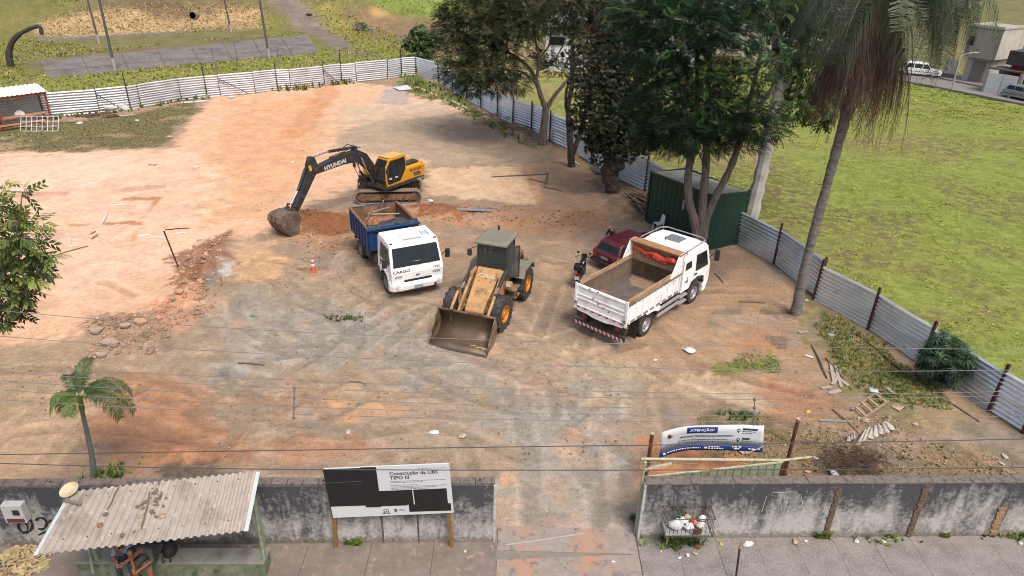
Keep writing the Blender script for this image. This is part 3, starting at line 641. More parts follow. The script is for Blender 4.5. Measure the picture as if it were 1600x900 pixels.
# ================================================================ FRONT WALL, PAVEMENT
def stained_wall(name, top=.35, seed=0):
    m = bpy.data.materials.new(name); m.use_nodes = True; n = m.node_tree; L = n.links.new; b = n.nodes['Principled BSDF']; b.inputs['Roughness'].default_value = .92; b.inputs['Specular IOR Level'].default_value = .2
    tc = n.nodes.new('ShaderNodeTexCoord')
    def mp(s, lo=(0, 0, 0)):
        x = n.nodes.new('ShaderNodeMapping'); x.inputs['Scale'].default_value = s; x.inputs['Location'].default_value = lo; L(tc.outputs['Object'], x.inputs[0]); return x.outputs[0]
    def nz(v, sc, d=6):
        x = n.nodes.new('ShaderNodeTexNoise'); x.inputs['Scale'].default_value = sc; x.inputs['Detail'].default_value = d; x.inputs['Roughness'].default_value = .68; L(v, x.inputs['Vector']); return x.outputs['Fac']
    def rg(f, a, bb, c_=0, d=1):
        x = n.nodes.new('ShaderNodeMapRange'); x.clamp = True
        for q, v in zip((1, 2, 3, 4), (a, bb, c_, d)): x.inputs[q].default_value = v
        L(f, x.inputs[0]); return x.outputs[0]
    def ma(op, a, bb):
        x = n.nodes.new('ShaderNodeMath'); x.operation = op
        for i, v in enumerate((a, bb)):
            if hasattr(v, 'links'): L(v, x.inputs[i])
            else: x.inputs[i].default_value = v
        return x.outputs[0]
    def mix(f, A, B):
        x = n.nodes.new('ShaderNodeMix'); x.data_type = 'RGBA'; L(f, x.inputs[0])
        for s, v in ((6, A), (7, B)):
            if hasattr(v, 'links'): L(v, x.inputs[s])
            else: x.inputs[s].default_value = (*v, 1)
        return x.outputs[2]
    sp = n.nodes.new('ShaderNodeSeparateXYZ'); L(tc.outputs['Object'], sp.inputs[0]); z = sp.outputs[2]
    drip = nz(mp((2.0, 2.0, .6), (seed, 0, 0)), 1.3); patch = nz(mp((1, 1, 1), (seed, 3, 0)), .8); fine = nz(mp((1, 1, 1)), 9)
    # black mould runs down from the coping, splash dirt at the foot: wear with its own ragged shape
    f1 = ma('ADD', rg(z, .55, 1.95, -.28, .30), ma('ADD', rg(drip, .3, .7, -.34, .34), rg(patch, .3, .7, -.36, .36)))
    f1 = ma('ADD', f1, rg(fine, .3, .7, -.22, .22))
    col = mix(rg(f1, -.48, .16), c(208, 205, 200), c(64, 68, 76))
    f2 = ma('ADD', rg(z, .05, .38, .35, -.25), rg(fine, .3, .7, -.3, .3)); col = mix(rg(f2, -.05, .3, 0, .75), col, c(118, 108, 94))
    col = mix(rg(nz(mp((1, 1, 1)), 40, 3), .35, .7, .0, .35), col, c(150, 148, 146))
    L(col, b.inputs['Base Color'])
    bn = n.nodes.new('ShaderNodeBump'); bn.inputs['Strength'].default_value = .6; bn.inputs['Distance'].default_value = .02; L(nz(mp((1, 1, 1)), 18, 5), bn.inputs['Height']); L(bn.outputs[0], b.inputs['Normal'])
    return m
WL, WR = stained_wall('stained_render', seed=0), stained_wall('stained_render_right', seed=11)
M_COP = mat('coping_concrete', c(132, 120, 112), .95, var=.25, scale=12, bump=.5, col2=c(90, 84, 82), t2=.58)
M_PALE = mat('whitewashed_edge', c(206, 204, 198), .9, var=.1, scale=8, col2=c(140, 138, 134), t2=.6)
M_BRK = mat('weathered_brick', c(124, 98, 76), .95, var=.35, scale=14, bump=.6, col2=c(92, 82, 72), t2=.55)
M_BRK2 = mat('pale_brick', c(176, 142, 108), .95, var=.3, scale=14, bump=.6, col2=c(130, 112, 92), t2=.6)
M_HOLE = mat('dark_hole', (.01, .01, .01), 1)
# line of the wall foot
A0, A1 = g(-60, 853), g(774, 846); B0, B1 = g(995, 841), g(1690, 836)
def wall_frame(P, Q):
    a = math.atan2(Q[1]-P[1], Q[0]-P[0]); return a, float(np.hypot(Q[0]-P[0], Q[1]-P[1]))
aL, lL = wall_frame(A0, A1); aR, lR = wall_frame(B0, B1)
wl = empty('boundary_wall', (A0[0], A0[1], 0), aL, 'mould stained rendered wall behind bus shelter and signboard, left of the gateway', 'wall')
HWL, HWR, TH = 1.93, 1.87, .26
MB().b2((-6, 0, -.1), (lL-.07, TH-.02, HWL)).build('rendered_face', WL, wl, bev=.012)
MB().b2((lL-.07, -.01, -.1), (lL, TH, HWL+.01)).build('end_jamb', M_PALE, wl, bev=.01)
# coping of hollow bricks, their cells open upwards
xx = -6.0; i = 0
while xx < lL-.1:
    w_ = min(.39, lL-xx-.01); bk = MB().b2((xx, .02, HWL), (xx+w_-.012, TH-.01, HWL+.075+rnd.uniform(-.008, .008))).build('coping_brick', M_COP, wl, bev=.008)
    if rnd.random() < .22:
        for h_ in (.1, .2)[:rnd.randint(1, 2)]:
            if h_ < w_-.05: MB().cyl((xx+h_, .13, HWL+.07), (xx+h_, .13, HWL+.086), .028, n=8).build('cell_hole', M_HOLE, bk)
    xx += w_
# buttress joints on the left wall
for px in (600, 655):
    p = g(px, 849); MB().b2((p[0]-A0[0]-.02, -.012, 0), (p[0]-A0[0]+.02, 0.0, 1.7)).build('joint', mat('joint_dark', c(92, 88, 86), .95), wl)
# graffiti scrawl left of the shelter: strokes of black spray
M_SPRAY = mat('black_spray', (.012, .012, .013), .8, var=.05)
M_SCRATCH = mat('chalk_scratch', c(205, 205, 205), .9)
def wpt(P0, ang, px, py):           # photograph point on the wall face -> wall coordinates
    nrm = np.array([math.sin(ang), -math.cos(ang), 0]); d = ray(px, py); t = (nrm@(np.array([P0[0], P0[1], 0])-EYE))/(nrm@d); p = EYE+d*t-np.array([P0[0], P0[1], 0])
    return (p[0]*math.cos(ang)+p[1]*math.sin(ang), 0, p[2])
def stroke(root, P0, ang, pts, r, m, name):
    Q = [wpt(P0, ang, *p) for p in pts]; rows = [[], []]
    for i, q in enumerate(Q):
        d = Vector(Q[min(i+1, len(Q)-1)])-Vector(Q[max(i-1, 0)]); d.normalize(); k = Vector((-d.z, 0, d.x))*r*(.75+.25*math.sin(i*1.7))
        for s_, row in ((1, rows[0]), (-1, rows[1])): v = Vector(q)+k*s_; row.append((v.x, -.004, v.z))
    return MB().sheet(rows).build(name, m, root, solid=.003)
def arc(cx, cy, rx, ry, a0, a1, n=14): return [(cx+rx*math.cos(R(a0+(a1-a0)*i/n)), cy+ry*math.sin(R(a0+(a1-a0)*i/n))) for i in range(n+1)]
stroke(wl, A0, aL, arc(40, 821, 11, 11, -70, 200), .045, M_SPRAY, 'graffiti'); stroke(wl, A0, aL, [(34,810),(40,816),(44,824),(42,832),(36,833)], .035, M_SPRAY, 'graffiti')
stroke(wl, A0, aL, arc(64, 818, 9, 9, -150, 120), .045, M_SPRAY, 'graffiti'); stroke(wl, A0, aL, [(70,812),(76,816),(80,812)], .04, M_SPRAY, 'graffiti'); stroke(wl, A0, aL, [(60,836),(68,832),(76,830)], .03, M_SPRAY, 'graffiti')
# electricity meter box on the wall
q = wpt(A0, aL, 28, 794)
mb = empty('meter_box', (A0[0]+q[0]*math.cos(aL), A0[1]+q[0]*math.sin(aL), 1.02), aL, 'white rusty electricity meter box fixed to the wall left of the shelter', 'meter box')
MB().b2((-.25, -.2, -.05), (.25, -.004, .52)).build('case', mat('meter_paint', c(214, 216, 218), .6, var=.08, scale=4, col2=c(122, 66, 46), t2=.66, s2=4), mb, bev=.012)
MB().b2((.0, -.212, .22), (.16, -.2, .38)).build('window', mat('meter_window', (.02, .022, .025), .2), mb); MB().b2((-.2, -.208, -.02), (.22, -.2, .10)).build('rust_patch', mat('meter_rust', c(112, 58, 42), .9, var=.4, scale=20), mb)
# ---- right wall
wr = empty('boundary_wall', (B0[0], B0[1], 0), aR, 'long grey streaked rendered wall right of the gateway, litter basket against it', 'wall')
MB().b2((.07, 0, -.1), (lR+4, TH-.02, HWR)).build('rendered_face', WR, wr, bev=.012)
MB().b2((0, -.01, -.1), (.07, TH, HWR+.006)).build('end_jamb', M_PALE, wr, bev=.01)
xx = .02
while xx < lR+4:
    w_ = rnd.uniform(.9, 1.3); MB().b2((xx, -.012, HWR), (xx+w_-.008, TH+.005, HWR+.05+rnd.uniform(-.008, .006))).build('coping_stone', M_COP, wr, bev=.01); xx += w_
def strip(pts_top, pts_bot, w_, m, name):       # ragged band where the render has fallen off a brick pier: bricks one by one
    a = wpt(B0, aR, *pts_top); b = wpt(B0, aR, *pts_bot); n = max(3, int(abs(a[2]-b[2])/.085)); pier = empty(name); pier.parent = wr
    MB().b2((b[0]-w_*.55, -.006, b[2]), (b[0]+w_*.55, -.001, a[2])).build('mortar', mat('old_mortar', c(112, 104, 94), .95, var=.3, scale=20, bump=.5), pier)
    for i in range(n):
        t = (i+.5)/n; zc = b[2]+(a[2]-b[2])*t; ww = w_*rnd.uniform(.75, 1.05); x0 = b[0]+(a[0]-b[0])*t+rnd.uniform(-.02, .02)
        MB().b2((x0-ww/2, -.024-rnd.uniform(0, .012), zc-.034), (x0+ww/2, -.005, zc+.034)).build('brick', m, pier, bev=.006)
strip((1311,763), (1289,836), .15, M_BRK, 'exposed_pier'); strip((1449,757), (1417,841), .17, M_BRK, 'exposed_pier'); strip((1566,792), (1550,836), .22, M_BRK2, 'exposed_pier')
strip((1313,760), (1305,770), .1, M_BRK, 'exposed_pier')
for pts in ([(1218,772),(1222,800),(1226,775)], [(1198,775),(1190,800)], [(1246,770),(1240,795),(1250,772)], [(1205,770),(1240,768)], [(1252,775),(1256,800)], [(1066,795),(1058,800)], [(1054,778),(1050,800),(1062,785),(1052,800)], [(1071,788),(1058,805),(1072,800)]):
    stroke(wr, B0, aR, pts, .008, M_SCRATCH if pts[0][0] > 1100 else M_SPRAY, 'scratch')

# pavement slabs
M_PAV = mat('pavement_concrete', c(152, 146, 141), .92, var=.12, scale=9, bump=.4, bscale=60, col2=c(130, 124, 119), t2=.54, w2=.12, s2=1.6, col3=c(184, 178, 171), t3=.6, s3=22)
M_PAV2 = mat('dirty_pavement', c(144, 133, 124), .93, var=.18, scale=5, bump=.4, bscale=50, col2=c(126, 116, 108), t2=.55, w2=.14, s2=1.2, col3=c(190, 158, 136), t3=.64, s3=4)
M_DRV = mat('drive_concrete', c(166, 155, 145), .93, var=.16, scale=4, bump=.4, bscale=45, col2=c(196, 150, 120), t2=.56, w2=.09, s2=1.1, col3=c(132, 124, 118), t3=.6, s3=3.5)
pv = tag(MB().b2((-40, 2, -.4), (40, 13.75, -.035)).build('pavement', mat('joint_sand', c(146, 138, 130), .95)), kind='structure')
dl, dr = g(777, 846)[0], g(992, 846)[0]
yl = lambda x: A0[1]+math.tan(aL)*(x-A0[0])-.0; yr = lambda x: B0[1]+math.tan(aR)*(x-B0[0])
def slab(x0, x1, y0, ya, yb, m, sk=0.0):
    zt = rnd.uniform(-.004, .004)
    MB().poly([(x0+sk, y0, -.05), (x1+sk, y0, -.05), (x1, yb, -.05), (x0, ya, -.05), (x0+sk, y0, zt), (x1+sk, y0, zt), (x1, yb, zt), (x0, ya, zt)], [(3, 2, 1, 0), (4, 5, 6, 7), (0, 1, 5, 4), (1, 2, 6, 5), (2, 3, 7, 6), (3, 0, 4, 7)]).build('slab', m, pv, bev=.006)
x = dl-.02
for i in range(9): slab(x-1.62, x-.012, 9.2, yl(x-1.62)-.002, yl(x)-.002, M_PAV2, 0); x -= 1.62
x = dr+.05
for i in range(13): slab(x+.004, x+1.06, 9.2, yr(x)-.002, yr(x+1.06)-.002, M_PAV, -.05*0); x += 1.06
for i in range(1):
    xa = dl; xb = dr+.03
    slab(xa+.004, xb-.004, 13.06, 13.9, 13.9, M_DRV); slab(xa+.004, xb-.004, 9.2, 12.75, 13.05, M_DRV)
kerb = MB().b2((-40, 9.0, -.3), (40, 9.18, .012)).build('kerb', M_COP); tag(kerb, kind='structure')
tag(MB().quadp((-40, -6, -.028), (40, -6, -.028), (40, 9.0, -.028), (-40, 9.0, -.028)).build('road', mat('asphalt', (.06, .06, .062), .9, var=.2, scale=20, bump=.3)), kind='structure')
tag(MB().tube([g(790, 851), g(830, 846), g(880, 838), g(912, 833)], .022, 6).build('drive_cable', mat('grey_pvc', c(176, 174, 172), .6)), 'grey conduit lying across the concrete drive in the gateway', 'conduit')

# ================================================================ BUS SHELTER
M_ASB = mat('fibre_cement', c(186, 175, 165), .93, var=.10, scale=2.0, bump=.3, bscale=60, col2=c(148, 136, 126), t2=.6, w2=.12, s2=1.6, col3=c(206, 198, 190), t3=.62, s3=5)
M_GRNP = mat('pale_green_paint', c(150, 168, 140), .7, var=.15, scale=6, col2=c(150, 108, 70), t2=.62, s2=5)
sh = empty('bus_shelter', (g(250, 860)[0], g(250, 860)[1], 0), 0, 'roadside bus shelter with dusty corrugated roof on green posts', 'bus shelter')
SO = np.array(sh.location)
# roof corners of the photograph on plausible heights: back edge high above the wall, front edge lower
rb0, rb1 = g(112, 770, 2.45), g(402, 738, 2.75); rf0, rf1 = g(56, 868, 2.12), g(383, 831, 2.32)
n_rib = 26
roof = MB(); rows = []
def rp(u, v, dz): p = (rb0*(1-u)+rb1*u)*(1-v)+(rf0*(1-u)+rf1*u)*v; return (p[0]-SO[0], p[1]-SO[1], p[2]+dz)
us = []
for i in range(n_rib):
    for du, dz in ((0, 0), (.30, 0), (.45, .045), (.80, .045), (.95, 0)): us.append(((i+du)/n_rib, dz))
us.append((1, 0))
for s0, s1 in ((0, .52), (.50, 1)):
    pass
prev = 0
k_sh = [0, 9, 18, 26]
for j in range(3):       # three roofing sheets side by side, one rib overlap
    a, b = k_sh[j]/n_rib-(.012 if j else 0), k_sh[j+1]/n_rib; sel = [(u, dz) for u, dz in us if a-1e-6 <= u <= b+1e-6]
    MB().sheet([[rp(u, v, dz+.006*(j % 2)-.01*math.sin(v*3)) for u, dz in sel] for v in (-.01, .33, .66, 1.0+.01*(j == 1))]).build('roof_sheet', M_ASB, sh, solid=.012, fixn=False)
MB().b2((-.02, -.02, 0), (.02, .02, .02))
def lp(p): return Vector((p[0]-SO[0], p[1]-SO[1], p[2]))
e0, e1 = lp(rb1), lp(rf1); MB().beam(e0+Vector((.02, 0, .02)), e1+Vector((.02, 0, .02)), .10, .012).build('roof_edge_strip', mat('pale_blue_trim', c(206, 214, 216), .6), sh)
f0, f1 = lp(rb0), lp(rf0); MB().beam(f0+Vector((-.02, 0, .0)), f1+Vector((-.02, 0, .0)), .08, .012).build('roof_edge_strip', mat('pale_blue_trim', c(206, 214, 216), .6), sh)
for v in (.12, .82): MB().beam(Vector(rp(.02, v, -.05)), Vector(rp(.98, v, -.05)), .06, .08).build('purlin', M_GRNP, sh)
for u in (.05, .97):
    pb = Vector(rp(u, .12, -.09)); pf = Vector(rp(u, .82, -.09)); ft = Vector((pf.x+.05, pb.y-.35, .42))
    MB().beam(pb, Vector((pb.x, pb.y, 0)), .09).build('post', M_GRNP, sh, bev=.006); MB().beam(pb, pf, .07).build('rafter', M_GRNP, sh); MB().beam(Vector((pb.x+.02, pb.y-.05, 2.15 if u > .5 else 1.9)), ft, .05).build('strut', M_GRNP, sh)
# bolts on the sheets
for i in range(2, 26, 3):
    for v in (.12, .82):
        p = rp((i+.62)/n_rib, v, .05); MB().cyl(p, (p[0], p[1], p[2]+.018), .014, n=6).build('roof_bolt', M_RUST, sh)
# bench: a long plastered block
M_BENCH = mat('mossy_plaster', c(112, 124, 98), .92, var=.3, scale=5, bump=.5, col2=c(150, 150, 138), t2=.56, s2=2.2, col3=c(78, 92, 66), t3=.6, s3=3)
M_BTOP = mat('worn_bench_top', c(150, 150, 140), .9, var=.18, scale=4, bump=.3, col2=c(112, 108, 100), t2=.57, s2=2)
bx0, bx1 = g(128, 895)[0], g(422, 886)[0]; by0 = g(200, 897)[1]
bn_ = empty('bus_bench', ((bx0+bx1)/2, by0, 0), math.atan2(.12, 4), 'long mossy green plastered bench under the bus shelter', 'bench')
hl = (bx1-bx0)/2
MB().b2((-hl, -.02, -.02), (hl, .42, .41)).build('base', M_BENCH, bn_, bev=.015); MB().b2((-hl-.02, -.04, .412), (hl+.02, .44, .47)).build('seat', M_BTOP, bn_, bev=.015)
# litter on the roof: stones, leaves, a clay heap and a yellowed dish
M_CLOD = mat('dry_clod', c(124, 114, 104), .95, var=.35, scale=30, bump=.6); M_STICK = mat('dead_stick', c(126, 108, 92), .9, var=.3, scale=20); M_LEAF = mat('dead_leaf', c(186, 164, 130), .8, var=.3, scale=15)
def rock(r, seed, flat=.6, n=8):
    rr = random.Random(seed); mb_ = MB(); rings = []
    for j in range(5):
        t = math.pi*(j+.35)/5.4; rings.append([(r*math.sin(t)*math.cos(2*math.pi*k/n)*rr.uniform(.75, 1.2), r*math.sin(t)*math.sin(2*math.pi*k/n)*rr.uniform(.75, 1.2), r*flat*math.cos(t)*rr.uniform(.85, 1.1)) for k in range(n)])
    return mb_.loft(rings)
def on_roof(px, py):
    best = None
    for iu in range(60):
        for iv in range(30):
            u, v = iu/59, iv/29; p = (rb0*(1-u)+rb1*u)*(1-v)+(rf0*(1-u)+rf1*u)*v; d = p-EYE; zz = d@_fw; x_, y_ = 800+FPX*(d@RT)/zz, 450-FPX*(d@UP)/zz; e = (x_-px)**2+(y_-py)**2
            if best is None or e < best[0]: best = (e, p)
    return best[1]
for i in range(34):
    px, py = (rnd.gauss(247, 5), rnd.gauss(782, 14)) if i < 22 else (rnd.gauss(238, 10), rnd.gauss(790, 12)); py = min(max(py, 752), 818)
    p = on_roof(px, py); tag(rock(rnd.uniform(.018, .055), i).build('clod', M_CLOD, loc=(p[0], p[1], p[2]+.06), rot=(0, 0, rnd.random()*6), smooth=True), 'crumb of the dark heap of dirt clods in the middle of the shelter roof', 'clod', 'dirt clods on the shelter roof')
for (px, py, r_, m_, lb) in ((166,806,.10,M_CLOD,'grey brown stone lower left on the shelter roof'),(157,823,.11,mat('brick_bit', c(160,110,90), .9, var=.2),'reddish brick fragment on the left of the shelter roof'),(193,841,.10,M_CLOD,'grey stone near the front edge of the shelter roof'),(255,808,.12,M_LEAF,'pale curled husk right of the dirt heap on the shelter roof'),(218,810,.08,M_LEAF,'narrow straw coloured husk left of the dirt heap on the roof'),(299,816,.05,M_LEAF,'tiny tan lump on the right part of the shelter roof'),(208,835,.06,M_CLOD,'small dark lump near the front roof edge of the shelter')):
    p = on_roof(px, py); r_ *= .62; tag(rock(r_, px, .5).build('roof_stone', m_, loc=(p[0], p[1], p[2]+.03+r_*.45), rot=(0, 0, px), smooth=True), lb, 'stone')
for (a, b, lb) in (((236,770),(222,830),'long dark stick lying down the slope of the shelter roof'),((180,775),(170,800),'short twig on the left of the shelter roof'),((188,758),(180,772),'pale torn strip near the back edge of the shelter roof')):
    p, q_ = on_roof(*a), on_roof(*b); tag(MB().tube([p+[0, 0, .07], (p+q_)/2+[.02, 0, .075], q_+[0, 0, .07]], .016).build('roof_stick', M_STICK), lb, 'stick')
p = on_roof(114, 769); tag(MB().lathe([(.01, .02), (.14, .025), (.2, .06), (.21, .085), (.19, .08), (.13, .045), (.01, .04)], (0, 0, 0), 'z', 20).build('old_dish', mat('yellowed_dish', c(224, 214, 176), .5, var=.1, scale=8, col2=c(206, 176, 96), t2=.6), loc=(p[0], p[1]-.02, p[2]+.06), rot=(.25, -.1, 0), smooth=True), 'yellowed round dish resting on the back left corner of the shelter roof', 'dish')
p, q_ = on_roof(101, 783), on_roof(128, 790); tag(MB().beam(p+[0, 0, .08], q_+[0, 0, .08], .07, .04).build('roof_batten', mat('grey_wood', c(138, 126, 114), .9, var=.25, scale=14, stretch=(1, 8, 8))), 'short grey batten at the left edge of the shelter roof', 'batten')
# fallen leaves at the far left
lx, ly = g(28, 880)[:2]
n = 420; an = nr.uniform(0, 6.28, n); rr_ = np.sqrt(nr.rand(n))*.75; cx = lx+rr_*np.cos(an)*1.0; cy = ly+rr_*np.sin(an)*.75; th = nr.uniform(0, 6.28, n); s_ = nr.uniform(.05, .11, n)
V = []; F = []
for i in range(n):
    z_ = .02+.14*max(0, 1-rr_[i]/.75)*nr.rand(); d = np.array([math.cos(th[i]), math.sin(th[i]), nr.uniform(-.4, .4)])*s_[i]; k = np.array([-math.sin(th[i]), math.cos(th[i]), nr.uniform(-.3, .3)])*s_[i]*.4; p = np.array([cx[i], cy[i], z_]); o = len(V)
    V += [p-d, p+k, p+d, p-k]; F.append((o, o+1, o+2, o+3))
tag(link('leaf_litter', arr_mesh('leaf_litter', V, F, [mat('straw_leaf', c(206, 182, 136), .85, var=.25, scale=6)])), 'heap of pale fallen leaves on the pavement at the bottom left', 'leaves', kind='stuff')

# ================================================================ SIGNBOARD
M_SIGNW = mat('sign_white', c(228, 233, 236), .45, var=.03, scale=2); M_BLK = mat('black_plastic', (.012, .012, .013), .38, var=.2, scale=4, bump=.25, bscale=7); M_INK = mat('sign_ink', (.03, .03, .035), .7); M_OCH = mat('ochre_timber', c(150, 112, 58), .8, var=.25, scale=8, bump=.2, stretch=(6, 6, 1), col2=c(112, 84, 50), t2=.6)
s0, s1 = g(524, 856), g(706, 856); sc_ = (s0+s1)/2; sa = math.atan2(s1[1]-s0[1], s1[0]-s0[0])
sg = empty('sign_board', (sc_[0], sc_[1], 0), sa, 'white construction signboard half covered in black plastic on two timber posts', 'signboard')
hw = float(np.linalg.norm(s1-s0))/2
for sx in (-1, 1): MB().beam((sx*hw, .045, -.1), (sx*(hw-.13), .045, 2.6), .09, .09).build('post', M_OCH, sg, bev=.006)
sy_ = float(sc_[1])-.05; q4 = [at(*q, sy_) for q in ((517, 735), (711, 722.5), (706, 800), (520, 811))]          # panel corners on the plane of the posts
bw = float(np.linalg.norm(q4[1]-q4[0])+np.linalg.norm(q4[2]-q4[3]))/4+.015; ph_ = float(q4[0][2]-q4[3][2]+q4[1][2]-q4[2][2])/2; tl = math.atan2(q4[1][2]-q4[0][2], q4[1][0]-q4[0][0])
pn = MB().b2((-bw, -.045, 0), (bw-.03, -.012, 1.42)).build('panel', M_SIGNW, sg, loc=(float(sum(q[0] for q in q4))/4-float(sc_[0]), 0, float(q4[3][2]+q4[2][2])/2), rot=(0, -tl*.5, 0), bev=.003); pn.scale = (1, 1, ph_/1.42)
def onp(x, z, w_, h_, m, name, dy=-.052, th=.006, rot=0): return MB().box((0, 0, 0), (w_, th, h_)).build(name, m, pn, loc=(x, dy, z), rot=(0, rot, 0))
PWd = 2*bw-.03
fx = lambda u: -bw+PWd*u; fz = lambda v: 1.42*(1-v)
onp(fx(.145), fz(.385), PWd*.30, 1.42*.75, M_BLK, 'black_cover', -.050, .010, .01); onp(fx(.352), fz(.40), PWd*.125, 1.42*.80, M_BLK, 'black_cover', -.056, .010, .02)
onp(fx(.145), fz(.27), PWd*.29, .014, mat('plastic_fold', (.06, .06, .06), .5), 'fold', -.057, .004, -.02)
onp(fx(.52), fz(.64), PWd*.215, 1.42*.31, M_BLK, 'black_cover', -.050, .008, .01); onp(fx(.645), fz(.63), PWd*.07, 1.42*.30, M_BLK, 'black_cover', -.054, .008, 0); onp(fx(.825), fz(.64), PWd*.27, 1.42*.31, M_BLK, 'black_cover', -.051, .008, .0); onp(fx(.81), fz(.865), PWd*.345, 1.42*.15, M_BLK, 'black_cover', -.049, .008, .012)
tr = (R(90), 0, 0)
def tx(s, u, v, sz, bold=0.0, al='LEFT', m=M_INK, sx=1.0): return text(s, sz, m, pn, (fx(u), -.049, fz(v)), tr, align=al, bold=bold, ext=.001, sx=sx)
tx('Construção da UBS', .515, .15, .132, .0025, sx=1.12); tx('TIPO III', .515, .235, .132, .0025, sx=1.12)
for k, (v, u0, u1) in enumerate(((.075,.74,.96),(.305,.515,.96),(.33,.515,.78),(.385,.515,.73),(.415,.515,.95),(.44,.515,.88),(.465,.515,.80),(.49,.515,.78),(.515,.515,.82))):
    r_ = random.Random(k); x_ = u0
    while x_ < u1:                      # unreadable rows of fine print
        wd = r_.uniform(.008, .03); onp(fx(min(x_+wd/2, u1)), fz(v), PWd*wd, .016, mat('fine_print', (.16, .16, .17), .7), 'fine_print', -.0465, .002); x_ += wd+.006
# two small emblems at the foot: a house outline and a shield
cx_ = fx(.445); cz = fz(.90)
MB().beam((cx_-.07, -.048, cz+.015), (cx_+.0, -.048, cz+.06), .006, .016, (0, 1, 0)).beam((cx_+.0, -.048, cz+.06), (cx_+.075, -.048, cz+.015), .006, .016, (0, 1, 0)).box((cx_-.05, -.048, cz-.02), (.018, .004, .06)).box((cx_+.05, -.048, cz-.02), (.018, .004, .06)).box((cx_, -.048, cz-.02), (.03, .004, .03)).box((cx_, -.048, cz-.065), (.2, .004, .02)).build('emblem', M_INK, pn)
cx_ = fx(.525); MB().prism([(cx_-.04, cz+.05), (cx_+.04, cz+.05), (cx_+.04, cz-.01), (cx_, cz-.055), (cx_-.04, cz-.01)], -.05, -.046).build('shield_emblem', mat('shield_grey', (.09, .09, .1), .7), pn)
for k in range(3): onp(fx(.575+.006*k), fz(.895+.018*k-.018), PWd*(.04, .055, .035)[k], .013, mat('fine_print', (.16, .16, .17)), 'fine_print', -.0465, .002)

# ================================================================ BANNER AND GATE
bp0, bp1 = g(1009, 745), g(1223, 745)
M_RP = mat('rusty_pipe', c(122, 76, 52), .8, .1, .3, 9, .2, col2=c(84, 56, 42), t2=.55)
h0 = 1.95; h1 = 2.75
for (px, py, pyt, lb) in ((1009,748,677,'rusty pipe post left of the attention banner'),(1224,745,654,'taller rusty pipe post right of the attention banner')):
    p = g(px, py); hgt = 0
    lo_, hi_ = 0.0, 6.0
    for _ in range(40):
        mm = (lo_+hi_)/2; d = p+np.array([0, 0, mm])-EYE
        if 450-FPX*(d@UP)/(d@_fw) > pyt: lo_ = mm
        else: hi_ = mm
    po = empty('pipe_post', (p[0], p[1], 0), 0, lb, 'post'); MB().cyl((0, 0, -.1), (0.0, 0, lo_-.03), .055, n=10).build('pipe', M_RP, po, smooth=True); MB().cyl((0, 0, lo_-.03), (0, 0, lo_), .056, n=10).build('cut_end', mat('cut_end', c(206, 182, 160), .8), po)
# banner cloth hangs between: corners of the photograph on the plane of the posts
yb = float(bp0[1])+.05
TLc, TRc, BLc, BRc = at(1034, 676, yb), at(1194, 664, yb), at(1030, 717, yb), at(1190, 703, yb)
MBn = mat('banner_white', c(226, 230, 236), .6, var=.03, scale=2); MBl = mat('banner_blue', c(36, 66, 158), .6, var=.05)
bnr = empty('cloth_banner', (float((TLc[0]+TRc[0])/2), yb, 0), 0, 'white and blue attention banner sagging above the green gate', 'banner')
bo = np.array(bnr.location)
def bpnt(u, v, d=0.0):
    sag = 9.5*math.sin(math.pi*u)*(1-.15*v)
    p = (TLc*(1-u)+TRc*u)*(1-v)+(BLc*(1-u)+BRc*u)*v; p = p+np.array([0, .10*math.sin(math.pi*u*1.4+.3)*(.4+.6*v)+.04*math.sin(u*9)-d, .14*math.sin(math.pi*min(1, u*1.08))]); return Vector(p-bo)
def bpatch(u0, u1, v0, v1, m, name, d=0.0, n=14): return MB().sheet([[bpnt(u0+(u1-u0)*i/n, v0+(v1-v0)*j/3, d) for i in range(n+1)] for j in range(4)]).build(name, m, bnr, solid=.004, smooth=True)
bpatch(0, 1, 0, .80, MBn, 'cloth', n=30); bpatch(0, 1, .80, 1.0, MBl, 'blue_band', n=30); bpatch(.255, .545, .06, .29, MBl, 'blue_title_box', .008)
def btext(s, u, v, size, m, bold=0.0, al='CENTER', sx=1.0):
    Wc = float(TRc[0]-TLc[0]); Hc = float((TLc[2]-BLc[2]+TRc[2]-BRc[2])/2)
    return text(s, size, m, bnr, None, None, align=al, bold=bold, ext=.001, sx=sx, warp=lambda a, b, e: bpnt(u+a/Wc, v-b/Hc, .012+e))
M_TW = mat('banner_text_white', (.8, .8, .82), .6); M_TB = mat('banner_text_navy', c(60, 70, 110), .6); M_TG = mat('banner_text_green', c(34, 84, 70), .6)
btext('ATENÇÃO!', .40, .185, .125, M_TW, .002, sx=1.05)
btext('MUDANÇA TEMPORÁRIA DE ATENDIMENTO', .45, .415, .073, M_TB, .0012)
M_FP = mat('banner_fine', c(120, 124, 140), .7)
for v, u0, u1 in ((.55,.18,.66),(.64,.17,.68),(.73,.26,.60),(.60,.03,.10),(.66,.03,.12),(.72,.03,.10),(.24,.79,.93),(.31,.79,.90),(.60,.79,.92),(.66,.79,.88)):
    r_ = random.Random(int(v*100)); x_ = u0
    while x_ < u1: wd = r_.uniform(.02, .05); bpatch(x_, min(u1, x_+wd), v-.012, v+.016, M_FP, 'fine_print', .008, 2); x_ += wd+.01
for v in (.16, .52): bpatch(.795, .94 if v < .3 else .87, v-.035, v+.035, M_TG, 'green_strip', .008, 3)
for v in (.20, .56):
    p = bpnt(.755, v, .012); MB().lathe([(.05, 0), (.05, .006)], p, 'y', 12).prism([(p.x-.04, p.z-.02), (p.x+.04, p.z-.02), (p.x, p.z-.1)], p.y, p.y+.005).build('map_pin', M_TG, bnr); MB().lathe([(.022, -.004), (.022, .006)], p, 'y', 10).build('map_pin_eye', M_TW, bnr)
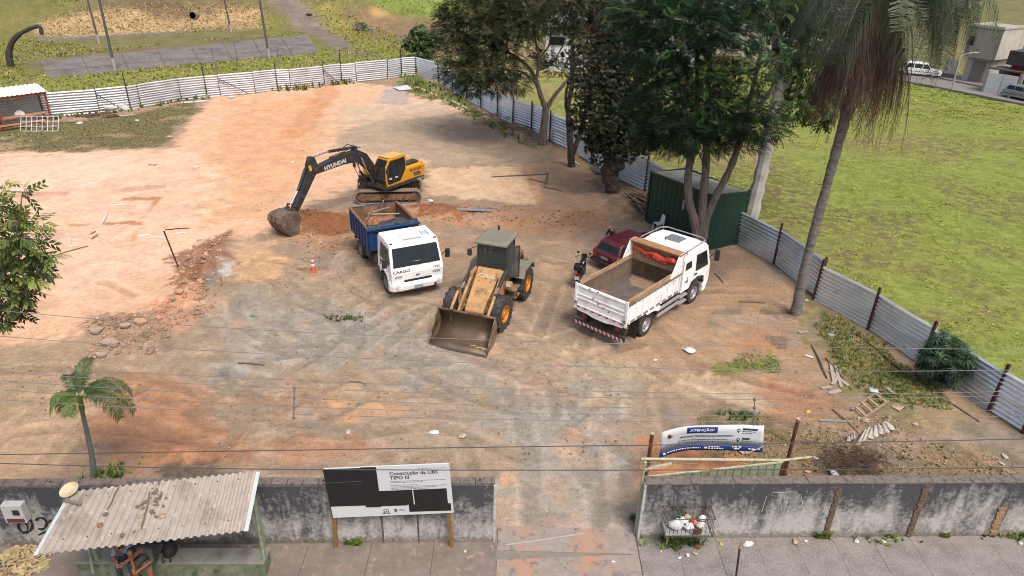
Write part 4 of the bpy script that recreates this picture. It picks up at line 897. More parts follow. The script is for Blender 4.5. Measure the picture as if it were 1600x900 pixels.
p = bpnt(.085, .27, .012); MB().prism([(p.x-.11, p.z-.02), (p.x-.02, p.z+.09), (p.x+.11, p.z+.03), (p.x+.02, p.z-.08)], p.y, p.y+.005).build('orange_emblem', mat('banner_orange', c(190, 98, 62), .6), bnr); MB().lathe([(.045, -.004), (.03, .0)], p, 'y', 8).build('emblem_figure', M_INK, bnr)
p = bpnt(.05, .90, .012); MB().lathe([(.045, 0), (.045, .005)], p, 'y', 12).build('band_icon', M_TW, bnr)
for u0, u1, v in ((.08,.40,.895),(.47,.58,.86),(.47,.62,.92),(.70,.80,.85),(.72,.78,.92),(.86,.97,.90)):
    r_ = random.Random(int(u0*97)); x_ = u0
    while x_ < u1: wd = r_.uniform(.012, .035); bpatch(x_, min(u1, x_+wd), v-.022, v+.022, M_TW, 'band_print', .008, 2); x_ += wd+.008
bpatch(.43, .46, .86, .93, M_TW, 'band_icon', .008, 2); bpatch(.635, .655, .66, .72, mat('flag_green', c(40, 130, 90), .6), 'small_flag', .008, 2)
tag(MB().cyl(at(1166, 709, yb-.05), at(1194, 697, yb-.1), .012, n=6).build('banner_cord', mat('white_cord', c(226, 226, 224), .7)), 'white cord tied to the lower right corner of the attention banner', 'cord')
# gate leaf folded back inside along the wall
M_GATE = mat('pale_green_sheet', c(168, 184, 152), .6, .05, .10, 5, col2=c(166, 128, 82), t2=.64, s2=3.5); M_GFR = mat('cream_rail', c(200, 196, 164), .65, .05, .14, 7, col2=c(146, 104, 66), t2=.62, s2=5)
ga, gb = g(1003, 790, .05), g(1222, 790, .05)
gy = B0[1]+TH+.55
P_tl, P_tr = at(1001, 716, gy+.5), at(1224, 720, gy+.9); P_bl, P_m = at(1000, 745, gy+.05), at(1224, 722, gy+.9)
gt = empty('steel_gate', (float(P_tl[0]), float(gy), 0), 0, 'pale green steel gate leaf standing open behind the right wall', 'gate')
go = np.array(gt.location)
def gl(p): return Vector(np.asarray(p)-go)
ztop = float(P_tl[2]); Yl = B0[1]+TH+.10; zt0 = float(at(1003, 746, Yl)[2]); Yr = float(g(1224, 722, zt0)[1]); x0g, x1g = float(at(1003, 746, Yl)[0])-go[0], float(g(1224, 722, zt0)[0])-go[0]; y0g, y1g = Yl-go[1], Yr-go[1]
def gpt(u, z): return Vector((x0g+(x1g-x0g)*u, y0g+(y1g-y0g)*u, z))
for k in range(17):
    u0, u1 = k/17+.004, (k+1)/17-.004; MB().sheet([[gpt(u0, .15), gpt(u1, .15)], [gpt(u0, zt0-.05), gpt(u1, zt0-.05)]]).build('panel', M_GATE, gt, solid=.012)
    MB().beam(gpt(k/17, .12), gpt(k/17, zt0-.03), .022).build('stile', mat('rusty_green', c(124, 128, 96), .7, .1, .2, 8, col2=c(120, 80, 52), t2=.55), gt)
for z_ in (.1, 1.0, zt0): MB().beam(gpt(0, z_), gpt(1.0, z_), .05, .05).build('rail', M_GFR, gt, bev=.005)
MB().beam(gpt(1, .05), gpt(1, zt0+.02), .06).build('end_stile', M_RUST, gt)
# loose top rail with thin mesh in front, and the hinge post
ra, rb_, rc_ = at(1001, 717, Yl+.55), at(1224, 719, Yr+.06), at(1268, 714, Yr+.3)
rl = empty('gate_top_rail', (float(ra[0]), float(ra[1]), 0), 0, 'cream steel rail with wire mesh lying above the green gate', 'rail'); ro = np.array(rl.location)
MB().tube([Vector(ra-ro), Vector(rb_-ro)], .04, 8).build('pipe', M_GFR, rl, smooth=True); MB().tube([Vector(rb_-ro), Vector(rc_-ro)], .035, 8).build('pipe', M_GFR, rl, smooth=True)
M_WIRE = mat('mesh_wire', c(170, 166, 140), .6, .3)
la, lb_ = at(1003, 742, gy+.5), at(1100, 733, gy+.6)
for k in range(12):
    u = k/12; p = ra*(1-u*.45)+rb_*u*.45; MB().cyl(Vector(p-ro), Vector(p-ro)-Vector((0, 0, .42*(1-u*.8))), .008, n=5).build('mesh_wire', M_WIRE, rl)
for k in (.12, .26): MB().cyl(Vector(ra-ro)-Vector((0, 0, k)), Vector(ra*.6+rb_*.4-ro)-Vector((0, 0, k*.5)), .008, n=5).build('mesh_wire', M_WIRE, rl)
hp = g(996, 838); MB_ = empty('gate_post', (float(hp[0])-.06, float(hp[1])+.10, 0), 0, 'slim pale green gate post at the end of the right wall', 'post')
MB().box((0, 0, 1.18), (.05, .05, 2.4)).build('shaft', M_GATE, MB_, bev=.004); MB().box((0.02, 0, 2.42), (.07, .06, .10)).build('cap', M_GFR, MB_); MB().beam((0, 0, 2.2), (.75, .25, 2.22), .06, .06).build('bracket', M_GFR, MB_)

# ================================================================ LITTER BASKET
q0, q1 = wpt(B0, aR, 1030, 800), wpt(B0, aR, 1110, 800)
bxc = (q0[0]+q1[0])/2; bk = empty('litter_basket', (B0[0]+bxc*math.cos(aR), B0[1]+bxc*math.sin(aR), 0), aR, 'rusty wire basket full of rubbish standing against the right wall', 'litter basket')
M_BW = mat('basket_wire', c(112, 104, 98), .7, .4, .2, 9, col2=c(110, 70, 50), t2=.58)
bw_, bd_, z0, z1 = .62, .55, .62, 1.22
for sx in (-1, 1): MB().cyl((sx*.45, -.3, 0), (sx*.45, -.3, z0), .025, n=8).build('leg', M_GRNP, bk)
for z_ in (z0, z1):
    for a, b in (((-bw_, -.06), (bw_, -.06)), ((bw_, -.06), (bw_, -bd_)), ((bw_, -bd_), (-bw_, -bd_)), ((-bw_, -bd_), (-bw_, -.06))): MB().cyl((a[0], a[1], z_), (b[0], b[1], z_), .012, n=6).build('rim', M_BW, bk)
for k in range(13):
    x_ = -bw_+2*bw_*k/12
    for y_ in (-.06, -bd_): MB().cyl((x_, y_, z0), (x_, y_, z1 if y_ > -.2 else z1-.25), .007, n=5).build('bar', M_BW, bk)
    MB().cyl((x_, -.06, z0), (x_, -bd_, z0), .007, n=5).build('bar', M_BW, bk)
for k in range(1, 5):
    y_ = -.06-(bd_-.06)*k/5
    for sx in (-1, 1): MB().cyl((sx*bw_, y_, z0), (sx*bw_, y_, z1), .007, n=5).build('bar', M_BW, bk)
MB().b2((-bw_+.03, -bd_+.03, z0+.01), (bw_-.03, -.09, z0+.03)).build('tray', mat('tray_board', c(170, 172, 172), .8, var=.15), bk); MB().b2((.08, -bd_-.012, z0+.1), (.3, -bd_-.004, z0+.27)).build('plate', M_RUST, bk)
def crumple(sx, sy, sz, seed, n=9):
    rr = random.Random(seed); rings = []
    for j in range(6):
        t = math.pi*(j+.25)/5.6; rings.append([(sx*math.sin(t)*math.cos(2*math.pi*k/n)*rr.uniform(.6, 1.2), sy*math.sin(t)*math.sin(2*math.pi*k/n)*rr.uniform(.6, 1.2), sz*math.cos(t)*rr.uniform(.6, 1.2)) for k in range(n)])
    return MB().loft(rings)
M_BAG = mat('white_bag', c(232, 232, 230), .45, var=.06, scale=9); M_KR = mat('kraft_scrap', c(198, 176, 146), .8, var=.15); M_RED = mat('red_wrap', c(186, 84, 66), .5, var=.2); M_GRW = mat('green_wrap', c(70, 104, 72), .5)
bl = Vector(bk.location); rot_ = Matrix.Rotation(aR, 3, 'Z')
for i, (x_, y_, z_, s_, m_, lb) in enumerate(((-.28,-.3,.8,.16,M_BAG,'big white carrier bag in the left of the litter basket'),(-.1,-.2,.84,.12,M_BAG,'white bag against the wall side in the litter basket'),(.05,-.34,.76,.12,M_BAG,'white bag in the middle of the litter basket'),(.2,-.22,.78,.11,M_RED,'reddish wrapper in the litter basket'),(.36,-.3,.76,.12,M_BAG,'white bag at the right end of the litter basket'),(-.2,-.16,.98,.07,M_GRW,'green wrapper on top of the bags in the litter basket'),(.02,-.18,.95,.08,M_KR,'tan paper scrap on top of the bags in the litter basket'),(.42,-.18,.9,.09,M_BAG,'small white bag high at the right of the litter basket'))):
    p = bl+rot_ @ Vector((x_, y_, z_)); tag(crumple(s_*1.2, s_, s_, i+3).build('rubbish_bag', m_, loc=p, smooth=True), lb, 'rubbish')
# rubbish on the pavement below
for i, (px, py, s_, m_, lb) in enumerate(((1090,855,.13,mat('tyre_red', c(120,60,56),.7),'dull red ring of rubbish on the pavement below the basket'),(1074,868,.08,M_BAG,'white scrap on the pavement under the litter basket'),(1086,866,.09,M_KR,'square of cardboard on the pavement under the litter basket'),(1062,872,.06,M_BAG,'torn white paper lying front left of the basket'),(1126,850,.08,mat('yellow_wrap',c(214,190,80),.5),'yellow wrapper on the pavement right of the basket'),(1168,852,.16,M_BAG,'long white plastic bag on the pavement beside the rusty stake'),(1242,848,.12,M_KR,'pale tan sheet of card at the foot of the right wall'),(1259,846,.06,M_BAG,'pair of small white scraps at the foot of the right wall'),(1338,847,.10,M_BAG,'white crumpled bag on the pavement near the exposed pier'),(1381,847,.07,M_BAG,'white scrap between the weeds at the foot of the wall'),(1594,850,.09,M_BAG,'white scrap at the right edge of the pavement'),(727,862,.05,M_BAG,'small white paper on the pavement right of the signboard'),(958,878,.06,M_BAG,'white scrap on the drive concrete in the gateway'),(1033,862,.05,M_BAG,'little white scrap left of the basket legs'))):
    p = g(px, py); tag(crumple(s_, s_*.6, s_*.35, i+40).build('litter', m_, loc=(p[0], p[1], s_*.3), rot=(0, 0, i*1.3), smooth=True), lb, 'litter')
def weed_clump(px, py, n, h, label, sp=.25):
    p = g(px, py); P = np.stack([p[0]+nr.normal(0, sp, n), p[1]+nr.normal(0, sp*.35, n), np.zeros(n)], 1); grass('wall_weeds', P, nr.uniform(h*.5, h, n), np.full(n, .035), nr.choice([1, 4, 4], n), label, .9, 6)
weed_clump(1060, 850, 46, .34, 'dense green weeds under the litter basket', .35); weed_clump(1283, 840, 26, .3, 'leafy green weed at the foot of the wall below the first exposed pier', .1); weed_clump(1376, 840, 26, .16, 'low strip of green weeds at the wall foot left of the second pier', .4); weed_clump(1590, 838, 30, .22, 'green weed clump at the wall foot by the right edge', .2); weed_clump(553, 850, 30, .22, 'grass clump at the wall foot beside the left sign post', .12); weed_clump(1475, 838, 14, .2, 'small dark weed right of the second exposed pier', .06); weed_clump(1550, 838, 14, .12, 'low moss green weeds below the pale brick pier', .2); weed_clump(988, 812, 12, .25, 'weed beside the gate post', .06)
# stake at the pavement edge
p = g(1150, 905); st = empty('rusty_stake', (p[0], p[1], 0), 0, 'thin rusty steel stake with a pale torn top at the bottom edge', 'stake')
tp = at(1161, 843, p[1]); MB().cyl((0, 0, -.1), (tp[0]-p[0]-.03, 0, tp[2]-.28), .028, n=8).build('shaft', M_RUST, st); MB().cyl((tp[0]-p[0]-.03, 0, tp[2]-.28), (tp[0]-p[0], 0, tp[2]), .034, .012, n=7).build('torn_top', mat('stake_top', c(196, 156, 128), .8, var=.2), st)

# ================================================================ VEHICLES
M_TYRE = mat('tyre_rubber', (.028, .027, .027), .85, var=.25, scale=8, bump=.2, col2=(.075, .062, .05), t2=.57, s2=4)
M_BLKP = mat('black_plastic_part', (.018, .018, .02), .5, var=.2, scale=6); M_CHAS = mat('chassis_black', (.022, .022, .023), .6, var=.3, scale=5, col2=(.07, .055, .045), t2=.6)
M_GL = glass('dark_glass'); M_WHITE = mat('white_cab_paint', (.80, .81, .82), .30, var=.03, scale=2, col2=(.64, .60, .54), t2=.62, s2=1.3, spec=.6, col3=(.70, .67, .63), t3=.64, s3=7)
M_WHITED = mat('white_body_dirty', (.76, .77, .78), .42, var=.05, scale=3, col2=(.56, .52, .47), t2=.61, s2=2.2, col3=(.62, .58, .54), t3=.62, s3=9)
M_RIM = mat('rim_grey', (.36, .36, .37), .45, .4, .15, 6); M_RIMD = mat('rim_dusty', (.22, .19, .165), .7, .2, .2, 8); M_CHROME = mat('bare_steel', (.62, .62, .63), .25, .9, .08, 4)
M_BLUE = mat('blue_body', c(22, 66, 118), .45, var=.14, scale=3, col2=c(48, 84, 118), t2=.62, s2=2); M_RUSTB = mat('bed_rust', c(150, 116, 84), .85, .1, .2, 3, .2, col2=c(112, 84, 64), t2=.54, s2=1.4); M_BEDF = mat('bed_floor', c(112, 102, 96), .9, .1, .25, 2.5, .3, col2=c(176, 132, 98), t2=.64, s2=.9, w2=.12)
M_LAMP = mat('lamp_lens', (.55, .55, .56), .15, var=.05); M_AMB = mat('amber_lens', c(214, 112, 30), .3); M_REDL = mat('red_lens', c(170, 30, 34), .35); M_PLATE = mat('plate_white', c(212, 214, 216), .5)
def wheel(parent, x, y, r, w_, rimm, lug=0, side=1, rim_r=.58, dual=0.0, name='wheel', turn=0.0):
    mb_ = MB(); prof = [(r*rim_r, -w_*.42), (r*.80, -w_*.5), (r*.93, -w_*.47), (r*.985, -w_*.34), (r*.995, 0), (r*.985, w_*.34), (r*.93, w_*.47), (r*.80, w_*.5), (r*rim_r, w_*.42)]
    mb_.lathe(prof, (0, 0, 0), 'y', 28, False)
    if dual: mb_.lathe([(a, b-side*dual) for a, b in prof], (0, 0, 0), 'y', 24)
    if lug:
        for k in range(lug):
            for s_ in (-1, 1):
                t = 2*math.pi*(k+(0 if s_ > 0 else .5))/lug; ce = Vector((math.cos(t)*r*.985, s_*w_*.24, math.sin(t)*r*.985))
                M_ = Matrix.Rotation(-t, 3, 'Y') @ Matrix.Rotation(s_*.55, 3, 'X'); mb_.box(ce, (r*.085, w_*.50, r*.12), M_)
                c2 = Vector((math.cos(t+.09*s_*0)*r*.92, s_*w_*.47, math.sin(t)*r*.92)); mb_.box(c2, (r*.15, w_*.06, r*.11), Matrix.Rotation(-t, 3, 'Y'))
    o = mb_.build(name, M_TYRE, parent, smooth=True, loc=(x, y, r), rot=(0, 0, turn))
    s_ = side; rr = r*rim_r
    rim = MB().lathe([(rr*1.02, s_*w_*.40), (rr*1.02, s_*w_*.44), (rr*.93, s_*w_*.44), (rr*.86, s_*w_*.22), (rr*.55, s_*w_*.18), (rr*.45, s_*w_*.34), (rr*.30, s_*w_*.36), (rr*.28, s_*w_*.42), (.001, s_*w_*.42)], (0, 0, 0), 'y', 22, False).build('rim', rimm, o, smooth=True)
    for k in range(8):
        t = 2*math.pi*k/8; MB().cyl((math.cos(t)*rr*.70, s_*w_*.18, math.sin(t)*rr*.70), (math.cos(t)*rr*.70, s_*w_*.235, math.sin(t)*rr*.70), rr*.12, n=8).build('hand_hole', M_CHAS, o)
    return o
def mirror_arm(parent, p, q, m=M_BLKP, sz=(.10, .22, .42)):
    a = MB().tube([p, ((p[0]+q[0])/2+.02, (p[1]+q[1])/2, (p[2]+q[2])/2+.03), q], .018).build('mirror_arm', m, parent); MB().box((q[0], q[1], q[2]-.12), sz).build('mirror', m, a, bev=.04)

# ---------------------------------------------------------------- blue tipper truck
bt = empty('tipper_truck', (-5.45, 29.55, 0), R(-62), 'tipper truck with white cab and blue body full of rubble beside the excavator', 'truck')
fxl, rxl = 1.95, -1.95
for s_ in (-1, 1):
    MB().b2((-3.0, s_*.42-.05, .62), (2.5, s_*.42+.05, .86)).build('chassis_rail', M_CHAS, bt)
    wheel(bt, fxl, s_*1.0, .5, .29, M_RIMD, 0, s_); wheel(bt, rxl, s_*1.02, .5, .27, M_RIMD, 0, s_, dual=.32)
for x_ in (fxl, rxl): MB().cyl((x_, -.95, .5), (x_, .95, .5), .09, n=10).build('axle', M_CHAS, bt)
# cab: side outline lofted across, sloping windscreen
def ring_cab(y, inset=0.0):
    return [(1.02, y, .95), (1.35, y, .95), (1.42, y, 1.12), (1.95, y, 1.18), (2.45, y, 1.08), (2.52, y, .80), (2.90, y, .80), (2.96, y, 1.25), (2.92-inset*.3, y, 1.52), (2.62-inset*.6, y, 2.40-inset*.1), (2.48-inset*.6, y, 2.52-inset*.25), (1.12+inset*.3, y, 2.54-inset*.25), (1.02, y, 2.42-inset*.2)]
tp_in = lambda r: [(p[0], p[1]*(1-.07*max(0, p[2]-1.55)), p[2]) for p in r]
cab = MB().loft([tp_in(q) for q in (ring_cab(-1.17, .06), ring_cab(-1.12, .02), ring_cab(-.6), ring_cab(.6), ring_cab(1.12, .02), ring_cab(1.17, .06))]).build('cab', M_WHITE, bt, bev=.02)
# windscreen and its black surround
def slope_x(z): return 2.92+(2.62-2.92)*(z-1.52)/.88
MB().poly([(slope_x(1.56)+.012, -1.06, 1.56), (slope_x(1.56)+.012, 1.06, 1.56), (slope_x(2.34)+.012, 1.0, 2.34), (slope_x(2.34)+.012, -1.0, 2.34)], [(0, 1, 2, 3)]).build('windscreen', M_GL, bt, solid=.012)
for y_ in (-.55, .1, .6): MB().beam((slope_x(1.56)+.03, y_, 1.56), (slope_x(1.66)+.03, y_-.5, 1.66), .02, .02).build('wiper', M_BLKP, bt)
MB().box((slope_x(1.75)+.0, .0, 1.68), (.06, .34, .10)).build('dashboard_paper', mat('paper_white', c(214, 226, 220), .7), bt); MB().box((slope_x(1.9)-.0, .55, 1.78), (.05, .16, .08)).build('dashboard_paper', mat('paper_white', c(214, 226, 220)), bt)
for s_ in (-1, 1):
    MB().poly([(1.5, s_*1.176, 1.62), (2.66, s_*1.179, 1.58), (2.50, s_*1.125, 2.26), (1.5, s_*1.123, 2.28)], [(0, 1, 2, 3)]).build('side_window', M_GL, bt, solid=.012)
    MB().prism([(1.42, 1.15), (1.42, 2.35), (1.45, 2.35), (1.45, 1.15)], s_*1.172, s_*1.182).build('door_seam', mat('seam', (.12, .12, .12), .8), bt)
    MB().box((1.6, s_*1.19, 1.45), (.16, .03, .05)).build('door_handle', M_BLKP, bt, bev=.008)
    mirror_arm(bt, (2.75, s_*1.12, 1.72), (2.86, s_*1.42, 1.95)); MB().prism([(1.32, .92), (1.42, 1.16), (1.95, 1.24), (2.48, 1.12), (2.54, .86), (2.46, .84), (2.36, 1.0), (1.95, 1.10), (1.52, 1.0), (1.44, .84)], s_*1.0, s_*1.2).build('wheel_arch', M_WHITE if True else M_BLKP, bt, bev=.015)
    MB().b2((1.3, s_*.95, .40), (1.46, s_*1.18, .46)).build('step', M_BLKP, bt)
# bumper and face
MB().loft([[(2.55, y, .38), (2.86-k, y, .38), (2.98-k, y, .48), (3.02-k, y, .68), (2.98-k, y, .86), (2.55, y, .86)] for y, k in ((-1.22, .22), (-1.1, .05), (-.6, 0), (.6, 0), (1.1, .05), (1.22, .22))]).build('bumper', M_WHITE, bt, bev=.025)
MB().b2((2.94, -.62, .865), (2.985, .62, .945)).build('grille_slot', M_BLKP, bt); MB().b2((2.99, -.42, .42), (3.03, .42, .47)).build('air_slot', M_BLKP, bt); MB().b2((3.018, -.22, .54), (3.032, .22, .68)).build('number_plate', M_PLATE, bt)
MB().b2((3.034, -.17, .575), (3.037, .17, .64)).build('plate_digits', mat('plate_ink', (.2, .2, .2), .7), bt)
for s_ in (-1, 1):
    MB().cyl((2.97, s_*.93, .70), (3.03, s_*.93, .70), .075, n=14).build('headlight', M_LAMP, bt); MB().cyl((2.97, s_*.78, .54), (3.022, s_*.78, .54), .06, n=12).build('fog_lamp', M_LAMP if s_ < 0 else M_BLKP, bt); MB().b2((2.955, s_*.70, 1.10), (2.972, s_*1.02, 1.18)).build('vent', mat('vent_grey', (.30, .30, .31), .6), bt)
MB().box((2.968, .0, 1.12), (.014, .16, .06)).build('oval_badge', mat('badge_grey', (.12, .13, .15), .3, .3), bt, bev=.02)
text('CARGO', .17, M_INK, bt, (2.957, -.72, 1.36), (R(80), 0, R(90)), bold=.004, sx=1.3); text('1722', .13, M_INK, bt, (2.957, .86, 1.34), (R(80), 0, R(90)), bold=.003, sx=1.2)
# roof: raised hatch unit, ribs
MB().loft([[(2.30-i, -.42+i, 2.53+z), (2.30-i, .42-i, 2.53+z), (1.55+i, .42-i, 2.53+z), (1.55+i, -.42+i, 2.53+z)] for i, z in ((0, 0), (.02, .11), (.10, .15))]).build('roof_unit', M_WHITE, bt, bev=.02)
MB().box((2.36, 0, 2.545), (.06, .8, .03)).build('roof_unit_trim', mat('trim_grey', (.25, .25, .26), .6), bt)
for y_ in (-.85, -.7, .7, .85): MB().box((1.75, y_, 2.55), (1.05, .05, .025)).build('roof_rib', M_WHITE, bt, bev=.008)
for y_ in (.6, .72, .84): MB().box((1.95, y_-.02, 2.566), (.5, .03, .012)).build('roof_slot', mat('trim_grey', (.25, .25, .26)), bt)
for s_ in (-1, 1): MB().box((2.5, s_*.98, 2.50), (.05, .12, .05)).build('marker_lamp', M_BLKP, bt)
# tank, battery box between cab and body
for s_ in (-1, 1): MB().loft([[(.95-k, s_*(.62+.5*math.cos(t)*.55+.16), .72+.34*math.sin(t)) for t in [2*math.pi*q/14 for q in range(14)]] for k in (0, .06, .95, 1.0)]).build('fuel_tank', M_CHAS, bt, smooth=True)
MB().b2((.35, -.5, .86), (.9, .5, 1.25)).build('gearbox_cover', M_CHAS, bt); MB().cyl((.75, -.9, .9), (.75, -.9, 2.2), .07, n=10).build('exhaust', M_CHAS, bt)
# tipping body
def tray(root, x0, x1, w_, z0, zs, th, m_out, m_in, m_fl, zf=None, rear=True, posts=8):
    zf = zf or zs; h = w_
    MB().b2((x0, -h, z0), (x1, h, z0+.08)).build('body_floor', m_fl, root)
    for s_ in (-1, 1):
        sd = MB().b2((x0, s_*h, z0-.02), (x1, s_*(h-th), zs)).build('side_board', m_out, root)
        MB().b2((x0+.05, s_*(h-th)-s_*.004, z0+.08), (x1-.05, s_*(h-th)-s_*.012, zs-.03)).build('side_lining', m_in, root)
        MB().b2((x0-.01, s_*(h+.03), zs-.06), (x1+.01, s_*(h-th-.03), zs+.02)).build('top_rail', m_in, root, bev=.008)
        for k in range(posts):
            x_ = x0+.1+(x1-x0-.2)*k/(posts-1); MB().b2((x_-.035, s_*(h+.001), z0), (x_+.035, s_*(h+.045), zs-.062)).build('side_rib', m_out, sd, bev=.006)
    MB().b2((x1-.06, -h, z0), (x1+.0, h, zf)).build('headboard', m_out, root); MB().b2((x1-.075, -h+th+.02, z0+.08), (x1-.063, h-th-.02, zf-.03)).build('headboard_lining', m_in, root)
    if rear: MB().b2((x0-.06, -h, z0), (x0-.002, h, zs)).build('tailgate', m_out, root); MB().b2((x0+.002, -h+th+.02, z0+.08), (x0+.014, h-th-.02, zs-.03)).build('tailgate_lining', m_in, root)
tray(bt, -3.12, -.12, 1.2, 1.12, 2.22, .06, M_BLUE, M_RUSTB, M_BEDF, 2.25, True, 7)
MB().b2((-.14, -1.26, 2.14), (-.0, 1.26, 2.24)).build('headboard_rail', M_BLUE, bt, bev=.02)
MB().b2((-3.1, -.5, .87), (-.2, .5, 1.1)).build('tipping_frame', M_CHAS, bt)
for s_ in (-1, 1):
    MB().prism([(-2.62, .9), (-2.5, 1.12), (-1.4, 1.12), (-1.25, .86), (-1.32, .84), (-1.45, 1.06), (-2.45, 1.06), (-2.55, .86)], s_*.75, s_*1.2).build('mudguard', M_BLUE, bt); MB().b2((-1.15, s_*.7, .6), (-.35, s_*1.12, 1.0)).build('battery_box', M_CHAS, bt, bev=.03)
MB().cyl((-.06, .82, 2.0), (.02, .82, 2.0), .10, n=14).build('headboard_hole', M_RUST, bt)
for y_ in (-.6, 0, .6): MB().beam((.005, y_-.3, 1.9), (.005, y_+.25, 1.25), .02, .012, (1, 0, 0)).build('headboard_mark', mat('blue_worn', c(60, 92, 124), .6), bt) if y_ else None
# load: rubble heap, boards, dark tarpaulin (resting in the body: things of their own)
def heap(name, x0, x1, y0, y1, zb, hf, m, label, cat, loc, rz, nx=26, ny=18, kind='stuff'):
    xs_ = np.linspace(x0, x1, nx); ys_ = np.linspace(y0, y1, ny); X_, Y_ = np.meshgrid(xs_, ys_); e = np.minimum(np.minimum(X_-x0, x1-X_)/(x1-x0), np.minimum(Y_-y0, y1-Y_)/(y1-y0)); Z_ = zb+hf(X_, Y_, e)
    V = np.stack([X_, Y_, Z_], -1).reshape(-1, 3); i_ = np.arange(ny*nx).reshape(ny, nx); F = np.stack([i_[:-1, :-1], i_[:-1, 1:], i_[1:, 1:], i_[1:, :-1]], -1).reshape(-1, 4)
    o = link(name, arr_mesh(name, V, F, [m], smooth=True)); o.location = loc; o.rotation_euler = (0, 0, rz); tag(o, label, cat, kind=kind); return o
btl = tuple(bt.location); btr = R(-62)
M_LOAD = mat('rubble_load', c(172, 120, 88), .95, var=.3, scale=7, bump=1.0, bscale=30, col2=c(128, 86, 62), t2=.55, s2=4, col3=c(206, 178, 154), t3=.66, s3=12)
heap('rubble_load', -3.02, -.22, -1.1, 1.1, 1.25, lambda x, y, e: .42*sm(0, .25, e)*(.7+.6*fbm(x, y, 3, 1.3))+.18*fbm(x, y, 4, 4.5)+.1, M_LOAD, 'reddish broken rubble filling the blue truck body', 'rubble', btl, btr, 60, 44)
def veh(root, p): return root.matrix_basis @ Vector(p) if False else Matrix.Translation(root.location) @ Matrix.Rotation(root.rotation_euler.z, 4, 'Z') @ Vector(p)
M_PLK = mat('pale_plank', c(190, 178, 166), .85, var=.2, scale=10, stretch=(1, 6, 6), col2=c(150, 136, 122), t2=.6); M_PLKB = mat('brown_plank', c(142, 110, 84), .85, var=.25, scale=10, stretch=(1, 6, 6))
for a, b, w_, m_, lb in (((-2.6,-.3,1.95),(-1.9,.9,2.05),.09,M_PLK,'pale board across the rubble in the blue truck'),((-2.9,.3,1.92),(-2.6,.35,2.55),.06,M_PLK,'pale stick standing up from the rubble in the blue truck'),((-2.8,-.4,1.95),(-2.3,.55,2.3),.05,M_PLK,'thin pale lath leaning on the rubble in the blue truck'),((-2.0,-.7,1.92),(-2.85,-.1,2.2),.06,M_PLKB,'tan stick slanting over the rubble in the blue truck'),((-1.3,-.75,1.92),(-2.0,-.35,2.02),.06,M_PLKB,'short brown stick on the rubble in the blue truck')):
    tag(MB().beam(veh(bt, a), veh(bt, b), w_, .03).build('load_board', m_), lb, 'board')
gr_ = []
for j in range(7):
    row = []
    for i in range(24):
        u = i/23; v = j/6; y_ = -1.15+2.35*u; hgt = 2.14+.17*math.sin(math.pi*v)+.06*math.sin(u*17+j)+.05*math.sin(u*31+j*2)+(.12*math.exp(-((u-.58)/.1)**2)) - (.10 if v > .9 else 0)
        row.append(veh(bt, (-.62+.55*v+.05*math.sin(u*9)+(.18*math.exp(-((u-.62)/.14)**2)*(v-1)), y_, hgt)))
    gr_.append(row)
tag(MB().sheet(gr_).build('tarpaulin', mat('dark_tarp', c(62, 66, 66), .6, var=.25, scale=6, bump=.4, bscale=20), smooth=True, solid=.02), 'dark bunched tarpaulin along the front of the blue truck body', 'tarpaulin')

# ---------------------------------------------------------------- white tipper truck
wt = empty('tipper_truck', (5.78, 26.39, 0), R(49), 'empty white tipper truck parked with its tail towards the viewer', 'truck')
fxl, rxl = 1.94, -1.94
for s_ in (-1, 1):
    MB().b2((-3.3, s_*.42-.05, .66), (2.6, s_*.42+.05, .92)).build('chassis_rail', M_CHAS, wt); wheel(wt, fxl, s_*1.02, .5, .29, M_RIM, 0, s_); wheel(wt, rxl, s_*1.04, .5, .27, M_RIM, 0, s_, dual=.32)
for x_ in (fxl, rxl): MB().cyl((x_, -.95, .5), (x_, .95, .5), .09, n=10).build('axle', M_CHAS, wt)
tray(wt, -3.5, .40, 1.2, 1.16, 2.0, .06, M_WHITED, mat('worn_lining', c(146, 126, 106), .85, .1, .2, 3, .2, col2=c(116, 100, 88), t2=.54, s2=1.4), M_BEDF, 2.0, False, 9)
# wooden side extensions
M_WOODB = mat('worn_board', c(204, 172, 134), .8, var=.15, scale=4, stretch=(.6, 6, 6), col2=c(150, 116, 84), t2=.57, s2=2.4)
for s_ in (-1, 1): MB().b2((-3.46, s_*1.145, 2.021), (.36, s_*1.115, 2.20)).build('side_extension', M_WOODB, wt)
# raised headboard with sloping wings and a canopy towards the cab
hb = MB().b2((.36, -1.2, 2.0), (.46, 1.2, 2.86)).build('headboard', M_WHITED, wt)
MB().b2((.335, -1.14, 1.98), (.358, 1.14, 2.80)).build('headboard_board', M_WOODB, wt)
for k in range(4): MB().b2((.325, -1.12+.56*k, 1.25), (.338, -.58+.56*k, 1.95)).build('headboard_panel', M_RUSTB, wt)
MB().b2((.05, -1.22, 2.84), (.50, 1.22, 2.90)).build('canopy_lip', mat('rust_lip', c(178, 132, 92), .8, var=.2, scale=4), wt, bev=.01)
for s_ in (-1, 1): MB().prism([(-.45, 2.02), (.44, 2.02), (.44, 2.9), (.08, 2.9)], s_*1.15, s_*1.2).build('headboard_wing', M_WHITED, wt)
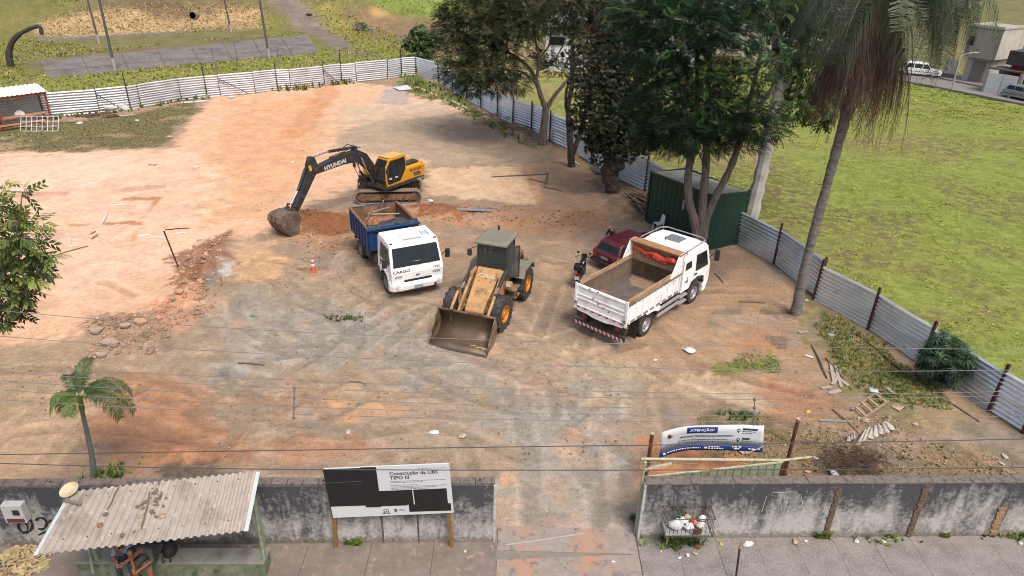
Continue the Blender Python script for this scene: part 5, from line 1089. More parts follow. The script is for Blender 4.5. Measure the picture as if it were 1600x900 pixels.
# tailgate with pressed ribs, latches, reflective strips
tg = MB().b2((-3.57, -1.2, 1.10), (-3.504, 1.2, 2.12)).build('tailgate', M_WHITED, wt, bev=.01)
for z_ in (1.22, 1.55, 1.72, 2.06): MB().b2((-3.60, -1.12, z_-.025), (-3.572, 1.12, z_+.025)).build('rib', M_WHITED, tg, bev=.008)
for s_ in (-1, 1): MB().b2((-3.62, s_*1.14, 1.06), (-3.572, s_*1.24, 2.18)).build('corner_post', M_WHITED, wt, bev=.01); MB().b2((-3.66, s_*1.08, 1.28), (-3.61, s_*1.22, 1.40)).build('latch', M_RIMD, tg)
MB().prism([(-1.2, 1.10), (1.2, 1.10), (1.05, .98), (.6, .96), (.3, .90), (-.3, .90), (-.6, .96), (-1.05, .98)], -3.57, -3.50, 'x').build('tail_skirt', M_WHITED, wt)
for k in range(7): y_ = -1.02+.34*k; MB().b2((-3.604, y_-.07, 1.14), (-3.601, y_+.07, 1.185)).build('reflector', M_REDL, tg); MB().b2((-3.604, y_+.075, 1.14), (-3.601, y_+.19, 1.185)).build('reflector', M_PLATE, tg)
for (y_, z_) in ((.35, 1.75), (.1, 1.62), (-.15, 1.52), (-.4, 1.45), (.15, 2.1), (.55, 2.1)): MB().box((-3.605, y_, z_), (.02, .06, .04), (0.4, 0, 0)).build('chip', mat('chip_dark', (.08, .07, .07), .8), tg)
for s_ in (-1, 1):
    for k in range(8): MB().b2((-3.2+.45*k, s_*1.246, 1.24), (-3.08+.45*k, s_*1.249, 1.28)).build('side_reflector', M_REDL, wt)
# chassis gear: bumper bar with red and white stripes, lamps, guards, side rails
rbm = MB().b2((-3.62, -1.2, .42), (-3.50, 1.2, .56)).build('rear_bumper', M_BLKP, wt)
M_STW = mat('stripe_white', c(224, 222, 220), .5); M_STR = mat('stripe_red', c(166, 40, 48), .5)
for k in range(24):
    y_ = -1.18+k*.0985; MB().poly([(-3.624, y_, .425), (-3.624, y_+.09, .425), (-3.624, y_+.15, .555), (-3.624, y_+.06, .555)], [(0, 1, 2, 3)]).build('stripe', M_STR if k % 2 else M_STW, rbm)
for s_ in (-.7, .7): MB().b2((-3.5, s_-.05, .45), (-3.2, s_+.05, .9)).build('bumper_bracket', M_CHAS, wt)
for s_ in (-1, 1):
    MB().b2((-3.5, s_*.62, .68), (-3.3, s_*1.15, .92)).build('tail_lamp_box', M_CHAS, wt); MB().b2((-3.515, s_*.7, .74), (-3.502, s_*.9, .86)).build('tail_lamp', M_REDL, wt); MB().b2((-3.47, s_*1.13, .98), (-3.4, s_*1.22, 1.06)).build('amber_marker', M_AMB, wt)
    MB().prism([(-2.66, .62), (-2.58, .98), (-2.3, 1.11), (-1.58, 1.11), (-1.3, .98), (-1.24, .8), (-1.32, .8), (-1.4, .94), (-1.62, 1.05), (-2.26, 1.05), (-2.5, .94), (-2.58, .62)], s_*.72, s_*1.22).build('mudguard', M_BLKP, wt, bev=.01)
    MB().prism([(-2.2, 1.13), (-1.2, 1.13), (-1.2, 1.02), (-1.38, .98), (-1.7, 1.10)], s_*1.215, s_*1.30).build('white_guard', M_WHITE, wt); MB().b2((-2.75, s_*.8, .22), (-2.72, s_*1.2, .95)).build('mud_flap', M_BLKP, wt)
    for z_ in (.52, .80): MB().b2((-1.15, s_*1.12, z_), (.55, s_*1.19, z_+.12)).build('side_rail', mat('alu_rail', c(196, 198, 200), .5, .3), wt, bev=.01)
    for x_ in (-1.0, .3): MB().b2((x_, s_*.5, .55), (x_+.06, s_*1.12, .92)).build('rail_bracket', M_CHAS, wt)
    MB().b2((.62, s_*.62, .42), (1.24, s_*1.2, .48)).build('step', mat('alu_rail', c(196, 198, 200)), wt); MB().b2((.62, s_*.68, .72), (1.24, s_*1.2, .78)).build('step', mat('alu_rail', c(196, 198, 200)), wt)
MB().b2((-.7, -1.05, .55), (.55, -.5, 1.12)).build('fuel_tank', M_CHAS, wt, bev=.05); MB().b2((-.7, .5, .55), (.4, 1.05, 1.12)).build('air_tank_box', M_CHAS, wt, bev=.05); MB().b2((-3.4, -.5, .93), (.3, .5, 1.14)).build('tipping_frame', M_CHAS, wt)
# cab: long day cab with rear fairing
def ring_w(y, i=0.0): return [(.58, y, .98), (1.28, y, .98), (1.42, y, 1.2), (1.94, y, 1.28), (2.46, y, 1.16), (2.56, y, .62), (3.02, y, .62), (3.10, y, 1.0), (3.08-i*.3, y, 1.62), (2.80-i*.7, y, 2.50), (2.60-i*.8, y, 2.68-i*.5), (1.6, y, 2.78-i*.6), (.64+i*.3, y, 2.66-i*.5), (.58, y, 2.5-i*.3)]
MB().loft([tp_in(q) for q in (ring_w(-1.2, .10), ring_w(-1.15, .04), ring_w(-.6), ring_w(.6), ring_w(1.15, .04), ring_w(1.2, .10))]).build('cab', M_WHITE, wt, bev=.03)
def sx2(z): return 3.08+(2.80-3.08)*(z-1.62)/.88
MB().poly([(sx2(1.66)+.012, -1.08, 1.66), (sx2(1.66)+.012, 1.08, 1.66), (sx2(2.42)+.012, .98, 2.42), (sx2(2.42)+.012, -.98, 2.42)], [(0, 1, 2, 3)]).build('windscreen', M_GL, wt, solid=.012)
M_SEAM = mat('seam', (.12, .12, .12))
for s_ in (-1, 1):
    MB().poly([(1.72, s_*1.203, 1.66), (2.78, s_*1.206, 1.62), (2.58, s_*1.150, 2.34), (1.72, s_*1.146, 2.38)], [(0, 1, 2, 3)]).build('side_window', M_GL, wt, solid=.014)
    for x_ in (1.60, 1.05): MB().b2((x_-.008, s_*1.19, 1.25), (x_+.008, s_*1.205, 1.62)).build('door_seam', M_SEAM, wt)
    MB().poly([(.80, s_*1.175, 1.96), (1.32, s_*1.175, 1.96), (1.28, s_*1.152, 2.26), (.86, s_*1.152, 2.26)], [(0, 1, 2, 3)]).build('quarter_window', M_GL, wt, solid=.012)
    MB().box((1.74, s_*1.215, 1.52), (.18, .03, .07)).build('door_handle', M_BLKP, wt, bev=.01); MB().box((.95, s_*1.209, 1.42), (.24, .012, .05)).build('badge', M_BLKP, wt)
    MB().prism([(1.26, .98), (1.40, 1.24), (1.94, 1.34), (2.50, 1.20), (2.60, .86), (2.50, .84), (2.38, 1.06), (1.94, 1.18), (1.52, 1.08), (1.38, .9)], s_*1.0, s_*1.225).build('wheel_arch', M_BLKP, wt, bev=.015)
    mirror_arm(wt, (2.85, s_*1.15, 1.9), (3.0, s_*1.46, 2.18), sz=(.12, .22, .52)); MB().b2((3.0, s_*.62, .7), (3.115, s_*1.1, .9)).build('headlight', M_LAMP, wt, bev=.03)
MB().loft([[(2.6, y, .36), (3.06-k, y, .36), (3.16-k, y, .50), (3.14-k, y, .80), (2.6, y, .80)] for y, k in ((-1.22, .25), (-1.05, .06), (0, 0), (1.05, .06), (1.22, .25))]).build('bumper', M_WHITE, wt, bev=.03)
MB().b2((3.085, -.7, .98), (3.115, .7, 1.5)).build('grille', M_BLKP, wt, bev=.02); MB().b2((1.45, -.36, 2.765), (2.12, .36, 2.80)).build('roof_hatch', mat('hatch_grey', c(140, 150, 154), .4, .1), wt, bev=.02)
MB().tube([(.8, -1.12, 2.66), (.8, -1.12, 2.82), (2.4, -1.08, 2.82), (2.62, -.85, 2.82), (2.62, .85, 2.82), (2.4, 1.08, 2.82), (.8, 1.12, 2.82), (.8, 1.12, 2.66)], .025).build('roof_rail', M_RIM, wt)
MB().b2((.50, -1.16, 1.1), (.575, 1.16, 2.62)).build('rear_fairing', M_WHITED, wt); MB().b2((.2, -1.19, 1.14), (.60, -1.10, 2.45)).build('side_fairing', mat('fairing_grey', c(196, 200, 204), .5), wt); MB().cyl((1.3, .2, 2.78), (1.3, .2, 2.98), .02, n=6).build('aerial', M_BLKP, wt)
MB().b2((.505, -1.12, 2.64), (1.0, 1.12, 2.70)).build('roof_spoiler', mat('pale_blue_white', c(222, 230, 236), .35), wt, bev=.02)
# orange tarpaulin rolled on the headboard
rr_ = random.Random(5); P_ = [(-.0+rr_.uniform(-.05, .05)+.18, 1.12-2.2*k/12, 2.52-.05*k/12+.07*math.sin(k*1.3)) for k in range(13)]
mbt = MB(); wp = [veh(wt, p) for p in P_]
mbt.tube(wp, [.05, .07, .10, .09, .11, .12, .09, .14, .15, .13, .16, .14, .07], 9); mbt.tube([p+Vector((.02, -.03, -.10)) for p in wp[2:11]], [.04, .07, .08, .06, .10, .12, .11, .10, .05], 8)
tag(mbt.build('rolled_tarpaulin', mat('orange_tarp', c(226, 86, 58), .5, var=.22, scale=14, bump=1.0, bscale=18), smooth=True), 'bright orange rolled tarpaulin tied along the white truck headboard', 'tarpaulin')
heap('bed_sand', -.9, .3, -1.05, 1.1, 1.236, lambda x, y, e: .10*sm(.0, .3, e)*(fbm(x, y, 3, 2)-.25)*sm(-.8, .2, x+.3*y), mat('bed_sand_mat', c(156, 130, 108), .95, var=.2, scale=6, bump=.4), 'thin skin of orange sand left in the front of the empty white truck body', 'sand', tuple(wt.location), R(49))

# ---------------------------------------------------------------- wheel loader
M_CASE = mat('loader_tan', c(206, 160, 106), .6, .05, .14, 3, .1, col2=c(142, 112, 80), t2=.58, s2=2.0); M_CASED = mat('loader_dusty', c(152, 122, 90), .75, .05, .2, 4, .2, col2=c(112, 92, 72), t2=.55, s2=2.5)
M_BKT = mat('bucket_steel', c(158, 134, 106), .6, .35, .25, 3, .3, col2=c(76, 62, 54), t2=.53, s2=1.6); M_BKTI = mat('bucket_worn', c(124, 106, 90), .5, .4, .3, 2, .3, col2=c(132, 106, 82), t2=.56, s2=1.5); M_ROOFG = mat('loader_roof', c(140, 136, 120), .7, var=.12, scale=4); M_ORIM = mat('orange_rim', c(222, 140, 40), .5, .05, .12, 5)
M_CGL = mat('cab_glass', (.05, .06, .06), .06, 0, .1, 3, spec=.4, alpha=.5)
wl_ = empty('wheel_loader', (-.90, 26.15, 0), R(-108), 'tan wheel loader with its bucket lowered in the middle of the lot', 'wheel loader')
wheel(wl_, -1.42, 1.0, .72, .50, M_ORIM, 15, 1, .50); wheel(wl_, -1.42, -1.0, .72, .50, M_ORIM, 15, -1, .50)
wheel(wl_, 1.50, .98, .72, .50, M_ORIM, 15, 1, .50, turn=R(-5)); wheel(wl_, 1.50, -.98, .72, .50, M_ORIM, 15, -1, .50, turn=R(-5))
for x_ in (-1.42, 1.50): MB().cyl((x_, -.9, .72), (x_, .9, .72), .16, n=12).build('axle', M_CASED, wl_)
MB().loft([[(x_, -.55*k, .62), (x_, .55*k, .62), (x_, .62*k, 1.2), (x_, .58*k, zt), (x_, -.58*k, zt), (x_, -.62*k, 1.2)] for x_, k, zt in ((-2.75, .9, 1.55), (-2.6, 1, 1.78), (-1.2, 1.0, 1.86), (-.55, 1, 1.6), (.15, .9, 1.35))]).build('engine_frame', M_CASED, wl_, bev=.04)
MB().b2((-2.95, -.72, .55), (-2.70, .72, 1.3)).build('counterweight', M_CASED, wl_, bev=.06); MB().cyl((-1.9, -.35, 1.75), (-1.9, -.35, 3.02), .05, n=10).build('exhaust', M_RUST, wl_)
for k in range(6): MB().b2((-2.5+.16*k, .585, 1.0), (-2.42+.16*k, .63, 1.6)).build('grille_slat', M_CHAS, wl_)
for s_ in (-1, 1):
    MB().prism([(-2.25, 1.2), (-2.1, 1.5), (-1.75, 1.62), (-.85, 1.62), (-.62, 1.3), (-.68, 1.28), (-.9, 1.55), (-1.72, 1.55), (-2.04, 1.44), (-2.18, 1.18)], s_*.62, s_*1.26).build('mudguard', M_ROOFG, wl_, bev=.01)
    MB().b2((-.62, s_*.62, .62), (-.05, s_*1.12, .66)).build('step', M_CASED, wl_); MB().b2((-.5, s_*.62, 1.02), (.12, s_*1.14, 1.08)).build('platform', M_CASED, wl_); MB().beam((-.1, s_*1.1, 1.04), (-.25, s_*1.1, .64), .04).build('step_bracket', M_CASED, wl_)
# cab
cabx0, cabx1, cz0, cz1 = -1.28, .02, 1.55, 2.92
MB().b2((cabx0, -.62, 1.45), (cabx1, .62, 1.60)).build('cab_floor', M_CASED, wl_)
for x_, y_ in ((cabx0+.04, -.6), (cabx0+.04, .6), (cabx1-.02, -.6), (cabx1-.02, .6), (-.5, -.6), (-.5, .6)): MB().beam((x_, y_, 1.5), (x_+(.0 if x_ < -.2 else -.08), y_*.97, cz1), .065).build('cab_pillar', M_CHAS, wl_)
MB().loft([[(cabx0-.14+i, -.72+i, cz1+z), (cabx1+.12-i, -.72+i, cz1+z), (cabx1+.12-i, .72-i, cz1+z), (cabx0-.14+i, .72-i, cz1+z)] for i, z in ((.02, 0), (0, .05), (.02, .11), (.12, .15))]).build('cab_roof', M_ROOFG, wl_, bev=.02)
MB().quadp((cabx1+.012, -.58, 1.66), (cabx1+.012, .58, 1.66), (cabx1-.07, .56, cz1-.04), (cabx1-.07, -.56, cz1-.04)).build('front_window', M_CGL, wl_, solid=.01)
for s_ in (-1, 1): MB().quadp((cabx0+.08, s_*.61, 1.66), (cabx1-.05, s_*.61, 1.66), (cabx1-.1, s_*.59, cz1-.04), (cabx0+.08, s_*.59, cz1-.04)).build('side_window', M_CGL, wl_, solid=.01)
MB().quadp((cabx0, -.56, 1.66), (cabx0, .56, 1.66), (cabx0, .54, cz1-.04), (cabx0, -.54, cz1-.04)).build('rear_window', M_CGL, wl_, solid=.01)
# the left door stands ajar
dr_ = MB()
dq = [(.0, .64, 1.55), (-.42, 1.08, 1.50), (-.50, 1.06, 2.84), (-.08, .62, 2.86)]
door = MB()
for i in range(4): door.beam(dq[i], dq[(i+1) % 4], .055)
dob = door.build('door', M_CHAS, wl_, bev=.008); MB().poly(dq, [(0, 1, 2, 3)]).build('door_glass', M_CGL, dob, solid=.008)
MB().b2((-.75, -.25, 1.6), (-.35, .25, 1.75)).build('seat', M_CHAS, wl_); MB().b2((-.85, -.25, 1.75), (-.75, .25, 2.35)).build('seat_back', M_CHAS, wl_); MB().beam((-.05, .1, 1.6), (-.25, .05, 2.15), .05).build('steering_column', M_CHAS, wl_)
mirror_arm(wl_, (.0, -.66, 2.75), (.12, -.9, 2.62), M_CHAS, (.10, .2, .3))
MB().box((.07, .0, 1.70), (.02, .7, .02)).build('wiper', M_CHAS, wl_)
# sloping nose over the front frame
MB().loft([[(x_, -hw_, z0_), (x_, hw_, z0_), (x_, hw_*.96, z1_), (x_, -hw_*.96, z1_)] for x_, hw_, z0_, z1_ in ((.06, .56, .9, 1.92), (.25, .54, .85, 1.80), (1.0, .47, .8, 1.42), (1.65, .42, .7, 1.08), (1.95, .40, .62, .82))]).build('nose_cover', M_CASE, wl_, bev=.03)
text('CASE', .26, mat('faded_white', c(222, 208, 184), .7), wl_, (.46, 0, 1.712), (R(27), 0, R(90)), bold=.004, sx=1.25)
for p in ((.7, -.25), (.7, .25), (.55, 0), (1.2, -.2), (1.2, .22)): MB().box((p[0], p[1], 1.585-(p[0]-.7)*.5+.01), (.05, .03, .02)).build('bolt', M_CHAS, wl_)
# lift arms, tilt rams, links
for s_ in (-1, 1):
    y_ = s_*.62
    MB().prism([(.25, 1.75), (.45, 1.82), (1.35, 1.30), (2.32, .62), (2.44, .42), (2.40, .28), (2.2, .38), (1.25, .98), (.3, 1.45)], y_-.05, y_+.05).build('lift_arm', M_CASE, wl_, bev=.012)
    ram = MB().cyl((.12, s_*.74, 1.95), (1.05, s_*.74, 1.62), .075, n=12).build('tilt_ram', M_CHAS, wl_, smooth=True); MB().cyl((1.05, s_*.74, 1.62), (1.62, s_*.74, 1.42), .038, n=10).build('piston_rod', M_CHROME, ram, smooth=True)
    MB().prism([(1.52, 1.56), (1.68, 1.58), (1.80, 1.0), (1.72, .82), (1.58, .9)], s_*.70-.04, s_*.70+.04).build('bell_crank', M_CASED, wl_, bev=.012); MB().beam((1.62, s_*.78, 1.50), (2.42, s_*.78, .99), .10, .07).build('tilt_link', M_CASE, wl_, bev=.01)
    MB().cyl((1.60, s_*.62, 1.52), (1.60, s_*.86, 1.52), .07, n=12).build('pivot_pin', M_RUST, wl_); MB().b2((.1, s_*.55, .75), (.7, s_*.66, 1.9)).build('tower_plate', M_CASE, wl_, bev=.015)
    MB().cyl((.6, s_*.45, .75), (1.5, s_*.5, 1.0), .06, n=10).build('lift_ram', M_CASED, wl_)
    MB().box((.28, s_*.9, 1.42), (.16, .28, .22)).build('work_lamp_box', M_CASE, wl_, bev=.02); MB().box((.37, s_*.9, 1.42), (.02, .2, .14)).build('work_lamp', M_LAMP if s_ > 0 else M_REDL, wl_)
MB().cyl((2.3, -.7, .48), (2.3, .7, .48), .09, n=12).build('cross_tube', M_CASED, wl_)
MB().tube([(.1, .45, 1.6), (.5, .52, 1.75), (.9, .5, 1.5), (1.3, .55, 1.1)], .02).build('hose', M_CHAS, wl_); MB().tube([(.1, -.45, 1.6), (.5, -.52, 1.78), (.95, -.5, 1.5), (1.3, -.55, 1.1)], .02).build('hose', M_CHAS, wl_)
# bucket: curved shell, side cheeks, cutting edge
BW = 1.17
prof = [(3.62, .03), (3.2, .02), (2.85, .05), (2.62, .18), (2.50, .42), (2.50, .72), (2.60, 1.0), (2.72, 1.16)]
bkr = MB(); inn = [(x_+.02, z_+.02) for x_, z_ in prof]
bk_ = MB().sheet([[(x_, -BW, z_), (x_, -BW/3, z_), (x_, BW/3, z_), (x_, BW, z_)] for x_, z_ in prof]).build('bucket', M_BKTI, wl_, solid=.035, smooth=True)
for s_ in (-1, 1): MB().prism(prof+[(2.95, .98), (3.35, .45), (3.60, .10)], s_*BW, s_*(BW+.03)).build('bucket_side', M_BKT, bk_, bev=.008)
MB().b2((3.5, -BW-.05, .008), (3.74, BW+.05, .035)).build('cutting_edge', mat('edge_steel', c(150, 146, 140), .4, .7, .2, 6), bk_); MB().beam((2.73, -BW-.03, 1.17), (2.73, BW+.03, 1.17), .09, .06).build('top_lip', M_BKT, bk_, bev=.01)
for s_ in (-1, 1): MB().prism([(2.40, .3), (2.54, .2), (2.56, .75), (2.62, 1.05), (2.48, 1.05)], s_*.72-.05, s_*.72+.05).build('bucket_ear', M_BKT, bk_)

# ---------------------------------------------------------------- excavator
M_YEL = mat('excavator_yellow', c(232, 164, 40), .42, .0, .07, 3, col2=c(196, 138, 52), t2=.63, s2=2); M_DGR = mat('excavator_grey', c(56, 60, 64), .5, .1, .16, 4, col2=c(96, 86, 76), t2=.61, s2=2.2); M_TRK = mat('track_steel', c(158, 146, 132), .75, .2, .22, 8, .3, col2=c(166, 134, 104), t2=.58); M_MUD = mat('track_mud', c(142, 108, 82), .9, 0, .25, 6, .4, col2=c(84, 64, 50), t2=.54)
ex = empty('excavator', (-7.5, 39.65, 0), 0, 'yellow tracked excavator digging with its long dark boom', 'excavator')
TA, HA = R(-172), R(-125)
und = empty('undercarriage', (0, 0, 0), TA); und.parent = ex
for s_ in (-1, 1):
    L2, r_ = 1.52, .36; n_ = 46; per = 2*L2*2+2*math.pi*r_
    def track_pt(t):
        d = t % per
        if d < 2*L2: return (-L2+d, 2*r_, 0)
        d -= 2*L2
        if d < math.pi*r_: a = math.pi/2-d/r_; return (L2+r_*math.cos(a), r_+r_*math.sin(a), -d/r_)
        d -= math.pi*r_
        if d < 2*L2: return (L2-d, 0, math.pi)
        d -= 2*L2; a = -math.pi/2-d/r_; return (-L2+r_*math.cos(a), r_+r_*math.sin(a), math.pi-d/r_)
    shoe = MB().box((0, 0, 0), (per/n_*.93, .52, .035)).box((-.02, 0, .03), (.022, .52, .045)).mesh('shoe', M_TRK)
    tb = MB().b2((-L2, s_*.98-.19, .18), (L2, s_*.98+.19, .56)).cyl((-L2, s_*.98-.16, r_), (-L2, s_*.98+.16, r_), .30, n=18).cyl((L2, s_*.98-.16, r_), (L2, s_*.98+.16, r_), .30, n=18).build('track_frame', M_MUD, und, bev=.02)
    for k in range(n_):
        x_, z_, a = track_pt((k+.5)*per/n_); link('track_shoe', shoe, tb, loc=(x_, s_*.98, z_+.035), rot=(0, -a, 0))
    for k in range(7): MB().cyl((-1.2+.4*k, s_*.98-.2, .14), (-1.2+.4*k, s_*.98+.2, .14), .11, n=12).build('roller', M_CHAS, tb)
    for x_ in (-L2, L2): MB().cyl((x_, s_*.98+s_*.16, r_), (x_, s_*.98+s_*.24, r_), .16, n=12).build('hub', M_MUD, tb); 
MB().b2((-.8, -.85, .35), (.8, .85, .72)).cyl((0, 0, .7), (0, 0, .98), .62, n=24).build('car_body', M_CHAS, und, bev=.03)
hs = empty('upper_structure', (0, 0, 0), HA); hs.parent = ex
MB().b2((-1.85, -1.2, .98), (1.35, 1.2, 1.18)).build('turntable_deck', M_DGR, hs, bev=.03)
# engine hood and counterweight
MB().loft([[(x_, -1.2, 1.2), (x_, 1.2, 1.2), (x_, 1.2, z_-.1), (x_, 1.1, z_), (x_, -1.1, z_), (x_, -1.2, z_-.1)] for x_, z_ in ((-1.72, 1.92), (-1.5, 2.0), (-.28, 2.0), (-.25, 1.9))]).build('engine_hood', M_YEL, hs, bev=.03)
pts_ = [(-1.75, -1.2), (-1.75, 1.2), (-1.95, 1.18), (-2.12, .9), (-2.2, .4), (-2.2, -.4), (-2.12, -.9), (-1.95, -1.18)]
MB().loft([[(x_+(.0 if z_ > 1.2 else .15), y_, z_) for x_, y_ in pts_] for z_ in (.95, 1.15, 1.75, 1.86)]).build('counterweight', M_YEL, hs, bev=.05); MB().loft([[(x_-.004+(.15), y_*1.003, z_) for x_, y_ in pts_] for z_ in (.90, 1.16)]).build('counterweight_base', M_DGR, hs, bev=.03)
for k in range(3): MB().b2((-1.4, -.9+.62*k, 2.0), (-.45, -.42+.62*k, 2.05)).build('hood_panel', M_YEL if k % 2 else mat('hood_cream', c(226, 190, 120), .5), hs, bev=.02)
MB().cyl((-1.2, -.3, 2.02), (-1.2, -.3, 2.32), .06, n=10).build('exhaust', M_CHAS, hs); MB().b2((-1.55, .55, 2.0), (-.45, 1.05, 2.14)).build('dark_hood_cover', M_DGR, hs, bev=.05)
for k in range(9): MB().poly([(-1.62+.115*k, 1.206, 1.62), (-1.56+.115*k, 1.206, 1.62), (-1.50+.115*k, 1.206, 1.80), (-1.56+.115*k, 1.206, 1.80)], [(0, 1, 2, 3)]).build('vent_slit', M_DGR, hs)
MB().poly([(-1.55, 1.205, 1.3), (-.95, 1.205, 1.3), (-.85, 1.205, 1.55), (-1.45, 1.205, 1.55)], [(0, 1, 2, 3)]).build('side_grille', M_MUD, hs); text('140LC-9', .15, M_STW, hs, (-1.45, 1.222, 1.05), (R(90), 0, R(180)), bold=.004)
# right side tank / tool box ahead of hood
MB().b2((-.2, -1.2, 1.19), (.85, -.45, 1.75)).build('tank_box', M_YEL, hs, bev=.03); MB().b2((.85, -1.15, 1.19), (1.3, -.5, 1.42)).build('tool_box', M_DGR, hs, bev=.02)
# cab on the left side
cx0, cx1, cy0, cy1 = -.30, 1.32, .28, 1.2
prof_c = [(cx0, 1.18), (cx1-.08, 1.18), (cx1+.02, 1.55), (cx1-.02, 2.35), (cx1-.28, 2.72), (cx1-.45, 2.78), (cx0+.06, 2.78), (cx0, 2.70)]
MB().prism(prof_c, cy0, cy1-.015).build('cab', M_YEL, hs, bev=.03)
MB().poly([(cx0+.06, cy1+.004, 1.95), (cx0+.5, cy1+.004, 1.36), (cx1-.14, cy1+.004, 1.30), (cx1-.08, cy1+.004, 1.6), (cx1-.11, cy1+.004, 2.3), (cx1-.34, cy1+.004, 2.64), (cx0+.1, cy1+.004, 2.66)], [tuple(range(7))]).build('side_window', M_GL, hs, solid=.012)
for x_ in (.30, .72): MB().beam((x_, cy1+.014, 1.4), (x_, cy1+.014, 2.64), .045, .012, (0, 1, 0)).build('window_post', M_DGR, hs)
MB().beam((cx0+.5, cy1+.014, 1.72), (cx1-.08, cy1+.014, 1.72), .02, .012, (0, 1, 0)).build('window_bar', M_DGR, hs)
for x_ in (.52, 1.0): MB().box((x_, cy1+.016, 1.62), (.22, .008, .09)).build('sticker', M_STW, hs)
MB().poly([(cx1-.05, cy0+.06, 1.26), (cx1-.05, cy1-.07, 1.26), (cx1+.037, cy1-.07, 1.56), (cx1+.037, cy0+.06, 1.56)], [(0, 1, 2, 3)]).build('lower_front_window', M_GL, hs, solid=.01)
MB().poly([(cx1+.036, cy0+.06, 1.58), (cx1+.036, cy1-.07, 1.58), (cx1-.005, cy1-.07, 2.34), (cx1-.25, cy1-.08, 2.68), (cx1-.25, cy0+.07, 2.68), (cx1-.005, cy0+.06, 2.34)], [(0, 1, 2, 5), (5, 2, 3, 4)]).build('front_window', M_GL, hs, solid=.01)
MB().box((.42, (cy0+cy1)/2, 2.80), (1.2, .78, .04)).build('cab_roof_panel', mat('cab_roof_pale', c(234, 190, 110), .5, var=.06), hs, bev=.015)
mirror_arm(hs, (cx1-.1, cy1, 2.2), (cx1+.15, cy1+.25, 2.3), M_DGR, (.08, .18, .3)); MB().tube([(1.2, -1.1, 1.4), (1.25, -1.1, 2.3), (.9, -1.1, 2.35), (.4, -1.1, 2.3), (.4, -1.1, 1.7)], .022).build('hand_rail', M_DGR, hs); MB().tube([(1.3, -1.0, 1.3), (1.62, -1.02, 1.9), (1.65, -1.0, 2.3)], .02).box((1.66, -1.0, 2.2), (.06, .2, .34)).build('right_mirror', M_DGR, hs)
# boom (two straight legs meeting at the knee), arm, bucket, rams
by = -.12
MB().prism([(.72, 1.10), (1.12, 1.10), (1.45, 1.95), (2.25, 2.72), (3.4, 2.78), (5.20, 2.70), (5.38, 2.86), (5.22, 3.02), (3.6, 3.28), (2.2, 3.34), (1.62, 3.02), (1.05, 2.2), (.74, 1.5)], by-.20, by+.20).build('boom', M_DGR, hs, bev=.02)
text('HYUNDAI', .30, M_STW, hs, (3.95, by+.213, 2.93), (R(90), R(-4.5), R(180)), bold=.014, sx=1.15)
MB().prism([(5.02, 3.06), (5.22, 3.62), (5.48, 3.66), (5.66, 3.30), (5.82, 2.72), (6.86, 1.20), (6.92, .98), (6.72, .90), (6.52, 1.10), (5.28, 2.62), (5.14, 2.78)], by-.15, by+.15).build('arm', M_DGR, hs, bev=.02)
MB().box((5.58, by+.156, 3.1), (.16, .01, .3), (0, .2, 0)).build('warning_plate', mat('warn_yellow', c(226, 206, 60), .5), hs)
for p, q_ in (((5.25, 2.84), None),): MB().cyl((p[0], by-.24, p[1]), (p[0], by+.24, p[1]), .10, n=14).build('pivot_pin', M_RUST, hs)
MB().cyl((2.2, by-.24, 3.08), (2.2, by+.24, 3.08), .09, n=14).build('pivot_pin', M_RUST, hs)
am = MB().cyl((2.35, by, 3.50), (4.15, by, 3.66), .085, n=12).build('arm_ram', M_DGR, hs, smooth=True); MB().cyl((4.15, by, 3.66), (5.25, by, 3.58), .045, n=10).build('piston_rod', M_CHROME, am, smooth=True); MB().prism([(2.2, 3.3), (2.5, 3.3), (2.42, 3.58), (2.28, 3.58)], by-.12, by+.12).build('ram_bracket', M_DGR, hs)
for s_ in (-1, 1): bm_ = MB().cyl((1.25, by+s_*.32, 1.05), (1.72, by+s_*.32, 1.9), .075, n=12).build('boom_ram', M_DGR, hs, smooth=True); MB().cyl((1.72, by+s_*.32, 1.9), (2.18, by+s_*.32, 2.95), .042, n=10).build('piston_rod', M_CHROME, bm_, smooth=True)
br_ = MB().cyl((5.78, by, 3.12), (6.42, by, 2.05), .07, n=12).build('bucket_ram', M_DGR, hs, smooth=True); MB().cyl((6.42, by, 2.05), (6.98, by, 1.42), .04, n=10).build('piston_rod', M_CHROME, br_, smooth=True)
for s_ in (-1, 1): MB().beam((6.60, by+s_*.19, 1.30), (7.02, by+s_*.19, 1.46), .05, .10).beam((7.0, by+s_*.19, 1.44), (7.16, by+s_*.19, 1.02), .05, .09).build('bucket_link', M_RUST, hs)
MB().tube([(2.0, by+.1, 3.42), (2.6, by+.14, 3.62), (3.3, by+.12, 3.42), (4.2, by+.16, 3.25)], .025).tube([(2.0, by-.1, 3.42), (2.7, by-.14, 3.72), (3.4, by-.12, 3.45)], .025).tube([(6.3, by+.17, 1.9), (6.42, by+.22, 1.75), (6.2, by+.2, 1.62)], .018).build('hose', M_CHAS, hs)
MB().box((3.6, by, 3.33), (1.0, .16, .1), (0, .08, 0)).build('boom_pipe_cover', M_MUD, hs)
M_EB = mat('dirty_bucket', c(134, 118, 104), .7, .25, .3, 5, .4, col2=c(98, 84, 74), t2=.52, s2=2)
bw_ = .5; prof = [(7.16, -.36), (7.66, .10), (7.90, .42), (8.10, .86), (8.02, 1.10), (7.86, 1.20), (7.28, 1.24), (6.86, 1.06)]
ebk = MB().sheet([[(x_, by-bw_, z_), (x_, by, z_), (x_, by+bw_, z_)] for x_, z_ in prof]).build('bucket', M_EB, hs, solid=.04)
for s_ in (-1, 1): MB().prism(prof+[(6.78, .82), (7.02, .2)], by+s_*bw_, by+s_*(bw_+.04)).build('bucket_side', M_EB, ebk, bev=.01)
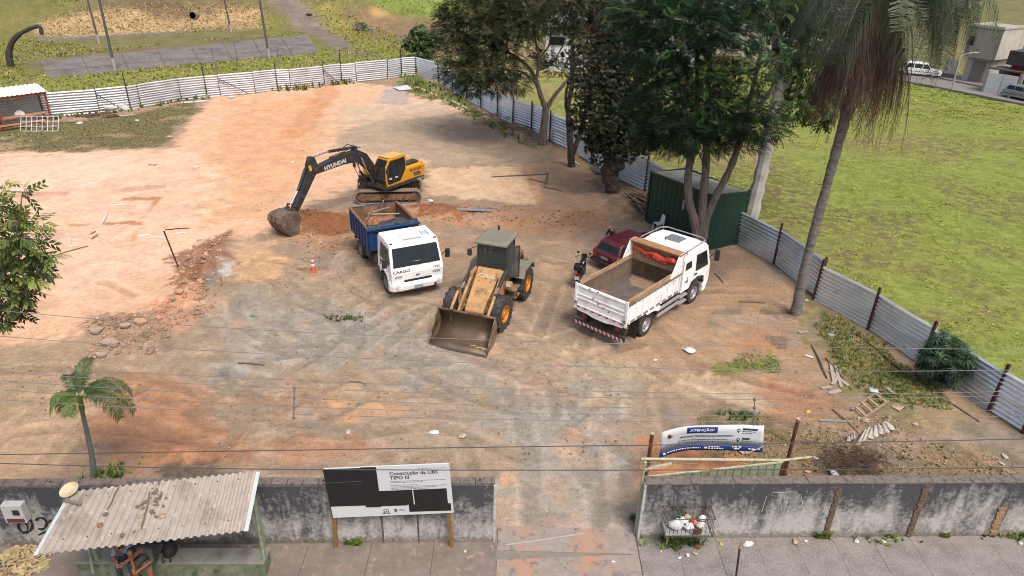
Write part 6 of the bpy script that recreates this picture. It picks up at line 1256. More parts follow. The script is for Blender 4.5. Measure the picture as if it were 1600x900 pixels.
for k in range(5): MB().loft([[(7.13+q-.1*t, by-bw_+.05+k*.22+e, -.34-.14*t*2+z) for q, e, z in ((-.03, -.04, 0), (.12, -.04, .03), (.12, .04, .03), (-.03, .04, 0))] for t in (0, .5)]).build('tooth', M_EB, ebk)
for y_ in (-.34, 0, .34): MB().sheet([[(x_+.03, by+y_-.04, z_-.02), (x_+.03, by+y_+.04, z_-.02)] for x_, z_ in prof[:5]]).build('wear_strap', M_BKT, ebk, solid=.03)
for s_ in (-1, 1): MB().prism([(6.70, .96), (7.15, 1.10), (7.30, 1.36), (6.95, 1.34)], by+s_*.16-.03, by+s_*.16+.03).build('bucket_ear', M_EB, ebk)

# ================================================================ CAR, MOTORCYCLE, CHAIR, SHED
M_MAR = mat('maroon_paint', c(92, 34, 40), .32, .0, .08, 2, col2=c(116, 62, 62), t2=.64, s2=2, spec=.6)
def hatch_car(name, loc, rz, label, paint, L_=4.05, H=1.40, Wd=1.62, wagon=True, group=None):
    r = empty(name, loc, rz, label, 'car'); h = Wd/2; x0, x1 = -L_/2, L_/2
    def ring(y, i):     # body below the belt
        return [(x0+.06+i, y, .30), (x0+.0+i, y, .55), (x0+.02+i, y, .82), (x0+.12+i, y, .92), (.9, y, .93-i*.2), (x1-.15-i, y, .82-i*.3), (x1-i, y, .62), (x1-.02-i, y, .30)]
    MB().loft([ring(-h, .05), ring(-h+.06, .0), ring(h-.06, .0), ring(h, .05)]).build('body', paint, r, bev=.03, seg=3)
    bx = x0+.12
    top = lambda y, i: [(bx+.02, y, .90), (bx+(.30 if wagon else .45), y, H-.06-i), (bx+.48, y, H-i), (.25, y, H-.01-i), (.48, y, H-.07-i), (1.02, y, .90)]
    MB().loft([top(-h+.05, 0.06)[:1]+[(p[0], -h+.17, p[2]) for p in top(0, .05)[1:5]]+[(1.02, -h+.06, .90)], [(p[0], p[1], p[2]) for p in top(-h+.24, 0)], [(p[0], p[1], p[2]) for p in top(h-.24, 0)], [(bx+.02, h-.05, .90)]+[(p[0], h-.17, p[2]) for p in top(0, .05)[1:5]]+[(1.02, h-.06, .90)]]).build('roof', paint, r, bev=.02)
    rx = lambda z: bx+.02+(.28 if wagon else .43)*(z-.90)/(H-.06-.90)
    MB().poly([(rx(.97)-.012, -h+.2, .97), (rx(.97)-.012, h-.2, .97), (rx(H-.14)-.012, h-.3, H-.14), (rx(H-.14)-.012, -h+.3, H-.14)], [(0, 1, 2, 3)]).build('rear_window', M_GL, r, solid=.01)
    MB().poly([(.98, -h+.12, .97), (.98, h-.12, .97), (.54, h-.24, H-.1), (.54, -h+.24, H-.1)], [(0, 1, 2, 3)]).build('windscreen', M_GL, r, solid=.01)
    for s in (-1, 1):
        yy = lambda z: s*(h-.045-.115*(z-.90)/(H-.95))
        for a, b, a2, b2 in ((bx+.20, -.95, bx+.38, -.95), (-.88, -.05, -.88, -.05), (.02, .86, .02, .42)): MB().poly([(a, yy(.96), .96), (b, yy(.96), .96), (b2, yy(H-.12), H-.12), (a2, yy(H-.12), H-.12)], [(0, 1, 2, 3)]).build('side_window', M_GL, r, solid=.012)
        for x_ in (-1.22, 1.22): wheel(r, x_, s*(h-.1), .29, .18, M_RIM, 0, s, .6)
        MB().b2((x0-.005, s*(h-.06), .55), (x0+.06, s*(h-.30), .78)).build('tail_lamp', M_REDL, r, bev=.01); MB().b2((x0-.01, s*(h-.06), .60), (x0+.0, s*(h-.16), .70)).build('amber_lens', M_AMB, r)
        MB().b2((x1-.06, s*(h-.1), .58), (x1+.0, s*(h-.4), .74)).build('headlight', M_LAMP, r); MB().box((.72, s*(h+.06), .98), (.12, .14, .10)).build('mirror', M_BLKP, r, bev=.02)
        MB().b2((-1.9, s*(h+.0), .56), (1.9, s*(h+.012), .60)).build('side_strip', M_BLKP, r)
    MB().b2((x0-.10, -h+.0, .36), (x0+.06, h-.0, .50)).build('rear_bumper', M_BLKP, r, bev=.03); MB().b2((x1-.06, -h+.0, .34), (x1+.09, h-.0, .50)).build('front_bumper', M_BLKP, r, bev=.03); MB().b2((x0-.012, -.22, .60), (x0+.02, .22, .72)).build('number_plate', mat('plate_grey', c(150, 150, 150), .5), r)
    return r
cs_ = g(933, 408)-g(920, 391); hatch_car('parked_car', (5.55+cs_[0], 32.75+cs_[1], 0), R(41), 'old maroon estate car parked beyond the white truck', M_MAR)
# motorcycle
mo = empty('motorcycle', (3.16, 28.98, 0), R(74), 'black motorcycle with a top box parked beside the maroon car', 'motorcycle')
def mwheel(x, r=.30, w_=.09, st=0.0):
    o = MB().lathe([(r*.74, -w_*.4), (r*.9, -w_*.5), (r, 0), (r*.9, w_*.5), (r*.74, w_*.4)], (0, 0, 0), 'y', 24).build('wheel', M_TYRE, mo, smooth=True, loc=(x, 0, r), rot=(0, 0, st)); MB().lathe([(r*.76, -.02), (r*.76, .02)], (0, 0, 0), 'y', 20).cyl((0, -.06, 0), (0, .06, 0), .05, n=10).build('rim', M_RIM, o)
    for k in range(5): a = k*2*math.pi/5; MB().beam((0, 0, 0), (math.cos(a)*r*.74, 0, math.sin(a)*r*.74), .025).build('spoke', M_CHAS, o)
mwheel(-.66); mwheel(.64, st=.25)
M_MBK = mat('gloss_black', (.012, .012, .014), .2, var=.1)
MB().loft([[(x_, -w_, z0_), (x_, w_, z0_), (x_, w_*.7, z1_), (x_, -w_*.7, z1_)] for x_, w_, z0_, z1_ in ((-.05, .10, .72, .86), (.1, .15, .70, .98), (.32, .15, .74, 1.0), (.45, .08, .8, .94))]).build('fuel_tank', M_MBK, mo, bev=.03); MB().loft([[(x_, -w_, z_-.05), (x_, w_, z_-.05), (x_, w_*.9, z_+.03), (x_, -w_*.9, z_+.03)] for x_, w_, z_ in ((-.72, .10, .86), (-.5, .14, .84), (-.1, .11, .78), (.0, .09, .8))]).build('seat', M_BLKP, mo, bev=.02)
MB().b2((-.15, -.16, .28), (.28, .16, .68)).build('engine', M_CHAS, mo, bev=.03); MB().beam((.28, 0, .4), (.5, 0, .95), .05).beam((-.66, .09, .3), (-.1, .09, .42), .05).beam((-.66, -.09, .3), (-.1, -.09, .42), .05).beam((-.7, .0, .75), (-.1, 0, .45), .06).build('frame', M_CHAS, mo)
for s in (-1, 1): MB().beam((.64, s*.08, .30), (.46, s*.08, .98), .045).build('fork_leg', M_RIM, mo); MB().tube([(.45, 0, 1.02), (.40, s*.2, 1.08), (.30, s*.36, 1.06)], .014).build('handlebar', M_CHAS, mo); MB().cyl((.34, s*.28, 1.08), (.30, s*.38, 1.07), .02, n=8).build('grip', M_BLKP, mo); MB().tube([(.38, s*.22, 1.08), (.40, s*.26, 1.22)], .008).box((.39, s*.28, 1.26), (.03, .12, .08)).build('mirror', M_BLKP, mo)
MB().cyl((.50, 0, .96), (.60, 0, .94), .10, .09, n=14).build('headlight', M_LAMP, mo); MB().prism([(.42, .98), (.62, .92), (.58, 1.12), (.46, 1.2)], -.12, .12).build('front_fairing', M_MBK, mo, bev=.02); MB().prism([(.36, .56), (.60, .66), (.86, .58), (.84, .55), (.6, .62), (.38, .53)], -.07, .07).build('front_mudguard', M_MBK, mo)
MB().box((-.78, 0, 1.06), (.36, .40, .28)).build('top_box', M_MBK, mo, bev=.06, seg=3); MB().b2((-1.0, -.11, .52), (-.98, .11, .68)).build('number_plate', M_PLATE, mo); MB().prism([(-.98, .45), (-.96, .75), (-.66, .68), (-.4, .62), (-.66, .62), (-.92, .68)], -.06, .06).build('rear_mudguard', M_MBK, mo); MB().b2((-.99, -.08, .74), (-.95, .08, .82)).build('tail_lamp', M_REDL, mo); MB().cyl((.0, -.16, .32), (-.75, -.17, .40), .045, .06, n=10).build('silencer', M_RIM, mo); MB().beam((-.05, .12, .35), (-.1, .34, .02), .02).build('side_stand', M_CHAS, mo)
# plastic chair
M_PLW = mat('white_plastic', c(244, 244, 240), .4, var=.03)
ch = empty('plastic_chair', (7.86, 35.42, hzf(7.86, 35.42)), R(200), 'white plastic chair in front of the green shed', 'chair')
MB().prism([(-.2, .42), (.22, .44), (.22, .46), (-.2, .445)], -.21, .21).build('seat', M_PLW, ch, bev=.01)
for sx, sy in ((1, 1), (1, -1), (-1, 1), (-1, -1)): MB().beam((sx*.18, sy*.19, .44), (sx*.24, sy*.23, 0), .04).build('leg', M_PLW, ch)
MB().sheet([[(-.21-.06*v-.02*math.cos(u*1.5), .20*u*(1-.15*v), .45+.42*v+.03*(1-u*u)*v) for u in (-1, -.5, 0, .5, 1)] for v in (0, .12, .45, .9, 1)]).build('backrest', M_PLW, ch, solid=.02)
# green corrugated shed
M_SHED = mat('shed_green', c(30, 72, 58), .5, .1, .12, 1.6, col2=c(24, 56, 46), t2=.6); M_SHEDR = mat('shed_roof_sheet', c(150, 150, 138), .85, .1, .12, 2, col2=c(118, 116, 104), t2=.58)
s_a, s_b, s_c = g(1009, 345), g(1100, 392), g(1150, 378); rz_s = math.atan2(s_b[1]-s_a[1], s_b[0]-s_a[0]); Ls = float(np.linalg.norm(s_b-s_a)); Ds = 2.55
shd = empty('storage_shed', (s_a[0], s_a[1], 0), rz_s, 'dark green corrugated metal shed standing between the tree trunks and the fence', 'shed')
hA, hB = 2.86, 3.0
def corr_wall(p, q_, h0_, h1_, n_, name, amp=.05, taper=None):
    p = Vector(p); q_ = Vector(q_); d = (q_-p); nn = Vector((d.y, -d.x, 0)).normalized(); row0 = []; row1 = []
    for i in range(n_*4+1):
        u = i/(n_*4); k = (0, 0, 1, 1)[i % 4]; e = .12/n_ if i % 4 in (1,) else 0; b_ = p+d*u+nn*amp*k; hh = h0_+(h1_-h0_)*u; row0.append((b_.x, b_.y, .03)); row1.append((b_.x, b_.y, hh))
    return MB().sheet([row0, row1]).build(name, M_SHED, shd, solid=.006, fixn=False)
corr_wall((0, 0, 0), (Ls, 0, 0), hA, hB, 13, 'front_wall'); corr_wall((Ls, 0, 0), (Ls, Ds, 0), hB, hB-.25, 16, 'end_wall', .03); corr_wall((Ls, Ds, 0), (0, Ds, 0), hB-.25, hA-.1, 13, 'rear_wall'); corr_wall((0, Ds, 0), (0, 0, 0), hA-.1, hA, 10, 'end_wall', .03)
for x_, y_, h_ in ((0, 0, hA), (Ls, 0, hB), (Ls, Ds, hB-.15), (0, Ds, hA-.1)): MB().b2((x_-.06, y_-.07, 0), (x_+.06, y_+.05, h_+.06)).build('corner_post', M_SHED, shd)
for a, b in (((0, -.06, hA), (Ls, -.06, hB)), ((Ls+.04, 0, hB), (Ls+.04, Ds, hB-.2)), ((0, -.06, .06), (Ls, -.06, .06)), ((Ls+.05, 0, .06), (Ls+.05, Ds, .06))): MB().beam(a, b, .08, .10).build('frame_rail', M_SHED, shd)
n_r = 15
for k in range(n_r):      # roof boards of narrow sheeting
    u0, u1 = k/n_r+.004, (k+1)/n_r-.002; zz = lambda u: hA-.02+(hB-hA)*u
    MB().loft([[(Ls*u0, v, zz(u0)-.25*v/Ds*.9), (Ls*u1, v, zz(u1)-.25*v/Ds*.9), (Ls*u1, v, zz(u1)+.03-.25*v/Ds*.9), (Ls*u0, v, zz(u0)+.03-.25*v/Ds*.9)] for v in (.02, Ds-.02)]).build('roof_sheet', M_SHEDR, shd)
MB().cyl((2.9, -.15, 2.2), (2.9, -.15, 1.7), .06, n=8).build('hanging_lamp', M_RIM, shd)
# heap of old timber between tree and shed
M_TIM = mat('old_timber', c(124, 100, 82), .9, var=.3, scale=9, bump=.3, stretch=(1, 6, 6), col2=c(92, 74, 60), t2=.55)
tc0 = g(995, 326)
for k in range(26):
    a = R(-68)+rnd.uniform(-.35, .35); l = rnd.uniform(1.2, 2.3); x_ = tc0[0]+rnd.gauss(.2, .38); y_ = tc0[1]+rnd.gauss(.2, .55); z_ = hzf(x_, y_)+.05+.022*k*.7; d = Vector((math.cos(a), math.sin(a), rnd.uniform(-.06, .06)))*l/2
    tag(MB().beam(Vector((x_, y_, z_))-d, Vector((x_, y_, z_))+d, rnd.uniform(.07, .14), rnd.uniform(.03, .06)).build('timber_board', M_TIM), 'brown board in the heap of old timber left of the green shed', 'board', 'old timber heap beside the green shed')

# ================================================================ PEOPLE
def person(name, loc, rz, label, J, bones, mats, zones, head=None):
    """skeleton J {joint: (pos, radius)}; one continuous skinned surface; faces take the cloth of the nearest bone"""
    names = list(J); me = bpy.data.meshes.new('sk'); me.from_pydata([J[k][0] for k in names], [(names.index(a), names.index(b)) for a, b in bones], []); o = bpy.data.objects.new('sk', me); COL.objects.link(o)
    md = o.modifiers.new('skin', 'SKIN'); md.use_smooth_shade = True
    for i, k in enumerate(names): me.skin_vertices[0].data[i].radius = (J[k][1], J[k][1]); me.skin_vertices[0].data[i].use_root = (i == 0)
    sb = o.modifiers.new('sub', 'SUBSURF'); sb.levels = 2; sb.render_levels = 2
    dg = bpy.context.evaluated_depsgraph_get(); ev = o.evaluated_get(dg); m2 = bpy.data.meshes.new_from_object(ev, depsgraph=dg); m2.name = name
    bpy.data.objects.remove(o); m2.materials.clear()
    for x in mats: m2.materials.append(x)
    segs = [(np.array(J[a][0]), np.array(J[b][0]), zones[(a, b)]) for a, b in bones]
    n = len(m2.polygons); ce = np.empty(n*3); m2.polygons.foreach_get('center', ce); ce = ce.reshape(-1, 3); best = np.full(n, 1e9); mi = np.zeros(n, int)
    for a, b, zn in segs:
        e = b-a; t = np.clip(((ce-a)@e)/(e@e+1e-9), 0, 1); d = np.linalg.norm(ce-(a+t[:, None]*e), axis=1); k = d < best; best[k] = d[k]; mi[k] = zn
    m2.polygons.foreach_set('material_index', mi.astype(np.int32)); m2.polygons.foreach_set('use_smooth', np.ones(n, bool))
    p = link(name, m2, loc=loc, rot=(0, 0, rz)); tag(p, label, 'person')
    return p
def head_parts(p, pos, skin, hair, bald=False, tilt=0.0):
    """face features on the head; hair as a child"""
    x, y, z = pos
    rings = []
    for j in range(9):
        t = math.pi*j/8; rz_ = .125*math.cos(t); rr_ = max(.004, math.sin(t)); rings.append([(x+(.098*rr_*math.cos(a)-(.012 if rz_ < -.05 else 0)), y+.076*rr_*math.sin(a)*(1-.18*(rz_ < -.04)), z+rz_) for a in [2*math.pi*k/14 for k in range(14)]])
    hd = MB().loft(rings).build('head', skin, p, smooth=True)
    MB().loft([[(x+.088, y-.014, z+.02), (x+.088, y+.014, z+.02), (x+.086, y, z+.03)], [(x+.118, y-.016, z-.025), (x+.118, y+.016, z-.025), (x+.108, y, z-.01)], [(x+.09, y-.012, z-.04), (x+.09, y+.012, z-.04), (x+.09, y, z-.03)]]).build('nose', skin, hd, smooth=True)
    for s in (-1, 1): MB().lathe([(.004, -.008), (.026, -.004), (.03, .004), (.012, .008)], (x-.005, y+s*.078, z-.005), 'y', 10).build('ear', skin, hd, smooth=True); MB().lathe([(.003, -.006), (.012, 0), (.003, .006)], (x+.086, y+s*.032, z+.012), 'x', 8).build('eye', mat('eye_dark', (.02, .018, .016), .3), hd)
    MB().box((x+.086, y, z-.068), (.012, .045, .012)).build('mouth', mat('lip', c(140, 84, 74), .6), hd)
    rr_ = []
    for j in range(6):
        t = (.62 if not bald else .0)*math.pi*j/5
        rr_.append([(x-.012+.108*max(.02, math.sin(t))*math.cos(a)*(1 if math.cos(a) < .3 else .82), y+.086*max(.02, math.sin(t))*math.sin(a), z+.012+.128*math.cos(t)) for a in [2*math.pi*k/14 for k in range(14)]])
    if not bald: MB().loft(rr_).build('hair', hair, hd, smooth=True)
SK = mat('skin_tan', c(176, 122, 96), .6, var=.08, scale=12); SKB = mat('skin_brown', c(158, 98, 70), .6, var=.08, scale=12); HAIR = mat('dark_hair', (.015, .012, .01), .7)
M_SHOE = mat('shoe_dark', (.03, .03, .032), .6); M_SHOEW = mat('shoe_white', c(214, 214, 214), .6); M_JACK = mat('black_jacket', (.018, .02, .022), .75, var=.25, scale=14, bump=.4); M_JEAN = mat('dark_jeans', c(42, 56, 72), .85, var=.2, scale=18, bump=.3); M_OLIVE = mat('olive_grey_cloth', c(86, 92, 82), .85, var=.12, scale=14, bump=.3)
M_PATT = mat('blue_white_print', c(188, 200, 222), .8, var=.06, scale=20, col2=c(92, 118, 172), t2=.50, w2=.05, s2=34)
def hand(J, B, Z, key, wrist, dirv, side, zone, curl=.35):
    """palm with four fingers and a thumb from the side; x = pointing direction"""
    d = Vector(dirv).normalized(); sv = Vector(side).normalized(); dn = d.cross(sv).normalized(); w_ = Vector(wrist); palm = w_+d*.07
    J[key+'p'] = (tuple(palm), .030); B.append((key, key+'p')); Z[(key, key+'p')] = zone
    for i, (o, l) in enumerate(((-.028, .07), (-.009, .08), (.010, .075), (.028, .058))):
        a = palm+d*.03+sv*o; b = a+d*l*.5-dn*l*.25*curl*2; e = b+d*l*.35-dn*l*.45*curl*2
        ks = [f'{key}f{i}{q}' for q in 'abc']; J[ks[0]] = (tuple(a), .010); J[ks[1]] = (tuple(b), .009); J[ks[2]] = (tuple(e), .008)
        for u, v in ((key+'p', ks[0]), (ks[0], ks[1]), (ks[1], ks[2])): B.append((u, v)); Z[(u, v)] = zone
    a = w_+d*.035-sv*.035; b = a+d*.035-sv*.028-dn*.01; ks = [key+'ta', key+'tb']; J[ks[0]] = (tuple(a), .012); J[ks[1]] = (tuple(b), .010)
    for u, v in ((key+'p', ks[0]), (ks[0], ks[1])): B.append((u, v)); Z[(u, v)] = zone
def seated(name, loc, rz, label, mats, lean=.32, bare_legs=False, bare_arm=False, spread=.0, hnd=(.52, .60), sz=.47, bald=False):
    hipz = sz+.10
    J = {'pel': ((0, 0, hipz), .145), 'wst': ((.05, 0, hipz+.17), .14), 'chest': ((.05+lean*.62, 0, hipz+.38), .165), 'neckb': ((.05+lean*1.0, 0, hipz+.50), .09), 'neck': ((.09+lean*1.15, 0, hipz+.55), .056), 'hd': ((.12+lean*1.25, 0, hipz+.62), .06)}
    B = [('pel', 'wst'), ('wst', 'chest'), ('chest', 'neckb'), ('neckb', 'neck'), ('neck', 'hd')]; Z = {B[0]: 1, B[1]: 1, B[2]: 1, B[3]: 0, B[4]: 0}
    cx_ = .05+lean*.7
    for s, q in ((1, 'l'), (-1, 'r')):
        hx, hz_ = hnd
        J.update({q+'sh': ((cx_, s*.19, hipz+.43), .08), q+'el': ((cx_+.08, s*.27, hipz+.18), .056), q+'wr': ((hx, s*.10, hz_+.12), .034), q+'hip': ((.06, s*.11, hipz-.01), .11), q+'kn': ((.46, s*(.14+spread), hipz+.0), .075), q+'an': ((.44, s*(.15+spread), .09), .048), q+'to': ((.62, s*(.17+spread), .04), .042)})
        for u, v, zn in (('chest', q+'sh', 1), (q+'sh', q+'el', 1), (q+'el', q+'wr', 0 if bare_arm else 1), ('pel', q+'hip', 2), (q+'hip', q+'kn', 2), (q+'kn', q+'an', 0 if bare_legs else 2), (q+'an', q+'to', 3)): B.append((u, v)); Z[(u, v)] = zn
        hand(J, B, Z, q+'wr', J[q+'wr'][0], (.8, -s*.45, -.1), (s*.4, .8, 0), 0, .5)
    p = person(name, loc, rz, label, J, B, mats, Z); head_parts(p, (.17+lean*1.3, 0, hipz+.66), mats[0], HAIR, bald); return p
syb = by0+.16
pp = g(960, 350, 1.22); seated('person', (pp[0], pp[1], 0), R(-140), 'person with shaved head and black jacket sitting low beyond the maroon car', [SK, M_JACK, M_JEAN, M_SHOE], .12, hnd=(.45, .5), sz=.34, bald=True)
cr = empty('wooden_crate', (pp[0], pp[1], 0), R(-140), 'low crate used as a seat beyond the maroon car', 'crate'); MB().b2((-.2, -.25, 0), (.2, .25, .33)).build('box', M_TIM, cr); MB().b2((-.22, -.27, .33), (.22, .27, .36)).build('lid', M_TIM, cr)
sx1 = float(at(207, 872, syb)[0]); sx2_ = float(at(237, 872, syb)[0])
p1 = seated('person', (sx1, syb+.03, 0), R(-84), 'person in blue and white patterned shirt sitting under the shelter with a phone', [SKB, M_PATT, M_JEAN, M_SHOEW], .24, hnd=(.50, .66), bare_arm=True)
p2 = seated('person', (sx2_+.05, syb+.02, 0), R(-97), 'person in olive grey shirt and shorts leaning forward on the shelter bench', [SKB, M_OLIVE, M_OLIVE, M_SHOEW], .34, bare_legs=True, bare_arm=True, spread=.06, hnd=(.56, .55))
ph = Matrix.Translation((sx1, syb+.03, 0)) @ Matrix.Rotation(R(-84), 4, 'Z') @ Vector((.60, 0, .82))
pho = empty('mobile_phone', ph, R(-84), 'white framed phone held by the person in the patterned shirt', 'phone'); MB().box((0, 0, 0), (.15, .075, .010), (0, -.5, 0)).build('case', M_PLW, pho, bev=.003); MB().box((-.003, 0, .006), (.13, .06, .003), (0, -.5, 0)).build('screen', mat('phone_screen', (.01, .012, .014), .1), pho)
bgx = float(at(262, 862, syb)[0]); bpk = empty('backpack', (bgx, syb+.10, .47), R(-80), 'black backpack with a red stripe lying on the bench beside the seated people', 'backpack')
MB().loft([[(.22*math.cos(t)*k, .17*math.sin(t)*k, z_) for t in [2*math.pi*q/14 for q in range(14)]] for k, z_ in ((.75, .01), (1, .06), (1, .2), (.8, .29), (.4, .33))]).build('bag', M_BLKP, bpk, smooth=True); MB().box((.0, -.175, .15), (.2, .02, .05)).build('stripe', M_REDL, bpk)
for s in (-1, 1): MB().tube([(.2, s*.07, .25), (.32, s*.09, .18), (.34, s*.08, .05), (.24, s*.07, .02)], .014).build('strap', M_BLKP, bpk)

# ================================================================ POLES AND WIRES
WY = 8.5
WIRES = [([(-300,715),(0,724),(300,733),(800,735),(1240,734),(1600,731),(1900,726)],.008,1,'lowest dark cable crossing in front of the signboard'),
 ([(-300,716),(0,710),(300,706),(800,698),(1240,693),(1600,686),(1900,680)],.008,1,'dark cable crossing just above the signboard and through the banner'),
 ([(-300,458),(0,486),(300,511),(800,534),(1240,542),(1600,547),(1900,545)],.0045,0,'uppermost thin grey wire, passing over the loader bucket'),
 ([(-300,500),(0,526),(300,548),(800,570),(1240,581),(1600,579),(1900,572)],.0045,0,'second thin grey wire from the top'),
 ([(-300,552),(0,571),(300,587),(800,609),(1240,617),(1600,612),(1900,602)],.0045,0,'third thin grey wire from the top, crossing the small palm crown'),
 ([(-300,560),(0,582),(300,601),(800,619),(1240,626),(1600,618),(1900,606)],.0045,0,'fourth thin grey wire from the top'),
 ([(-300,574),(0,595),(300,615),(800,636),(1240,639),(1600,628),(1900,614)],.0045,0,'fifth thin grey wire from the top'),
 ([(-300,588),(0,609),(300,630),(800,647),(1240,650),(1600,640),(1900,626)],.0045,0,'sixth thin grey wire from the top'),
 ([(-300,604),(0,625),(300,643),(800,657),(1240,660),(1600,650),(1900,636)],.0045,0,'seventh and lowest of the thin grey wires')]
MW = [mat('wire_grey', c(132, 132, 136), .6, .2), mat('cable_dark', (.045, .047, .055), .7)]
for P_, r_, k, lb in WIRES:
    xs_ = np.linspace(-300, 1900, 45); ys_ = np.interp(xs_, [p[0] for p in P_], [p[1] for p in P_])
    ys_ = np.convolve(np.pad(ys_, 4, mode='edge'), np.ones(9)/9, 'valid'); pts = [at(x_, y_, WY) for x_, y_ in zip(xs_, ys_)]
    tag(MB().tube(pts, r_, 5).build('overhead_wire', MW[k], smooth=True), lb, 'wire', 'overhead wires along the street')
for x_, y0_, y1_, lb in ((460, 606, 652, 'grey wire spacer with insulators left of the signboard top'), (1179, 624, 662, 'grey wire spacer with insulators above the attention banner')):
    a, b = at(x_, y0_, WY), at(x_-1, y1_, WY); s_ = empty('wire_spacer', a, 0, lb, 'spacer'); MB().cyl((0, 0, 0), Vector(b-a), .008, n=6).build('rod', MW[0], s_)
    for t in (0, .33, .62, 1): q_ = Vector(b-a)*t; MB().lathe([(.006, -.03), (.022, -.02), (.026, 0), (.018, .02), (.006, .03)], q_, 'z', 8).build('insulator', mat('insulator', c(120, 124, 130), .4), s_)
M_POLE = mat('lamp_pole_grey', c(96, 96, 98), .8, .1, .15, 4, col2=c(176, 172, 166), t2=.66, s2=1.2)
def tall_pole(b, t, r0, r1, label, m=M_POLE, onhill=True, name='floodlight_pole', extend=4.0):
    p = gh(*b); q_ = at(t[0], t[1], p[1]); d = (q_-p); q_ = p+d*(1+extend/np.linalg.norm(d)); o = empty(name, (p[0], p[1], p[2]), 0, label, 'pole'); v = Vector(q_-p)
    MB().cyl((0, 0, -.3), v, r0, r1, 10).build('shaft', m, o, smooth=True); MB().cyl((0, 0, -.1), v*.12, r0*1.06, r0*1.03, 10).build('painted_foot', mat('pale_foot', c(182, 178, 172), .85, var=.15), o, smooth=True)
    MB().beam(v-Vector((.8, 0, .2)), v+Vector((.8, 0, -.2)), .08).build('cross_arm', m, o)
tall_pole((155,68),(137,0),.14,.10,'grey pole standing behind the court, leaning left, second from the left'); tall_pole((180,110),(155,0),.15,.11,'grey pole with pale foot in the grass before the court'); tall_pole((361,50),(351,0),.14,.10,'grey pole on the far side of the court near the dry bank'); tall_pole((421,93),(406,0),.14,.10,'grey pole at the right end of the court')
for b, t, lb in (((343,123),(329,75),'thin pale court post rising behind the fence'),((371,95),(365,62),'slender post at the near edge of the court'),((436,102),(432,72),'thin court post near the right hand grey pole')): tall_pole(b, t, .05, .045, lb, MW[0], name='court_post', extend=0)
# bent pole on the left
pts = [gh(17, 104)]; Yb = pts[0][1]; pts += [at(x_, y_, Yb) for x_, y_ in ((14,85),(17,70),(26,57),(40,48),(61,41),(65,54))]
tag(MB().tube(_smooth(np.array(pts), 4), [.34]*6+[.28]*8+[.2]*11, 8).build('bent_pole', mat('charred_pole', c(70, 66, 66), .9, var=.3, scale=3)), 'thick dark pole bent over like an arch at the far left', 'pole')
# sports court slab panels and kerb behind
M_CRT = mat('court_asphalt', c(134, 126, 120), .95, var=.22, scale=.7, bump=.3, bscale=8, col2=c(104, 98, 96), t2=.54, s2=.35, w2=.1, col3=c(168, 160, 150), t3=.62, s3=1.6)
CP = [np.array(q_) for q_ in (gh(62,96), gh(480,55), gh(500,82), gh(75,123))]
crt = empty('sports_court'); tag(crt, kind='structure'); crt['label'] = 'cracked grey court surface beyond the back fence'
for i in range(8):
    for j in range(3):
        f = lambda u, v: (CP[0]*(1-u)+CP[1]*u)*(1-v)+(CP[3]*(1-u)+CP[2]*u)*v
        q_ = [f((i+.01)/8, (j+.012)/3), f((i+.99)/8, (j+.012)/3), f((i+.99)/8, (j+.988)/3), f((i+.01)/8, (j+.988)/3)]; zt = .06+rnd.uniform(-.008, .008)
        MB().poly([(p[0], p[1], -.1) for p in q_]+[(p[0], p[1], zt) for p in q_], [(3, 2, 1, 0), (4, 5, 6, 7), (0, 1, 5, 4), (1, 2, 6, 5), (2, 3, 7, 6), (3, 0, 4, 7)]).build('court_panel', M_CRT, crt)
a, b = gh(55, 66), gh(292, 51); tag(MB().beam((a[0], a[1], .15), (b[0], b[1], .15), .25, .35).build('court_kerb', mat('kerb_grey', c(150, 146, 138), .95, var=.2)), kind='structure')
p = gh(306, 24); dp = empty('drain_pipe', p, 0, 'round concrete drain outlet in the dry bank', 'drain'); MB().lathe([(.62, -.8), (.62, .3), (.48, .3), (.48, -.8)], (0, -.3, .1), 'y', 18).build('ring', mat('pipe_concrete', c(150, 142, 132), .9, var=.15), dp); MB().lathe([(.001, -.2), (.47, -.2), (.47, .0)], (0, -.3, .1), 'y', 16).build('dark_bore', M_HOLE, dp)
p = gh(483, 24); tag(rock(.5, 3, .35).build('tyre_scrap', M_TYRE, loc=(p[0], p[1], p[2]+.15)), 'black scrap lying on the dirt track on the slope', 'scrap')

# ================================================================ BUILDINGS BEYOND
M_GREYW = mat('grey_render', c(166, 160, 152), .92, var=.1, scale=1.2, col2=c(136, 130, 124), t2=.6, s2=.8); M_OFFW = mat('offwhite_render', c(206, 200, 188), .9, var=.08, scale=1, col2=c(166, 158, 146), t2=.62, s2=.9); M_SHUT = mat('shutter', c(158, 148, 140), .6, .2, .08, 3); M_HWHITE = mat('house_white', c(226, 228, 232), .85, var=.05, scale=.6); M_SLABR = mat('flat_roof', c(178, 174, 168), .95, var=.15, scale=1)
def frame_of(p, q_): return math.atan2(q_[1]-p[1], q_[0]-p[0]), float(np.hypot(q_[0]-p[0], q_[1]-p[1]))
P0, P1 = g(1500, 129), g(1538, 135.5); ab, wb = frame_of(P0, P1)
bd = empty('commercial_building', (P0[0], P0[1], 0), ab, 'two storey grey building with a roller shutter across the far street', 'building')
MB().b2((0, 0, 0), (wb, 4.6, 3.0)).build('ground_floor', M_OFFW, bd); MB().b2((-.15, -.9, 3.0), (wb+.55, 4.8, 6.2)).build('upper_floor', M_GREYW, bd)
MB().b2((wb+.552, -.88, 3.02), (wb+.57, 4.8, 6.18)).build('side_face', M_OFFW, bd); MB().b2((-.2, -1.0, 6.2), (wb+.65, 4.9, 6.32)).build('roof_slab', M_SLABR, bd)
